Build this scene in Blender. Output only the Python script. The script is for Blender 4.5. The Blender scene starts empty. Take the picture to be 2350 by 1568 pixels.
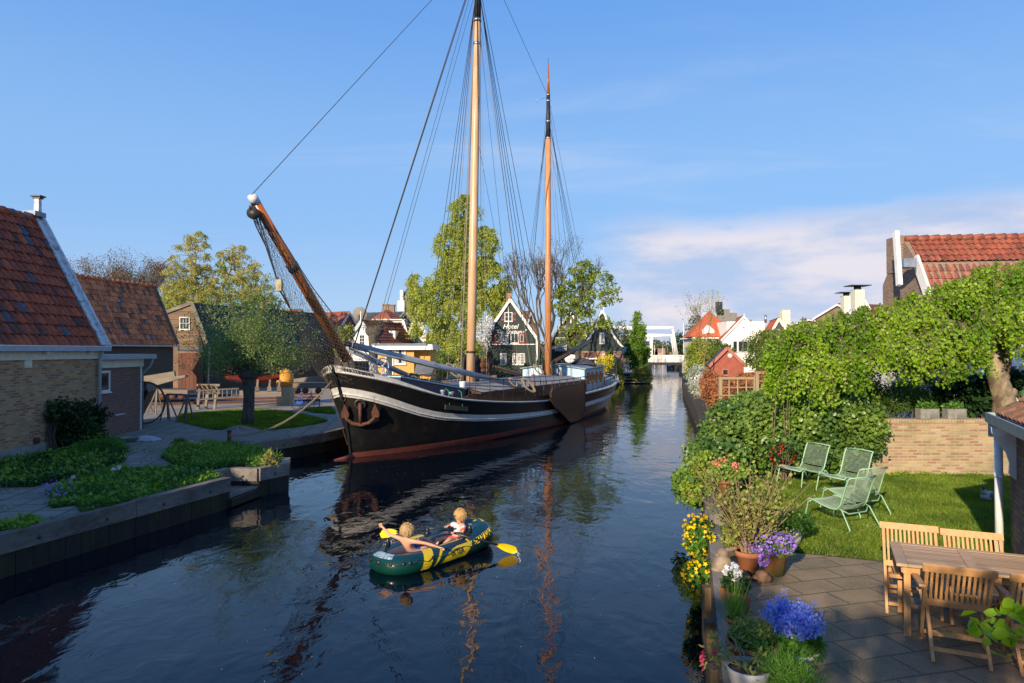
import bpy, math, random
import numpy as np
from mathutils import Vector, Matrix
rad = math.radians
SC = bpy.context.scene
# ---------------------------------------------------------------- camera
CAMZ, TILT, FPX = 3.7, rad(0.8), 1567.1
cam_d = bpy.data.cameras.new("camera")
cam_d.sensor_width = 36.0
cam_d.lens = 36.0 * FPX / 2350.0
cam_d.clip_start = 0.05
cam_d.clip_end = 5000
cam = bpy.data.objects.new("camera", cam_d)
cam.location = (0, 0, CAMZ)
cam.rotation_euler = (math.pi / 2 + TILT, 0, 0)
SC.collection.objects.link(cam)
SC.camera = cam
# ---------------------------------------------------------------- light
SUN_EL, SUN_AZ = rad(21.0), rad(208.5)       # azimuth of the sun measured from +Y towards +X
sd = Vector((math.sin(SUN_AZ) * math.cos(SUN_EL), math.cos(SUN_AZ) * math.cos(SUN_EL), math.sin(SUN_EL)))
sun_d = bpy.data.lights.new("sun", 'SUN')
sun_d.energy = 5.0
sun_d.angle = rad(0.6)
sun_d.color = (1.0, 0.82, 0.60)
sun = bpy.data.objects.new("sun", sun_d)
sun.rotation_euler = (-sd).to_track_quat('-Z', 'Y').to_euler()
sun.location = (-20, -30, 30)
SC.collection.objects.link(sun)
SC.view_settings.view_transform = 'Standard'
SC.view_settings.look = 'None'
SC.view_settings.exposure = 0.5
SC.view_settings.gamma = 1.0
world = bpy.data.worlds.new("World")
SC.world = world
world.use_nodes = True
def nd(nt, typ, **kw):
 n = nt.nodes.new(typ)
 for k, v in kw.items():
  if k.startswith('_'):
   n.inputs[k[1:]].default_value = v
  else:
   setattr(n, k, v)
 return n
def build_world():
 nt = world.node_tree
 nt.nodes.clear()
 L = nt.links.new
 out = nd(nt, 'ShaderNodeOutputWorld')
 bg = nd(nt, 'ShaderNodeBackground')
 bg.inputs[1].default_value = 0.10
 sky = nd(nt, 'ShaderNodeTexSky')
 sky.sky_type = 'NISHITA'
 sky.sun_disc = False
 sky.sun_elevation = SUN_EL
 sky.sun_rotation = SUN_AZ
 sky.air_density = 1.15
 sky.dust_density = 0.25
 sky.ozone_density = 3.2
 tc = nd(nt, 'ShaderNodeTexCoord')
 sep = nd(nt, 'ShaderNodeSeparateXYZ')
 L(tc.outputs['Generated'], sep.inputs[0])
 def math_(op, a, b=None, c=None):
  m = nd(nt, 'ShaderNodeMath', operation=op)
  for i, v in enumerate((a, b, c)):
   if v is None: continue
   if isinstance(v, (int, float)): m.inputs[i].default_value = v
   else: L(v, m.inputs[i])
  return m.outputs[0]
 def ramp(x, a, b):      # smooth 0..1
  m = nd(nt, 'ShaderNodeMapRange', interpolation_type='SMOOTHSTEP')
  L(x, m.inputs[0]); m.inputs[1].default_value = a; m.inputs[2].default_value = b
  return m.outputs[0]
 X, Y, Z = sep.outputs
 az = math_('ARCTAN2', X, Y)                # radians, 0 ahead, + to the right
 cmb = nd(nt, 'ShaderNodeCombineXYZ')
 L(math_('MULTIPLY', az, 3.2), cmb.inputs[0]); L(math_('MULTIPLY', Z, 11.0), cmb.inputs[1])
 n1 = nd(nt, 'ShaderNodeTexNoise'); n1.inputs['Scale'].default_value = 1.3; n1.inputs['Detail'].default_value = 7; n1.inputs['Roughness'].default_value = 0.55
 L(cmb.outputs[0], n1.inputs['Vector'])
 mo = math_('MULTIPLY_ADD', n1.outputs[0], 0.10, -0.05)
 top = ramp(math_('ADD', Z, mo), 0.200, 0.158)
 side = math_('MULTIPLY', ramp(math_('ADD', az, math_('MULTIPLY', mo, 1.2)), 0.08, 0.22), ramp(az, 1.5, 0.9))
 bank = math_('MULTIPLY', top, side)
 body = ramp(n1.outputs[0], 0.26, 0.60)
 bank = math_('MULTIPLY', bank, math_('MULTIPLY_ADD', body, 0.30, 0.66))
 cm2 = nd(nt, 'ShaderNodeCombineXYZ')
 zc = math_('MAXIMUM', math_('ADD', Z, 0.08), 0.02)
 L(math_('DIVIDE', X, zc), cm2.inputs[0]); L(math_('DIVIDE', Y, zc), cm2.inputs[1])
 mp = nd(nt, 'ShaderNodeMapping'); mp.inputs['Rotation'].default_value = (0, 0, rad(28)); mp.inputs['Scale'].default_value = (0.42, 1.5, 1)
 L(cm2.outputs[0], mp.inputs[0])
 n2 = nd(nt, 'ShaderNodeTexNoise'); n2.inputs['Scale'].default_value = 0.9; n2.inputs['Detail'].default_value = 8; n2.inputs['Roughness'].default_value = 0.6; n2.inputs['Distortion'].default_value = 0.6
 L(mp.outputs[0], n2.inputs['Vector'])
 cir = math_('MULTIPLY', ramp(n2.outputs[0], 0.50, 0.85), 0.50)
 cir = math_('MULTIPLY', cir, ramp(Z, 0.05, 0.25))
 hz = math_('MULTIPLY', ramp(Z, 0.10, -0.01), 0.42)
 tint = nd(nt, 'ShaderNodeMix', data_type='RGBA', blend_type='MULTIPLY'); tint.inputs[0].default_value = 1
 L(sky.outputs[0], tint.inputs[6]); tint.inputs[7].default_value = (0.80, 1.02, 1.32, 1)
 gr = nd(nt, 'ShaderNodeValToRGB'); gr.color_ramp.interpolation = 'EASE'
 for i, (p, c) in enumerate(((0.0, (3.1, 4.35, 6.2)), (0.22, (2.0, 3.70, 6.4)), (0.50, (1.08, 2.70, 6.1)), (1.0, (0.45, 1.35, 4.0)))):
  e = gr.color_ramp.elements[i] if i < 2 else gr.color_ramp.elements.new(p)
  e.position = p; e.color = (c[0] / 10, c[1] / 10, c[2] / 10, 1)
 L(Z, gr.inputs[0])
 g10 = nd(nt, 'ShaderNodeMix', data_type='RGBA', blend_type='MULTIPLY'); g10.inputs[0].default_value = 1; L(gr.outputs[0], g10.inputs[6]); g10.inputs[7].default_value = (10, 10, 10, 1)
 hb = nd(nt, 'ShaderNodeMix', data_type='RGBA'); L(g10.outputs[2], hb.inputs[7])
 L(math_('MULTIPLY_ADD', ramp(Z, 0.9, 0.3), 0.30, 0.60), hb.inputs[0]); L(tint.outputs[2], hb.inputs[6])
 mx = nd(nt, 'ShaderNodeMix', data_type='RGBA')
 L(bank, mx.inputs[0]); L(hb.outputs[2], mx.inputs[6])
 cc = nd(nt, 'ShaderNodeMix', data_type='RGBA')
 cc.inputs[6].default_value = (3.5, 4.2, 5.8, 1); cc.inputs[7].default_value = (5.9, 5.6, 6.1, 1)
 L(ramp(n1.outputs[0], 0.36, 0.60), cc.inputs[0])
 L(cc.outputs[2], mx.inputs[7])
 mx2 = nd(nt, 'ShaderNodeMix', data_type='RGBA')
 L(cir, mx2.inputs[0]); L(mx.outputs[2], mx2.inputs[6]); mx2.inputs[7].default_value = (4.6, 5.2, 6.6, 1)
 L(mx2.outputs[2], bg.inputs[0])
 L(bg.outputs[0], out.inputs[0])
 return sky
build_world()
# ---------------------------------------------------------------- projection helpers: a sight line meets a real plane
ct, st = math.cos(TILT), math.sin(TILT)
def ray(px, py):
 x, z = (px - 1175) / FPX, (784 - py) / FPX
 return Vector((x, ct - st * z, st + ct * z))
def G(px, py, z=0.0):
 r = ray(px, py)
 return Vector((0, 0, CAMZ)) + r * ((z - CAMZ) / r.z)
def V(px, py, D):
 r = ray(px, py)
 return Vector((0, 0, CAMZ)) + r * (D / r.y)
# ---------------------------------------------------------------- materials
MATS = {}
def newmat(name):
 m = bpy.data.materials.new(name)
 m.use_nodes = True
 nt = m.node_tree
 nt.nodes.clear()
 out = nd(nt, 'ShaderNodeOutputMaterial')
 b = nd(nt, 'ShaderNodeBsdfPrincipled')
 nt.links.new(b.outputs[0], out.inputs[0])
 MATS[name] = m
 return m, nt, b, out
def c4(c):
 return (c[0], c[1], c[2], 1)
def mixc(nt, fac, a, b, blend='MIX'):
 m = nd(nt, 'ShaderNodeMix', data_type='RGBA', blend_type=blend)
 for s, v in ((0, fac), (6, a), (7, b)):
  if isinstance(v, tuple): m.inputs[s].default_value = c4(v)
  elif isinstance(v, (int, float)): m.inputs[s].default_value = v
  else: nt.links.new(v, m.inputs[s])
 return m.outputs[2]
def rmp(nt, x, a, b):
 m = nd(nt, 'ShaderNodeMapRange')
 nt.links.new(x, m.inputs[0]); m.inputs[1].default_value = a; m.inputs[2].default_value = b
 return m.outputs[0]
def noise_(nt, vec, scale, detail=4, rough=0.55, dist=0.0):
 n = nd(nt, 'ShaderNodeTexNoise')
 n.inputs['Scale'].default_value = scale; n.inputs['Detail'].default_value = detail
 n.inputs['Roughness'].default_value = rough; n.inputs['Distortion'].default_value = dist
 if vec is not None: nt.links.new(vec, n.inputs['Vector'])
 return n.outputs[0]
def mapping(nt, vec, scale=(1, 1, 1), loc=(0, 0, 0), rot=(0, 0, 0)):
 m = nd(nt, 'ShaderNodeMapping')
 m.inputs['Scale'].default_value = scale; m.inputs['Location'].default_value = loc; m.inputs['Rotation'].default_value = rot
 nt.links.new(vec, m.inputs[0])
 return m.outputs[0]
def bump(nt, b, h, strength, dist=0.02):
 n = nd(nt, 'ShaderNodeBump')
 n.inputs['Strength'].default_value = strength; n.inputs['Distance'].default_value = dist
 nt.links.new(h, n.inputs['Height'])
 nt.links.new(n.outputs[0], b.inputs['Normal'])
def plain(name, col, col2=None, scale=3.0, rough=0.6, metal=0.0, bmp=0.15, stretch=(1, 1, 1), lo=0.35, hi=0.65, detail=5, spec=0.5, col3=None, scale3=1.0, bd=0.01, lo3=0.55, hi3=0.7):
 m, nt, b, out = newmat(name)
 tc = nd(nt, 'ShaderNodeTexCoord')
 v = mapping(nt, tc.outputs['Object'], stretch)
 n = noise_(nt, v, scale, detail)
 if col2 is None: col2 = tuple(x * 0.72 for x in col)
 c = mixc(nt, rmp(nt, n, lo, hi), col, col2)
 if col3 is not None:
  n3 = noise_(nt, tc.outputs['Object'], scale3, 6, 0.65)
  c = mixc(nt, rmp(nt, n3, lo3, hi3), c, col3)
 nt.links.new(c, b.inputs['Base Color'])
 b.inputs['Roughness'].default_value = rough
 b.inputs['Metallic'].default_value = metal
 b.inputs['Specular IOR Level'].default_value = spec
 if bmp: bump(nt, b, n, bmp, bd)
 return m
def brickmat(name, c1, c2, c3, mortar, bw=0.21, bh=0.062, mort=0.011, dirt=(0.05, 0.06, 0.03), dirt_amt=0.5, flat=False, contrast=0.0):
 m, nt, b, out = newmat(name)
 uv = nd(nt, 'ShaderNodeUVMap')
 L = nt.links.new
 nw = nd(nt, 'ShaderNodeTexNoise'); nw.inputs['Scale'].default_value = 6; L(uv.outputs[0], nw.inputs['Vector'])
 add = nd(nt, 'ShaderNodeVectorMath', operation='MULTIPLY_ADD'); L(nw.outputs['Color'], add.inputs[0]); add.inputs[1].default_value = (0.008, 0.006, 0); L(uv.outputs[0], add.inputs[2])
 br = nd(nt, 'ShaderNodeTexBrick')
 br.inputs['Color1'].default_value = c4(c1); br.inputs['Color2'].default_value = c4(c2); br.inputs['Mortar'].default_value = c4(mortar)
 br.inputs['Scale'].default_value = 1; br.inputs['Mortar Size'].default_value = mort; br.inputs['Mortar Smooth'].default_value = 0.15
 br.inputs['Brick Width'].default_value = bw; br.inputs['Row Height'].default_value = bh; br.inputs['Bias'].default_value = 0
 L(add.outputs[0], br.inputs['Vector'])
 br2 = nd(nt, 'ShaderNodeTexBrick')
 br2.inputs['Color1'].default_value = (0, 0, 0, 1); br2.inputs['Color2'].default_value = (1, 1, 1, 1); br2.inputs['Mortar'].default_value = (0, 0, 0, 1)
 br2.inputs['Scale'].default_value = 1; br2.inputs['Mortar Size'].default_value = mort; br2.inputs['Brick Width'].default_value = bw; br2.inputs['Row Height'].default_value = bh
 mp = mapping(nt, add.outputs[0], loc=(bw * 34, bh * 58, 0)); L(mp, br2.inputs['Vector'])
 k = rmp(nt, br2.outputs['Color'], 0.45, 0.85)
 mm = nd(nt, 'ShaderNodeMath', operation='MULTIPLY'); L(k, mm.inputs[0])
 inv = nd(nt, 'ShaderNodeMath', operation='SUBTRACT'); inv.inputs[0].default_value = 1; L(br.outputs['Fac'], inv.inputs[1]); L(inv.outputs[0], mm.inputs[1])
 c = mixc(nt, mm.outputs[0], br.outputs['Color'], c3)
 tc = nd(nt, 'ShaderNodeTexCoord')
 n = noise_(nt, tc.outputs['Object'], 1.3, 7, 0.65)
 dm = nd(nt, 'ShaderNodeMath', operation='MULTIPLY'); L(rmp(nt, n, 0.45, 0.75), dm.inputs[0]); dm.inputs[1].default_value = dirt_amt
 c = mixc(nt, dm.outputs[0], c, dirt)
 n2 = noise_(nt, tc.outputs['Object'], 40, 4)
 c = mixc(nt, 0.35, c, mixc(nt, n2, (0.35, 0.35, 0.35), (1.5, 1.5, 1.5)), 'MULTIPLY') if False else c
 L(c, b.inputs['Base Color'])
 b.inputs['Roughness'].default_value = 0.85
 h = nd(nt, 'ShaderNodeMath', operation='MULTIPLY_ADD'); L(br.outputs['Fac'], h.inputs[0]); h.inputs[1].default_value = -1.0; L(n2, h.inputs[2])
 bump(nt, b, h.outputs[0], 0.6, 0.008)
 return m
def tilemat(name, c1, c2, c3, tw, th, lichen=(0.14, 0.13, 0.05), moss=0.35, rough=0.75, odd=None):
 """one random tone for every roof tile cell (uv in metres)"""
 m, nt, b, out = newmat(name)
 L = nt.links.new
 uv = nd(nt, 'ShaderNodeUVMap')
 dv = nd(nt, 'ShaderNodeVectorMath', operation='DIVIDE'); L(uv.outputs[0], dv.inputs[0]); dv.inputs[1].default_value = (tw, th, 1)
 fl = nd(nt, 'ShaderNodeVectorMath', operation='FLOOR'); L(dv.outputs[0], fl.inputs[0])
 wn = nd(nt, 'ShaderNodeTexWhiteNoise', noise_dimensions='2D'); L(fl.outputs[0], wn.inputs['Vector'])
 c = mixc(nt, rmp(nt, wn.outputs['Value'], 0.1, 0.7), c1, c2)
 sp = nd(nt, 'ShaderNodeSeparateColor'); L(wn.outputs['Color'], sp.inputs[0])
 c = mixc(nt, rmp(nt, sp.outputs[1], 0.70, 1.0), c, c3)
 if odd: c = mixc(nt, rmp(nt, sp.outputs[2], 0.972, 0.976), c, odd)
 tc = nd(nt, 'ShaderNodeTexCoord')
 n = noise_(nt, tc.outputs['Object'], 2.2, 8, 0.7)
 k = nd(nt, 'ShaderNodeMath', operation='MULTIPLY'); L(rmp(nt, n, 0.48, 0.66), k.inputs[0]); k.inputs[1].default_value = moss
 c = mixc(nt, k.outputs[0], c, lichen)
 n3 = noise_(nt, tc.outputs['Object'], 9, 6, 0.7)
 c = mixc(nt, rmp(nt, n3, 0.50, 0.72), c, tuple(x * 0.35 for x in c3))
 L(c, b.inputs['Base Color'])
 b.inputs['Roughness'].default_value = rough
 bump(nt, b, n3, 0.3, 0.01)
 return m
def woodmat(name, c1, c2, scale=8, rough=0.6, axis=0, stain=None, stain_amt=0.6, spec=0.4, bmp=0.25):
 """long grain along one object axis (0 x, 1 y, 2 z)"""
 m, nt, b, out = newmat(name)
 tc = nd(nt, 'ShaderNodeTexCoord')
 s = [1, 1, 1]; s[axis] = 0.06
 v = mapping(nt, tc.outputs['Object'], tuple(s))
 n = noise_(nt, v, scale * 4, 6, 0.6, 0.4)
 c = mixc(nt, rmp(nt, n, 0.3, 0.7), c1, c2)
 if stain is not None:
  n2 = noise_(nt, mapping(nt, tc.outputs['Object'], tuple(0.35 if i == axis else 1 for i in range(3))), 2.2, 6, 0.65)
  k = nd(nt, 'ShaderNodeMath', operation='MULTIPLY'); nt.links.new(rmp(nt, n2, 0.46, 0.66), k.inputs[0]); k.inputs[1].default_value = stain_amt
  c = mixc(nt, k.outputs[0], c, stain)
 rnd = nd(nt, 'ShaderNodeNewGeometry')
 k2 = nd(nt, 'ShaderNodeMapRange'); nt.links.new(rnd.outputs['Random Per Island'], k2.inputs[0]); k2.inputs[3].default_value = 0.78; k2.inputs[4].default_value = 1.2
 hs = nd(nt, 'ShaderNodeHueSaturation'); nt.links.new(k2.outputs[0], hs.inputs['Value']); nt.links.new(c, hs.inputs['Color'])
 nt.links.new(hs.outputs[0], b.inputs['Base Color'])
 b.inputs['Roughness'].default_value = rough
 b.inputs['Specular IOR Level'].default_value = spec
 bump(nt, b, n, bmp, 0.004)
 return m
def leafmat(name, c1, c2, c3=None, trans=0.35, rough=0.5, spec=0.3):
 m, nt, b, out = newmat(name)
 L = nt.links.new
 g = nd(nt, 'ShaderNodeNewGeometry')
 c = mixc(nt, g.outputs['Random Per Island'], c1, c2)
 tc = nd(nt, 'ShaderNodeTexCoord')
 n = noise_(nt, tc.outputs['Object'], 1.1, 3)
 c = mixc(nt, rmp(nt, n, 0.42, 0.62), c, c3 if c3 else tuple(x * 0.75 for x in c1))
 L(c, b.inputs['Base Color'])
 b.inputs['Roughness'].default_value = rough
 b.inputs['Specular IOR Level'].default_value = spec
 t = nd(nt, 'ShaderNodeBsdfTranslucent')
 hs = nd(nt, 'ShaderNodeHueSaturation'); hs.inputs['Saturation'].default_value = 1.1; hs.inputs['Value'].default_value = 1.5; L(c, hs.inputs['Color'])
 L(hs.outputs[0], t.inputs[0])
 ms = nd(nt, 'ShaderNodeMixShader'); ms.inputs[0].default_value = trans
 L(b.outputs[0], ms.inputs[1]); L(t.outputs[0], ms.inputs[2]); L(ms.outputs[0], out.inputs[0])
 return m
def M(n):
 return MATS[n]
# ---------------------------------------------------------------- mesh builder (world coordinates)
def rotm(u):
 """matrix whose X axis is u (horizontal or not) and Z as upright as possible"""
 u = Vector(u).normalized()
 up = Vector((0, 0, 1)) if abs(u.z) < 0.99 else Vector((0, 1, 0))
 v = up.cross(u).normalized()
 w = u.cross(v)
 return Matrix((u, v, w)).transposed()
class MB:
 def __init__(s):
  s.v = []; s.f = []; s.mi = []; s.smooth = []; s.m = 0; s.uv = None
 def mat(s, i):
  s.m = i; return s
 def add(s, vs, fs, smooth=False):
  o = len(s.v)
  s.v.extend([tuple(p) for p in vs])
  for f in fs:
   s.f.append(tuple(i + o for i in f)); s.mi.append(s.m); s.smooth.append(smooth)
  return s
 def obox(s, c, size, R=None, taper=1.0):
  """box with centre c, size, rotation matrix R (3x3)"""
  c = Vector(c); hx, hy, hz = size[0] / 2, size[1] / 2, size[2] / 2
  vs = []
  for z in (-1, 1):
   k = taper if z > 0 else 1
   for x, y in ((-1, -1), (1, -1), (1, 1), (-1, 1)):
    p = Vector((x * hx * k, y * hy * k, z * hz))
    vs.append(c + (R @ p if R is not None else p))
  return s.add(vs, [(3, 2, 1, 0), (4, 5, 6, 7), (0, 1, 5, 4), (1, 2, 6, 5), (2, 3, 7, 6), (3, 0, 4, 7)])
 def box(s, x0, y0, z0, x1, y1, z1):
  return s.obox(((x0 + x1) / 2, (y0 + y1) / 2, (z0 + z1) / 2), (abs(x1 - x0), abs(y1 - y0), abs(z1 - z0)))
 def beam(s, a, b, w, h, up=None):
  """bar from a to b, w across, h in the 'up' direction"""
  a = Vector(a); b = Vector(b); u = (b - a)
  L = u.length
  if L < 1e-6: return s
  u /= L
  upv = Vector(up) if up else (Vector((0, 0, 1)) if abs(u.z) < 0.95 else Vector((0, 1, 0)))
  v = upv.cross(u).normalized(); wv = u.cross(v)
  R = Matrix((u, v, wv)).transposed()
  return s.obox((a + b) / 2, (L, w, h), R)
 def tube(s, pts, r, n=6, caps=True, smooth=True, closed=False):
  pts = [Vector(p) for p in pts]
  k = len(pts)
  if not hasattr(r, '__len__'): r = [r] * k
  vs = []; fs = []
  prev = None
  for i, p in enumerate(pts):
   if closed: t = pts[(i + 1) % k] - pts[i - 1]
   else: t = pts[min(i + 1, k - 1)] - pts[max(i - 1, 0)]
   if t.length < 1e-9: t = Vector((0, 0, 1))
   t.normalize()
   if prev is None:
    a = Vector((0, 0, 1)) if abs(t.z) < 0.9 else Vector((1, 0, 0))
    x = a.cross(t).normalized()
   else:
    x = (prev - t * prev.dot(t))
    if x.length < 1e-6: x = Vector((1, 0, 0)).cross(t)
    x.normalize()
   prev = x
   y = t.cross(x)
   for j in range(n):
    a = 2 * math.pi * j / n
    vs.append(p + (x * math.cos(a) + y * math.sin(a)) * r[i])
  rng = k if closed else k - 1
  for i in range(rng):
   i2 = (i + 1) % k
   for j in range(n):
    j2 = (j + 1) % n
    fs.append((i * n + j, i * n + j2, i2 * n + j2, i2 * n + j))
  if caps and not closed:
   fs.append(tuple(range(n - 1, -1, -1)))
   fs.append(tuple((k - 1) * n + j for j in range(n)))
  return s.add(vs, fs, smooth)
 def lathe(s, prof, c=(0, 0, 0), n=16, sx=1, sy=1, R=None, smooth=True):
  """prof list of (r, z)"""
  c = Vector(c); vs = []; fs = []
  for (r, z) in prof:
   for j in range(n):
    a = 2 * math.pi * j / n
    p = Vector((r * sx * math.cos(a), r * sy * math.sin(a), z))
    vs.append(c + (R @ p if R is not None else p))
  for i in range(len(prof) - 1):
   for j in range(n):
    j2 = (j + 1) % n
    fs.append((i * n + j, i * n + j2, (i + 1) * n + j2, (i + 1) * n + j))
  s.add(vs, fs, smooth)
  o = len(s.v) - len(vs)
  if prof[0][0] > 1e-4: s.f.append(tuple(o + j for j in range(n - 1, -1, -1))); s.mi.append(s.m); s.smooth.append(False)
  if prof[-1][0] > 1e-4: s.f.append(tuple(o + (len(prof) - 1) * n + j for j in range(n))); s.mi.append(s.m); s.smooth.append(False)
  return s
 def ball(s, c, r, n=10, m=6, R=None):
  if not hasattr(r, '__len__'): r = (r, r, r)
  prof = [(math.sin(math.pi * i / m), -math.cos(math.pi * i / m)) for i in range(m + 1)]
  c = Vector(c); vs = []; fs = []
  for (q, z) in prof:
   for j in range(n):
    a = 2 * math.pi * j / n
    p = Vector((q * r[0] * math.cos(a), q * r[1] * math.sin(a), z * r[2]))
    vs.append(c + (R @ p if R is not None else p))
  for i in range(m):
   for j in range(n):
    fs.append((i * n + j, i * n + (j + 1) % n, (i + 1) * n + (j + 1) % n, (i + 1) * n + j))
  return s.add(vs, fs, True)
 def prism(s, poly, d):
  """flat polygon (list of 3D points) extruded by vector d"""
  poly = [Vector(p) for p in poly]; d = Vector(d); n = len(poly)
  nrm = Vector((0, 0, 0))
  for i in range(n):
   nrm += poly[i].cross(poly[(i + 1) % n])
  if nrm.dot(d) > 0: poly = poly[::-1]
  vs = poly + [p + d for p in poly]
  fs = [tuple(range(n)), tuple(range(2 * n - 1, n - 1, -1))]
  for i in range(n):
   j = (i + 1) % n
   fs.append((i, i + n, j + n, j))
  return s.add(vs, fs)
 def grid(s, P, smooth=True):
  """P[i][j] points"""
  a, b = len(P), len(P[0])
  vs = [p for row in P for p in row]
  fs = [(i * b + j, i * b + j + 1, (i + 1) * b + j + 1, (i + 1) * b + j) for i in range(a - 1) for j in range(b - 1)]
  return s.add(vs, fs, smooth)
 def poly(s, pts):
  return s.add(pts, [tuple(range(len(pts)))])
FR = {}
def autouv(me, V3):
 """box projection in metres: u runs horizontally along a face, v up its slope"""
 nf = len(me.polygons)
 if nf == 0: return
 nrm = np.empty(nf * 3, dtype=np.float64); me.polygons.foreach_get('normal', nrm); nrm = nrm.reshape(-1, 3)
 lt = np.empty(nf, dtype=np.int32); me.polygons.foreach_get('loop_total', lt)
 vi = np.empty(len(me.loops), dtype=np.int32); me.loops.foreach_get('vertex_index', vi)
 N = np.repeat(nrm, lt, axis=0)
 N = np.round(N * 12) / 12
 N /= np.maximum(np.linalg.norm(N, axis=1, keepdims=True), 1e-9)
 P = V3[vi]
 hor = np.abs(N[:, 2]) > 0.93
 U = np.stack([-N[:, 1], N[:, 0], np.zeros(len(N))], 1)
 U /= np.maximum(np.linalg.norm(U, axis=1, keepdims=True), 1e-9)
 U[hor] = (1, 0, 0)
 W = np.cross(N, U); W[hor] = (0, 1, 0)
 uv = np.stack([(P * U).sum(1), (P * W).sum(1)], 1).astype(np.float32)
 l = me.uv_layers.new(name='UVMap')
 l.data.foreach_set('uv', uv.ravel())
def link(o):
 SC.collection.objects.link(o)
def obj(name, mb, mats, parent=None, uv=True, smooth_all=False):
 """ONE mesh object from world-space geometry; child of parent if given"""
 if isinstance(mats, str): mats = [mats]
 fr = FR[parent.name] if parent is not None else None
 V3 = np.array(mb.v, dtype=np.float64).reshape(-1, 3)
 me = bpy.data.meshes.new(name)
 if fr is not None:
  inv = np.array(fr.inverted())
  VL = V3 @ inv[:3, :3].T + inv[:3, 3]
 else:
  VL = V3
  lo, hi = V3.min(0), V3.max(0)
  org = np.array([(lo[0] + hi[0]) / 2, (lo[1] + hi[1]) / 2, lo[2]])
  VL = V3 - org
 me.from_pydata(VL.tolist(), [], mb.f)
 for m in mats: me.materials.append(M(m))
 if len(mats) > 1: me.polygons.foreach_set('material_index', np.array(mb.mi, dtype=np.int32))
 me.polygons.foreach_set('use_smooth', np.array([True] * len(mb.f) if smooth_all else mb.smooth, dtype=bool))
 if mb.uv is not None:
  l = me.uv_layers.new(name='UVMap'); l.data.foreach_set('uv', np.array(mb.uv, dtype=np.float32).ravel())
 elif uv: autouv(me, VL)
 me.update()
 o = bpy.data.objects.new(name, me)
 link(o)
 if parent is not None:
  o.parent = parent; FR[o.name] = fr
 else:
  o.location = org; FR[o.name] = Matrix.Translation(Vector(org))
 return o
def tag(o, label=None, cat=None, group=None, kind=None):
 if label: o['label'] = label
 if cat: o['category'] = cat
 if group: o['group'] = group
 if kind: o['kind'] = kind
 return o
def thing(name, label, cat, loc, rz=0.0, group=None):
 o = bpy.data.objects.new(name, None)
 o.empty_display_size = 0.2
 link(o)
 o.location = loc; o.rotation_euler = (0, 0, rz)
 FR[o.name] = Matrix.Translation(Vector(loc)) @ Matrix.Rotation(rz, 4, 'Z')
 return tag(o, label, cat, group)
def dup(root, loc, rz=0.0, label=None, scale=1.0):
 kids = {}
 for o in SC.collection.objects:
  if o.parent is not None: kids.setdefault(o.parent.name, []).append(o)
 r = root.copy(); link(r); r.location = loc; r.rotation_euler = (0, 0, rz); r.scale = (scale,) * 3
 if label: r['label'] = label
 def rec(src, dst):
  for ch in kids.get(src.name, []):
   c = ch.copy(); link(c); c.parent = dst; rec(ch, c)
 rec(root, r)
 return r
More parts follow.
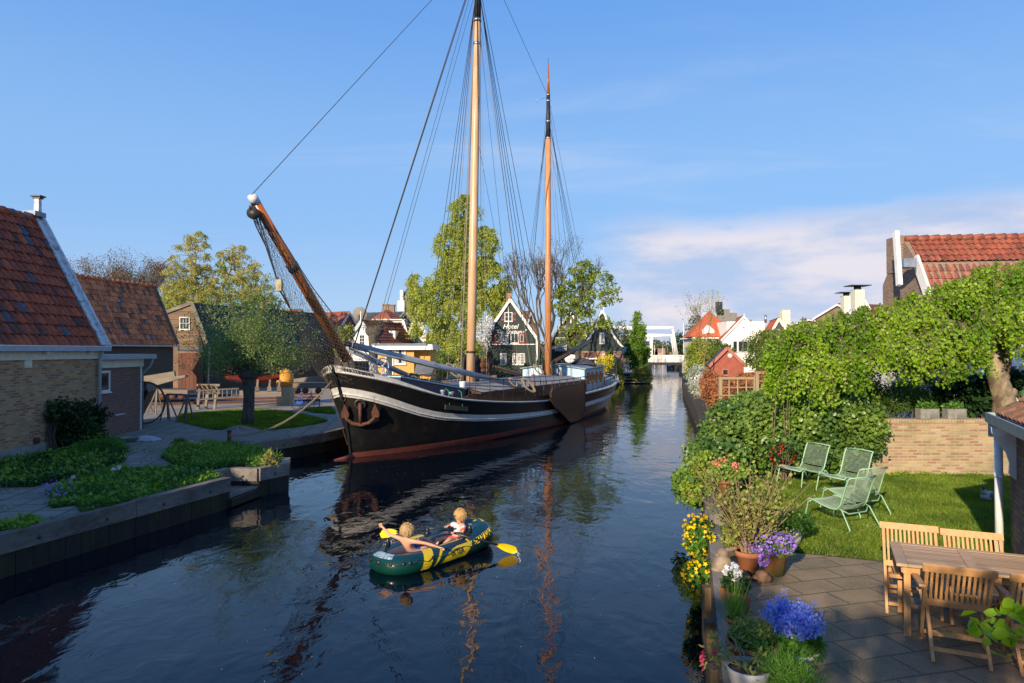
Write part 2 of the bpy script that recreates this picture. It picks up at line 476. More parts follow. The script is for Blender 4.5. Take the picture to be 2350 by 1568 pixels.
def leaves_obj(name, P, size, mat, parent=None, aspect=1.6, seed=0, droop=0.0, dirs=None, shape='diamond', sizevar=0.35, up=0.0, org=None):
 """P (n,3) leaf positions; every leaf one small folded blade of its own"""
 rg = np.random.default_rng(seed)
 n = len(P)
 P = np.asarray(P, dtype=np.float64)
 a = rg.normal(size=(n, 3))
 if dirs is not None: a = a * 0.5 + dirs * 1.4
 a[:, 2] -= droop * 1.6
 a /= np.linalg.norm(a, axis=1, keepdims=True) + 1e-9
 b = rg.normal(size=(n, 3)); b[:, 2] += 0
 nn = np.cross(a, b); nn /= np.linalg.norm(nn, axis=1, keepdims=True) + 1e-9
 if up > 0:
  nn = nn * (1 - up) + np.array([0, 0, 1.0]) * up * np.sign(nn[:, 2:3] + 1e-9)
  nn /= np.linalg.norm(nn, axis=1, keepdims=True)
 w = np.cross(nn, a); w /= np.linalg.norm(w, axis=1, keepdims=True) + 1e-9
 s = size * (1 + sizevar * rg.uniform(-1, 1, size=(n, 1)))
 Ln = a * s; W = w * s / aspect / 2 * 1.2
 if shape == 'diamond':
  vs = np.stack([P, P + Ln * 0.45 + W, P + Ln, P + Ln * 0.45 - W], 1); k = 4
  loops = np.arange(n * 4, dtype=np.int32); tot = 4; nf = n
 elif shape == 'fold':
  F = nn * s * 0.10
  vs = np.stack([P, P + Ln * 0.35 + W + F, P + Ln * 0.7 + W * 0.7 + F, P + Ln, P + Ln * 0.7 - W * 0.7 + F, P + Ln * 0.35 - W + F], 1); k = 6
  base = np.arange(n, dtype=np.int32)[:, None] * 6
  loops = (base + np.array([[0, 1, 2, 3, 0, 3, 4, 5]], dtype=np.int32)).ravel(); tot = 4; nf = n * 2
 elif shape == 'blade':
  vs = np.stack([P - W, P + W, P + Ln], 1); k = 3
  loops = np.arange(n * 3, dtype=np.int32); tot = 3; nf = n
 elif shape == 'star':      # five-lobed flower / ivy leaf
  ang = np.arange(10) * math.pi / 5
  rr = np.where(np.arange(10) % 2 == 0, 0.55, 0.3)
  vs = P[:, None, :] + (a[:, None, :] * (np.cos(ang) * rr)[None, :, None] + w[:, None, :] * (np.sin(ang) * rr)[None, :, None]) * s[:, None, :]
  k = 10; loops = np.arange(n * 10, dtype=np.int32); tot = 10; nf = n
 V3 = vs.reshape(-1, 3)
 if parent is not None:
  fr = FR[parent.name]; inv = np.array(fr.inverted()); VL = V3 @ inv[:3, :3].T + inv[:3, 3]
 else:
  lo, hi = V3.min(0), V3.max(0); og = np.array([(lo[0] + hi[0]) / 2, (lo[1] + hi[1]) / 2, lo[2]]); VL = V3 - og
 me = bpy.data.meshes.new(name)
 me.vertices.add(len(VL)); me.vertices.foreach_set('co', VL.astype(np.float32).ravel())
 me.loops.add(len(loops)); me.loops.foreach_set('vertex_index', loops)
 me.polygons.add(nf); me.polygons.foreach_set('loop_start', np.arange(nf, dtype=np.int32) * tot)
 me.update(calc_edges=True)
 me.materials.append(M(mat))
 o = bpy.data.objects.new(name, me); link(o)
 if parent is not None: o.parent = parent; FR[o.name] = fr
 else: o.location = og
 return o
def ellip(rg, c, r, n, shell=0.55):
 d = rg.normal(size=(n, 3)); d /= np.linalg.norm(d, axis=1, keepdims=True)
 q = rg.uniform(0, 1, size=(n, 1)) ** (1 / 3)
 q = shell + (1 - shell) * q if shell > 0 else q
 return np.array(c) + d * q * np.array(r)
def bez(a, b, c, n):
 return [a * (1 - t) ** 2 + b * 2 * t * (1 - t) + c * t * t for t in [i / n for i in range(n + 1)]]
def clump_tree(name, label, cat, base, trunk, r0, ells, cr, lpc, lsize, leaf, bark, group=None, seed=1, droop=0.0, shell=0.35, aspect=1.8, limb_r=0.035, shape='diamond', branch_bow=0.25, strands=0, strand_len=0.0, up=0.0, nfork=0.55):
 """tapered trunk (> list of points), limbs to every leaf clump, a crown of separate small leaves"""
 rg = np.random.default_rng(seed); rn = random.Random(seed)
 t = thing(name, label, cat, base, 0, group)
 mb = MB()
 tp = [Vector(p) for p in trunk]
 k = len(tp)
 pts = []
 for i in range(k - 1):
  for j in range(3):
   q = tp[i].lerp(tp[i + 1], j / 3)
   if i + j > 0: q += Vector((rn.uniform(-1, 1), rn.uniform(-1, 1), 0)) * r0 * 0.25
   pts.append(q)
 pts.append(tp[-1])
 rr = [r0 * (1 - 0.75 * (i / (len(pts) - 1)) ** 0.9) * (1.25 if i == 0 else 1) for i in range(len(pts))]
 mb.tube(pts, rr, 9)
 obj('trunk', mb, bark, t)
 bm_ = MB()
 leaves = []; ldirs = []
 nodes = [(p, r) for p, r in zip(pts, rr)][len(pts) // 3:]
 for (c, r, n) in ells:
  cs = ellip(rg, c, r, n, shell)
  order = np.argsort(np.linalg.norm(cs - np.array(pts[-1]), axis=1))
  for ci in order:
   q = Vector(cs[ci])
   best = min(nodes, key=lambda nr: (nr[0] - q).length + (0.8 * max(0, nr[0].z - q.z)) * 1.5)
   s0, rs = best
   d = q - s0
   if d.length > 0.05:
    mid = s0.lerp(q, 0.5) + Vector((0, 0, 1)) * d.length * branch_bow * rn.uniform(0.3, 1) + Vector((rn.uniform(-1, 1), rn.uniform(-1, 1), 0)) * d.length * 0.08
    bp = bez(s0, mid, q, 4)
    r1 = min(rs * 0.62, limb_r * (0.4 + d.length * 0.35))
    bm_.tube(bp, [r1, r1 * .85, r1 * .65, r1 * .45, r1 * .25], 5, caps=False)
    if rn.random() < nfork:
     nodes.append((bp[2], r1 * .65)); nodes.append((bp[3], r1 * .45))
   m = max(3, int(lpc * rn.uniform(0.5, 1.4)))
   crr = cr * rn.uniform(0.6, 1.3)
   ntw = max(2, m // 14)
   for _ in range(ntw):
    e = Vector((rn.gauss(0, 1), rn.gauss(0, 1), rn.gauss(0, 0.8))).normalized() * crr * rn.uniform(0.6, 1.5)
    e.z -= droop * crr * rn.uniform(0.3, 1.5)
    tq = q + e
    if strand_len > 0: tq = q + Vector((e.x * .6, e.y * .6, -strand_len * rn.uniform(0.3, 1.2)))
    if limb_r > 0: bm_.tube([q, (q + tq) / 2 + Vector((0, 0, crr * .12)), tq], [0.25 * limb_r, .18 * limb_r, .08 * limb_r], 3, caps=False)
    mm = m // ntw
    tt = rg.uniform(0.1, 1.05, size=(mm, 1))
    L_ = np.array(q) * (1 - tt) + np.array(tq) * tt + rg.normal(size=(mm, 3)) * crr * (0.16 if strand_len == 0 else 0.09)
    leaves.append(L_)
 obj('branches', bm_, bark, t, uv=False)
 if leaves:
  leaves_obj('crown', np.concatenate(leaves), lsize, leaf, t, aspect=aspect, seed=seed, droop=droop, shape=shape, up=up)
 return t
def bare_tree(name, label, cat, base, h, spread, bark, seed=1, group=None, depth=6, r0=0.2, buds=None, bud_n=3, bud_s=0.08, trunk_frac=0.3, upb=0.6, minr=0.008, nb=3, lean=(0, 0)):
 rn = random.Random(seed)
 t = thing(name, label, cat, base, 0, group)
 tm = MB(); bm_ = MB(); tips = []
 b = Vector(base)
 top = b + Vector((lean[0], lean[1], h * trunk_frac))
 tm.tube([b, b.lerp(top, .5) + Vector((rn.uniform(-.1, .1), 0, 0)) * r0, top], [r0 * 1.2, r0, r0 * .85], 9)
 def rec(p, d, L, r, k):
  if k == 0 or r < minr * .5:
   tips.append(p); return
  q1 = p + d * L * .5 + Vector((rn.gauss(0, 1), rn.gauss(0, 1), rn.gauss(0, .5))) * L * .07
  q = p + d * L + Vector((rn.gauss(0, 1), rn.gauss(0, 1), 0)) * L * .06
  bm_.tube([p, q1, q], [r, r * .82, r * .68], 6 if r > .04 else 3, caps=False)
  if k <= 2: tips.append(q1)
  n = nb if rn.random() < .6 else nb - 1
  for i in range(n):
   a = Vector((rn.gauss(0, 1) * spread, rn.gauss(0, 1) * spread, rn.gauss(0, .3)))
   nd_ = (d * 1.0 + a * .55 + Vector((0, 0, upb * .35))).normalized()
   rec(q if i else q.lerp(q1, .1), nd_, L * rn.uniform(.62, .88), r * rn.uniform(.5, .72), k - 1)
 n0 = 4
 L0 = h * (1 - trunk_frac) * .32
 for i in range(n0):
  a = 2 * math.pi * (i + rn.random() * .6) / n0
  rec(top, Vector((math.cos(a) * spread * .8, math.sin(a) * spread * .8, 1)).normalized(), L0, r0 * .6, depth)
 obj('trunk', tm, bark, t); obj('branches', bm_, bark, t, uv=False)
 if buds:
  T = np.array([tuple(p) for p in tips]); rg = np.random.default_rng(seed)
  T = np.repeat(T, bud_n, axis=0) + rg.normal(size=(len(T) * bud_n, 3)) * bud_s * 1.8
  leaves_obj('crown', T, bud_s, buds, t, seed=seed)
 return t
# ---------------------------------------------------------------- walls
def clip_poly(poly, axis, val, keep_gt):
 """clip a convex 2D polygon"""
 out = []
 n = len(poly)
 for i in range(n):
  a, b = poly[i], poly[(i + 1) % n]
  ia = (a[axis] >= val) == keep_gt or abs(a[axis] - val) < 1e-9
  ib = (b[axis] >= val) == keep_gt or abs(b[axis] - val) < 1e-9
  if ia: out.append(a)
  if ia != ib and abs(b[axis] - a[axis]) > 1e-9:
   t = (val - a[axis]) / (b[axis] - a[axis])
   out.append((a[0] + (b[0] - a[0]) * t, a[1] + (b[1] - a[1]) * t))
 return out
def boards(mb, O, U, Nn, poly2, pitch=0.2, th=0.02, vertical=False):
 """lapped boards clipped to a convex outline; O origin, U across, Nn outward, outline in (u, z)"""
 O = Vector(O); U = Vector(U).normalized(); Nn = Vector(Nn).normalized(); Z = Vector((0, 0, 1))
 ax = 0 if vertical else 1
 lo = min(p[ax] for p in poly2); hi = max(p[ax] for p in poly2)
 k = lo
 while k < hi - 1e-4:
  k2 = min(k + pitch, hi)
  q = clip_poly(clip_poly(poly2, ax, k, True), ax, k2, False)
  if len(q) >= 3:
   vs = []
   for (u, z) in q:
    w = (k2 - (z if ax == 1 else u)) / pitch
    vs.append(O + U * u + Z * z + Nn * (0.004 + th * min(1, max(0, w))))
   if vertical:
    vs = [v - Nn * 0.0 for v in vs]
   nn = (vs[1] - vs[0]).cross(vs[2] - vs[1])
   if nn.dot(Nn) < 0: vs = vs[::-1]
   mb.add(vs, [tuple(range(len(vs)))])
   if len(q) >= 3:
    if ax == 1:
     us = [p[0] for p in q if abs(p[1] - k) < 1e-5]
     if len(us) >= 2:
      a, b = min(us), max(us)
      A = O + U * a + Z * k; B = O + U * b + Z * k
      mb.add([A + Nn * .002, B + Nn * .002, B + Nn * (0.004 + th), A + Nn * (0.004 + th)], [(0, 1, 2, 3)])
    else:
     zs = [p[1] for p in q if abs(p[0] - k) < 1e-5]
     if len(zs) >= 2:
      a, b = min(zs), max(zs)
      A = O + U * k + Z * a; B = O + U * k + Z * b
      mb.add([A + Nn * .002, B + Nn * .002, B + Nn * (0.004 + th), A + Nn * (0.004 + th)], [(0, 1, 2, 3)])
  k = k2
 return mb
def window(parent, O, U, Nn, u0, z0, w, h, nx=2, nz=2, frame='white_paint', glass='window_glass', fw=0.07, bar=0.03, name='window', curtain=None, sill=True, label=None):
 """frame with glazing bars standing proud of the wall, pane as sub-part"""
 O = Vector(O); U = Vector(U).normalized(); Nn = Vector(Nn).normalized(); Z = Vector((0, 0, 1))
 R = Matrix((U, Nn, Z)).transposed()
 mb = MB()
 def bx(ua, za, ub, zb, d0, d1):
  c = O + U * (ua + ub) / 2 + Z * (za + zb) / 2 + Nn * (d0 + d1) / 2
  mb.obox(c, (abs(ub - ua), abs(d1 - d0), abs(zb - za)), R)
 u1, z1 = u0 + w, z0 + h
 bx(u0, z0, u0 + fw, z1, -.01, .07); bx(u1 - fw, z0, u1, z1, -.01, .07)
 bx(u0 + fw, z1 - fw, u1 - fw, z1, -.01, .068); bx(u0 + fw, z0, u1 - fw, z0 + fw, -.01, .068)
 for i in range(1, nx):
  x = u0 + fw + (w - 2 * fw) * i / nx; bx(x - bar / 2, z0 + fw, x + bar / 2, z1 - fw, .03, .058)
 for i in range(1, nz):
  z = z0 + fw + (h - 2 * fw) * i / nz; bx(u0 + fw, z - bar / 2, u1 - fw, z + bar / 2, .03, .055)
 if sill: bx(u0 - .04, z0 - .05, u1 + .04, z0 - .002, -.01, .11)
 f = obj(name, mb, frame, parent)
 if label: f['label'] = label
 g = MB()
 c = O + U * (u0 + u1) / 2 + Z * (z0 + z1) / 2 + Nn * .026
 g.obox(c, (w - 2 * fw + .01, .012, h - 2 * fw + .01), R)
 obj('pane', g, glass, f)
 if curtain:
  cm = MB(); P = []
  n = 24
  for (a, b_) in ((0.02, .36), (.64, .98)):
   for r in range(2):
    pass
   row0 = []; row1 = []
   for i in range(n + 1):
    uu = u0 + fw + (w - 2 * fw) * (a + (b_ - a) * i / n)
    dd = .034 + .003 * math.sin(i * 1.9)
    row0.append(O + U * uu + Z * (z0 + fw) + Nn * dd); row1.append(O + U * uu + Z * (z1 - fw) + Nn * dd)
   cm.grid([row0, row1])
  obj('curtain', cm, curtain, f)
 return f
def pantiles(mb, A, B, up, length, tw=0.24, th=0.33, amp=0.035, step=0.03, thick=0.0, nx=5):
 """wavy tiled slope: eave from A to B, 'up' unit vector up the slope, slope length; clip none"""
 A = Vector(A); B = Vector(B); up = Vector(up).normalized()
 U = (B - A); W = U.length; U.normalize()
 Nn = U.cross(up).normalized()
 if Nn.z < 0: Nn = -Nn
 cols = max(1, round(W / tw)); rows = max(1, round(length / th))
 tw_ = W / cols; th_ = length / rows
 nu = cols * nx
 hgt = []
 for i in range(nu + 1):
  f = (i / nx) % 1.0
  hgt.append(amp * (math.sin(f * 2 * math.pi) * .8 + 0.35 * math.sin(4 * math.pi * f + .6)))
 P = []
 rnd = random.Random(7)
 for r in range(rows):
  for (fr, st_) in ((0.0, step), (1.0, 0.0)):
   P.append([A + U * (W * i / nu) + up * (th_ * (r + fr) - (0.02 if fr == 0 else 0)) + Nn * (hgt[i] + st_ + (0.004 * math.sin(i * 1.3 + r * 2.1))) for i in range(nu + 1)])
 uvs = []
 b = nu + 1
 vs = [p for row in P for p in row]
 fs = []
 for i in range(len(P) - 1):
  for j in range(nu):
   fs.append((i * b + j, i * b + j + 1, (i + 1) * b + j + 1, (i + 1) * b + j))
 o = len(mb.v)
 mb.add(vs, fs, False)
 if mb.uv is None: mb.uv = []
 for i in range(len(P) - 1):
  r = i // 2
  for j in range(nu):
   cu = (j + .5) / nx * tw_
   v0 = (r + .5) * th_ if i % 2 == 0 else (r + 1.3) * th_
   mb.uv += [(cu, v0)] * 4
 return tw_, th_
# ---------------------------------------------------------------- palette
plain('white_paint', (0.78, 0.78, 0.76), (0.66, 0.66, 0.63), 5, 0.5, bmp=0.05)
plain('old_white', (0.70, 0.72, 0.74), (0.50, 0.54, 0.58), 14, 0.6, bmp=0.2, col3=(0.16, 0.17, 0.17), scale3=5.0, lo3=0.50, hi3=0.68)
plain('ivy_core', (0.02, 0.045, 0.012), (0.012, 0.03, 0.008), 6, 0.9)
plain('cream_paint', (0.74, 0.70, 0.56), (0.62, 0.58, 0.46), 5, 0.55)
plain('grey_fascia', (0.42, 0.46, 0.52), (0.34, 0.38, 0.43), 4, 0.5, bmp=.05)
plain('zinc', (0.34, 0.38, 0.42), (0.24, 0.28, 0.31), 6, 0.45, 0.35)
plain('lead', (0.26, 0.30, 0.36), (0.16, 0.19, 0.23), 5, 0.55, 0.2)
plain('black_wood', (0.012, 0.013, 0.014), (0.022, 0.023, 0.024), 5, 0.6)
plain('black_green', (0.012, 0.026, 0.022), (0.020, 0.036, 0.032), 4, 0.5)
plain('dark_grey', (0.05, 0.055, 0.06), (0.035, 0.04, 0.045), 4, 0.6)
plain('iron', (0.03, 0.03, 0.032), (0.05, 0.045, 0.04), 8, 0.5, 0.3)
plain('rust', (0.14, 0.05, 0.025), (0.07, 0.03, 0.02), 14, 0.85, bmp=0.4)
plain('rope', (0.30, 0.25, 0.17), (0.20, 0.17, 0.12), 40, 0.9, bmp=.5)
plain('dark_rope', (0.06, 0.05, 0.045), (0.03, 0.03, 0.03), 40, 0.9, bmp=.3)
plain('net_rope', (0.07, 0.065, 0.055), (0.13, 0.12, 0.10), 30, 0.9, bmp=0)
plain('pale_net', (0.30, 0.29, 0.25), (0.16, 0.15, 0.13), 20, 0.9, bmp=0)
plain('concrete', (0.32, 0.31, 0.28), (0.22, 0.22, 0.20), 4, 0.9, col3=(0.08, 0.09, 0.06), scale3=1.2)
plain('grey_stone', (0.26, 0.25, 0.22), (0.17, 0.16, 0.14), 8, 0.9, bmp=0.5, col3=(0.09, 0.10, 0.05), scale3=2.5)
plain('soil', (0.035, 0.026, 0.018), (0.06, 0.045, 0.03), 30, 0.95, bmp=0.8, bd=.02)
plain('gravel', (0.27, 0.25, 0.22), (0.15, 0.14, 0.12), 55, 0.95, bmp=0.9, bd=.02)
plain('terracotta', (0.40, 0.14, 0.055), (0.30, 0.11, 0.05), 7, 0.8, bmp=.15, col3=(0.12, 0.11, 0.035), scale3=4.0, lo3=.52, hi3=.72)
plain('mossy_terracotta', (0.38, 0.16, 0.05), (0.24, 0.13, 0.04), 5, 0.85, bmp=.2, col3=(0.12, 0.13, 0.03), scale3=3.0, lo3=.42, hi3=.62)
plain('white_pot', (0.55, 0.56, 0.55), (0.42, 0.43, 0.42), 6, 0.5, col3=(0.2, 0.2, 0.16), scale3=3)
plain('grey_pot', (0.36, 0.37, 0.38), (0.22, 0.23, 0.24), 6, 0.5)
plain('red_paint', (0.34, 0.02, 0.02), (0.26, 0.015, 0.02), 4, 0.5)
plain('bark', (0.10, 0.085, 0.065), (0.05, 0.042, 0.035), 12, 0.95, bmp=.9, stretch=(1, 1, .3), bd=.03)
plain('willow_bark', (0.12, 0.11, 0.09), (0.05, 0.045, 0.038), 16, 0.95, bmp=1.0, stretch=(1, 1, .18), bd=.05)
plain('twig', (0.16, 0.12, 0.08), (0.10, 0.075, 0.05), 10, 0.9, bmp=0)
plain('tan_twig', (0.30, 0.21, 0.12), (0.20, 0.14, 0.08), 10, 0.9, bmp=0)
plain('birch_bark', (0.46, 0.40, 0.32), (0.20, 0.15, 0.11), 7, 0.85, bmp=.4, stretch=(.5, .5, 1.2))
plain('knotty_bark', (0.36, 0.29, 0.18), (0.10, 0.07, 0.045), 3.2, 0.9, bmp=.9, stretch=(1, 1, .6), bd=.06, lo=.4, hi=.6)
plain('hull_black', (0.010, 0.010, 0.011), (0.016, 0.015, 0.014), 3, 0.30, bmp=0.10, spec=.35, col3=(0.05, 0.028, 0.018), scale3=1.6, lo3=.58, hi3=.80, bd=.02)
plain('hull_white', (0.62, 0.61, 0.58), (0.50, 0.49, 0.46), 6, 0.45, bmp=.1, col3=(0.22, 0.13, 0.08), scale3=3.5, lo3=.62, hi3=.74)
plain('hull_red', (0.22, 0.055, 0.035), (0.15, 0.04, 0.03), 4, 0.6, bmp=.15, col3=(0.10, 0.05, 0.04), scale3=2)
plain('lee_wood', (0.055, 0.026, 0.014), (0.085, 0.045, 0.022), 3, 0.35, bmp=.15, col3=(0.12, 0.03, 0.02), scale3=1.0, lo3=.62, hi3=.8)
plain('deck_grey', (0.32, 0.31, 0.29), (0.23, 0.22, 0.21), 5, 0.8)
plain('tarp_brown', (0.10, 0.08, 0.065), (0.07, 0.055, 0.045), 4, 0.8)
plain('cabin_blue', (0.42, 0.60, 0.72), (0.36, 0.53, 0.66), 2, 0.45, bmp=.05)
plain('cabin_roof', (0.25, 0.33, 0.38), (0.20, 0.27, 0.31), 4, 0.6)
plain('boom_grey', (0.32, 0.36, 0.42), (0.26, 0.30, 0.36), 3, 0.45, bmp=.05)
plain('navy_paint', (0.035, 0.05, 0.085), (0.03, 0.04, 0.07), 3, 0.4)
plain('green_rope', (0.02, 0.22, 0.12), (0.02, 0.15, 0.09), 40, 0.9)
plain('window_glass', (0.02, 0.022, 0.025), (0.035, 0.04, 0.045), 1.5, 0.06, bmp=0.0, spec=0.8)
plain('curtain_cloth', (0.55, 0.55, 0.52), (0.36, 0.36, 0.35), 3, 0.9)
plain('orange_brick_trim', (0.42, 0.16, 0.07), (0.3, 0.11, 0.05), 6, 0.8)
plain('flag_blue', (0.02, 0.02, 0.14), (0.018, 0.018, 0.11), 4, 0.5)
plain('bike_blue', (0.02, 0.08, 0.45), (0.02, 0.07, 0.38), 4, 0.3)
plain('rubber', (0.015, 0.015, 0.015), (0.025, 0.025, 0.025), 4, 0.6)
plain('chrome', (0.5, 0.5, 0.5), (0.4, 0.4, 0.4), 4, 0.3, 0.8)
plain('boat_red', (0.32, 0.035, 0.03), (0.25, 0.03, 0.03), 3, 0.45)
plain('tarp_yellow', (0.70, 0.30, 0.03), (0.58, 0.24, 0.03), 3, 0.7)
plain('plastic_bag', (0.50, 0.50, 0.52), (0.36, 0.36, 0.38), 6, 0.45, bmp=.3)
plain('yellow_boards', (0.60, 0.33, 0.055), (0.52, 0.28, 0.045), 4, 0.6)
plain('green_plate', (0.28, 0.47, 0.29), (0.25, 0.43, 0.27), 3, 0.42, bmp=0)
plain('chair_cord', (0.34, 0.46, 0.32), (0.30, 0.42, 0.29), 5, 0.55, bmp=0)
plain('rock_brown', (0.20, 0.11, 0.055), (0.09, 0.05, 0.03), 9, 0.9, bmp=.9, bd=.03)
plain('rabbit_stone', (0.30, 0.24, 0.17), (0.14, 0.10, 0.075), 7, 0.9, bmp=.6, bd=.02)
plain('red_boards', (0.34, 0.09, 0.055), (0.26, 0.07, 0.045), 4, 0.7)
plain('red_trim', (0.42, 0.15, 0.11), (0.34, 0.12, 0.09), 4, 0.7)
plain('skin', (0.62, 0.33, 0.22), (0.55, 0.28, 0.18), 6, 0.5, bmp=0.02)
plain('shirt_white', (0.62, 0.62, 0.64), (0.52, 0.53, 0.57), 14, 0.8, col3=(0.10, 0.13, 0.26), scale3=9, lo3=.60, hi3=.64)
plain('shirt_red', (0.55, 0.03, 0.03), None, 4, 0.8)
plain('shorts_coral', (0.75, 0.12, 0.10), (0.65, 0.1, 0.09), 6, 0.8)
plain('shorts_blue', (0.02, 0.07, 0.30), (0.02, 0.05, 0.22), 6, 0.8)
plain('blond_hair', (0.68, 0.44, 0.18), (0.62, 0.40, 0.16), 22, 0.6, bmp=.6, stretch=(1, 1, .25), lo=.35, hi=.6)
plain('ash_blond_hair', (0.60, 0.42, 0.21), (0.54, 0.37, 0.18), 24, 0.6, bmp=.6, stretch=(1, 1, .25), lo=.35, hi=.6)
plain('lips', (0.50, 0.16, 0.12), None, 4, 0.5)
plain('eye_dark', (0.03, 0.03, 0.035), None, 4, 0.2)
plain('raft_green', (0.004, 0.045, 0.032), (0.003, 0.036, 0.030), 3, 0.22, bmp=.12, spec=.6, bd=.02)
plain('raft_top', (0.004, 0.042, 0.055), (0.004, 0.036, 0.048), 3, 0.25, bmp=.10, spec=.6, bd=.02)
plain('raft_yellow', (0.72, 0.52, 0.01), (0.64, 0.46, 0.01), 3, 0.3, bmp=.05)
plain('raft_grey', (0.14, 0.12, 0.12), (0.11, 0.095, 0.10), 3, 0.4, bmp=.1)
plain('raft_navy', (0.02, 0.035, 0.07), None, 3, 0.3)
plain('raft_label', (0.45, 0.52, 0.58), (0.12, 0.2, 0.26), 60, 0.4, stretch=(.25, 1, 1), lo=.45, hi=.5)
plain('oar_yellow', (0.80, 0.55, 0.01), (0.74, 0.5, 0.01), 3, 0.3)
plain('black_plastic', (0.015, 0.016, 0.02), (0.02, 0.02, 0.025), 3, 0.35)
plain('duck_brown', (0.10, 0.06, 0.04), (0.18, 0.13, 0.09), 30, 0.8)
plain('duck_grey', (0.40, 0.38, 0.35), (0.3, 0.28, 0.26), 20, 0.8)
plain('duck_green', (0.005, 0.03, 0.018), None, 5, 0.35)
plain('duck_bill', (0.32, 0.25, 0.06), None, 5, 0.5)
plain('umbrella_cloth', (0.50, 0.60, 0.72), (0.45, 0.55, 0.68), 3, 0.8)
plain('slate', (0.05, 0.06, 0.075), (0.08, 0.09, 0.105), 9, 0.6)
plain('tower_white', (0.55, 0.58, 0.62), (0.45, 0.48, 0.52), 3, 0.6)
plain('wicker', (0.26, 0.15, 0.07), (0.16, 0.09, 0.045), 30, 0.85)
plain('sandbag_tan', (0.42, 0.36, 0.22), (0.32, 0.27, 0.17), 8, 0.8)
plain('stripe_cloth', (0.6, 0.6, 0.6), None, 4, 0.8)
plain('stripe_black', (0.03, 0.03, 0.035), None, 4, 0.8)
plain('lamp_globe', (0.75, 0.75, 0.75), None, 4, 0.15)
plain('awning_red', (0.45, 0.06, 0.05), None, 4, 0.8)
plain('people_pink', (0.55, 0.08, 0.16), None, 4, 0.8)
plain('people_teal', (0.05, 0.30, 0.34), None, 4, 0.8)
plain('jeans', (0.05, 0.07, 0.14), None, 4, 0.8)
plain('grey_siding', (0.60, 0.58, 0.56), (0.54, 0.52, 0.50), 3, 0.6)
plain('books', (0.6, 0.15, 0.08), (0.7, 0.6, 0.4), 12, 0.7, lo=.48, hi=.52)
plain('dry_grass', (0.32, 0.26, 0.14), (0.22, 0.18, 0.10), 12, 0.9)
woodmat('quay_wood', (0.24, 0.21, 0.18), (0.14, 0.125, 0.11), 5, 0.8, axis=1, stain=(0.035, 0.03, 0.026))
woodmat('quay_wet', (0.022, 0.021, 0.016), (0.011, 0.011, 0.009), 5, 0.6, axis=2, stain=(0.03, 0.045, 0.012))
woodmat('quay_gold', (0.15, 0.10, 0.05), (0.06, 0.045, 0.03), 4, 0.8, axis=2, stain=(0.03, 0.03, 0.02))
woodmat('spar_wood', (0.60, 0.37, 0.19), (0.48, 0.26, 0.12), 4, 0.35, axis=2, stain=(0.55, 0.42, 0.30), stain_amt=.8, bmp=.1)
woodmat('mizzen_wood', (0.62, 0.26, 0.09), (0.48, 0.18, 0.06), 4, 0.35, axis=2, stain=(0.60, 0.36, 0.22), stain_amt=.5, bmp=.1)
woodmat('varnished_wood', (0.42, 0.13, 0.025), (0.30, 0.08, 0.015), 4, 0.25, axis=2, bmp=.1, stain=(0.22, 0.07, 0.02))
woodmat('teak', (0.56, 0.31, 0.13), (0.44, 0.23, 0.09), 6, 0.5, axis=2, bmp=.1)
woodmat('teak_flat', (0.46, 0.32, 0.20), (0.36, 0.24, 0.14), 6, 0.55, axis=0, bmp=.1)
woodmat('grey_timber', (0.26, 0.22, 0.17), (0.15, 0.125, 0.10), 6, 0.85, axis=0, stain=(0.08, 0.07, 0.055))
woodmat('grey_post', (0.24, 0.22, 0.18), (0.13, 0.12, 0.10), 6, 0.85, axis=2, stain=(0.08, 0.07, 0.055))
woodmat('trellis_wood', (0.36, 0.30, 0.18), (0.24, 0.20, 0.12), 6, 0.85, axis=2)
woodmat('brown_boards', (0.23, 0.145, 0.085), (0.155, 0.10, 0.06), 3, 0.85, axis=0, stain=(0.12, 0.08, 0.055), stain_amt=.8)
woodmat('rust_door', (0.14, 0.05, 0.028), (0.095, 0.036, 0.022), 3, 0.8, axis=2, stain=(0.08, 0.035, 0.022))
woodmat('dock_wood', (0.22, 0.17, 0.13), (0.13, 0.10, 0.08), 4, 0.85, axis=0)
tilemat('near_tiles', (0.52, 0.11, 0.035), (0.34, 0.07, 0.028), (0.10, 0.04, 0.03), 0.27, 0.34, lichen=(0.06, 0.035, 0.025), moss=.55, odd=(0.09, 0.12, 0.15))
tilemat('barn_tiles', (0.78, 0.26, 0.09), (0.50, 0.15, 0.06), (0.12, 0.055, 0.035), 0.26, 0.36, lichen=(0.13, 0.10, 0.05), moss=.5, odd=(0.09, 0.12, 0.15))
tilemat('red_tiles', (0.36, 0.10, 0.055), (0.27, 0.07, 0.04), (0.14, 0.05, 0.035), 0.26, 0.36, lichen=(0.12, 0.09, 0.06), moss=.5)
tilemat('orange_tiles', (0.52, 0.13, 0.045), (0.44, 0.10, 0.035), (0.32, 0.08, 0.035), 0.26, 0.36, moss=.1)
tilemat('brown_tiles', (0.24, 0.09, 0.06), (0.17, 0.065, 0.045), (0.09, 0.045, 0.035), 0.26, 0.36, moss=.4)
tilemat('slate_tiles', (0.075, 0.085, 0.10), (0.05, 0.06, 0.075), (0.03, 0.035, 0.04), 0.3, 0.25, moss=.15)
tilemat('mossy_tiles', (0.34, 0.13, 0.07), (0.22, 0.10, 0.055), (0.12, 0.09, 0.05), 0.24, 0.33, lichen=(0.13, 0.13, 0.04), moss=.8)
brickmat('yellow_brick', (0.52, 0.32, 0.13), (0.40, 0.23, 0.10), (0.30, 0.11, 0.06), (0.34, 0.28, 0.20), bw=.26, bh=.078, mort=.013, dirt=(0.10, 0.08, 0.05), dirt_amt=.35)
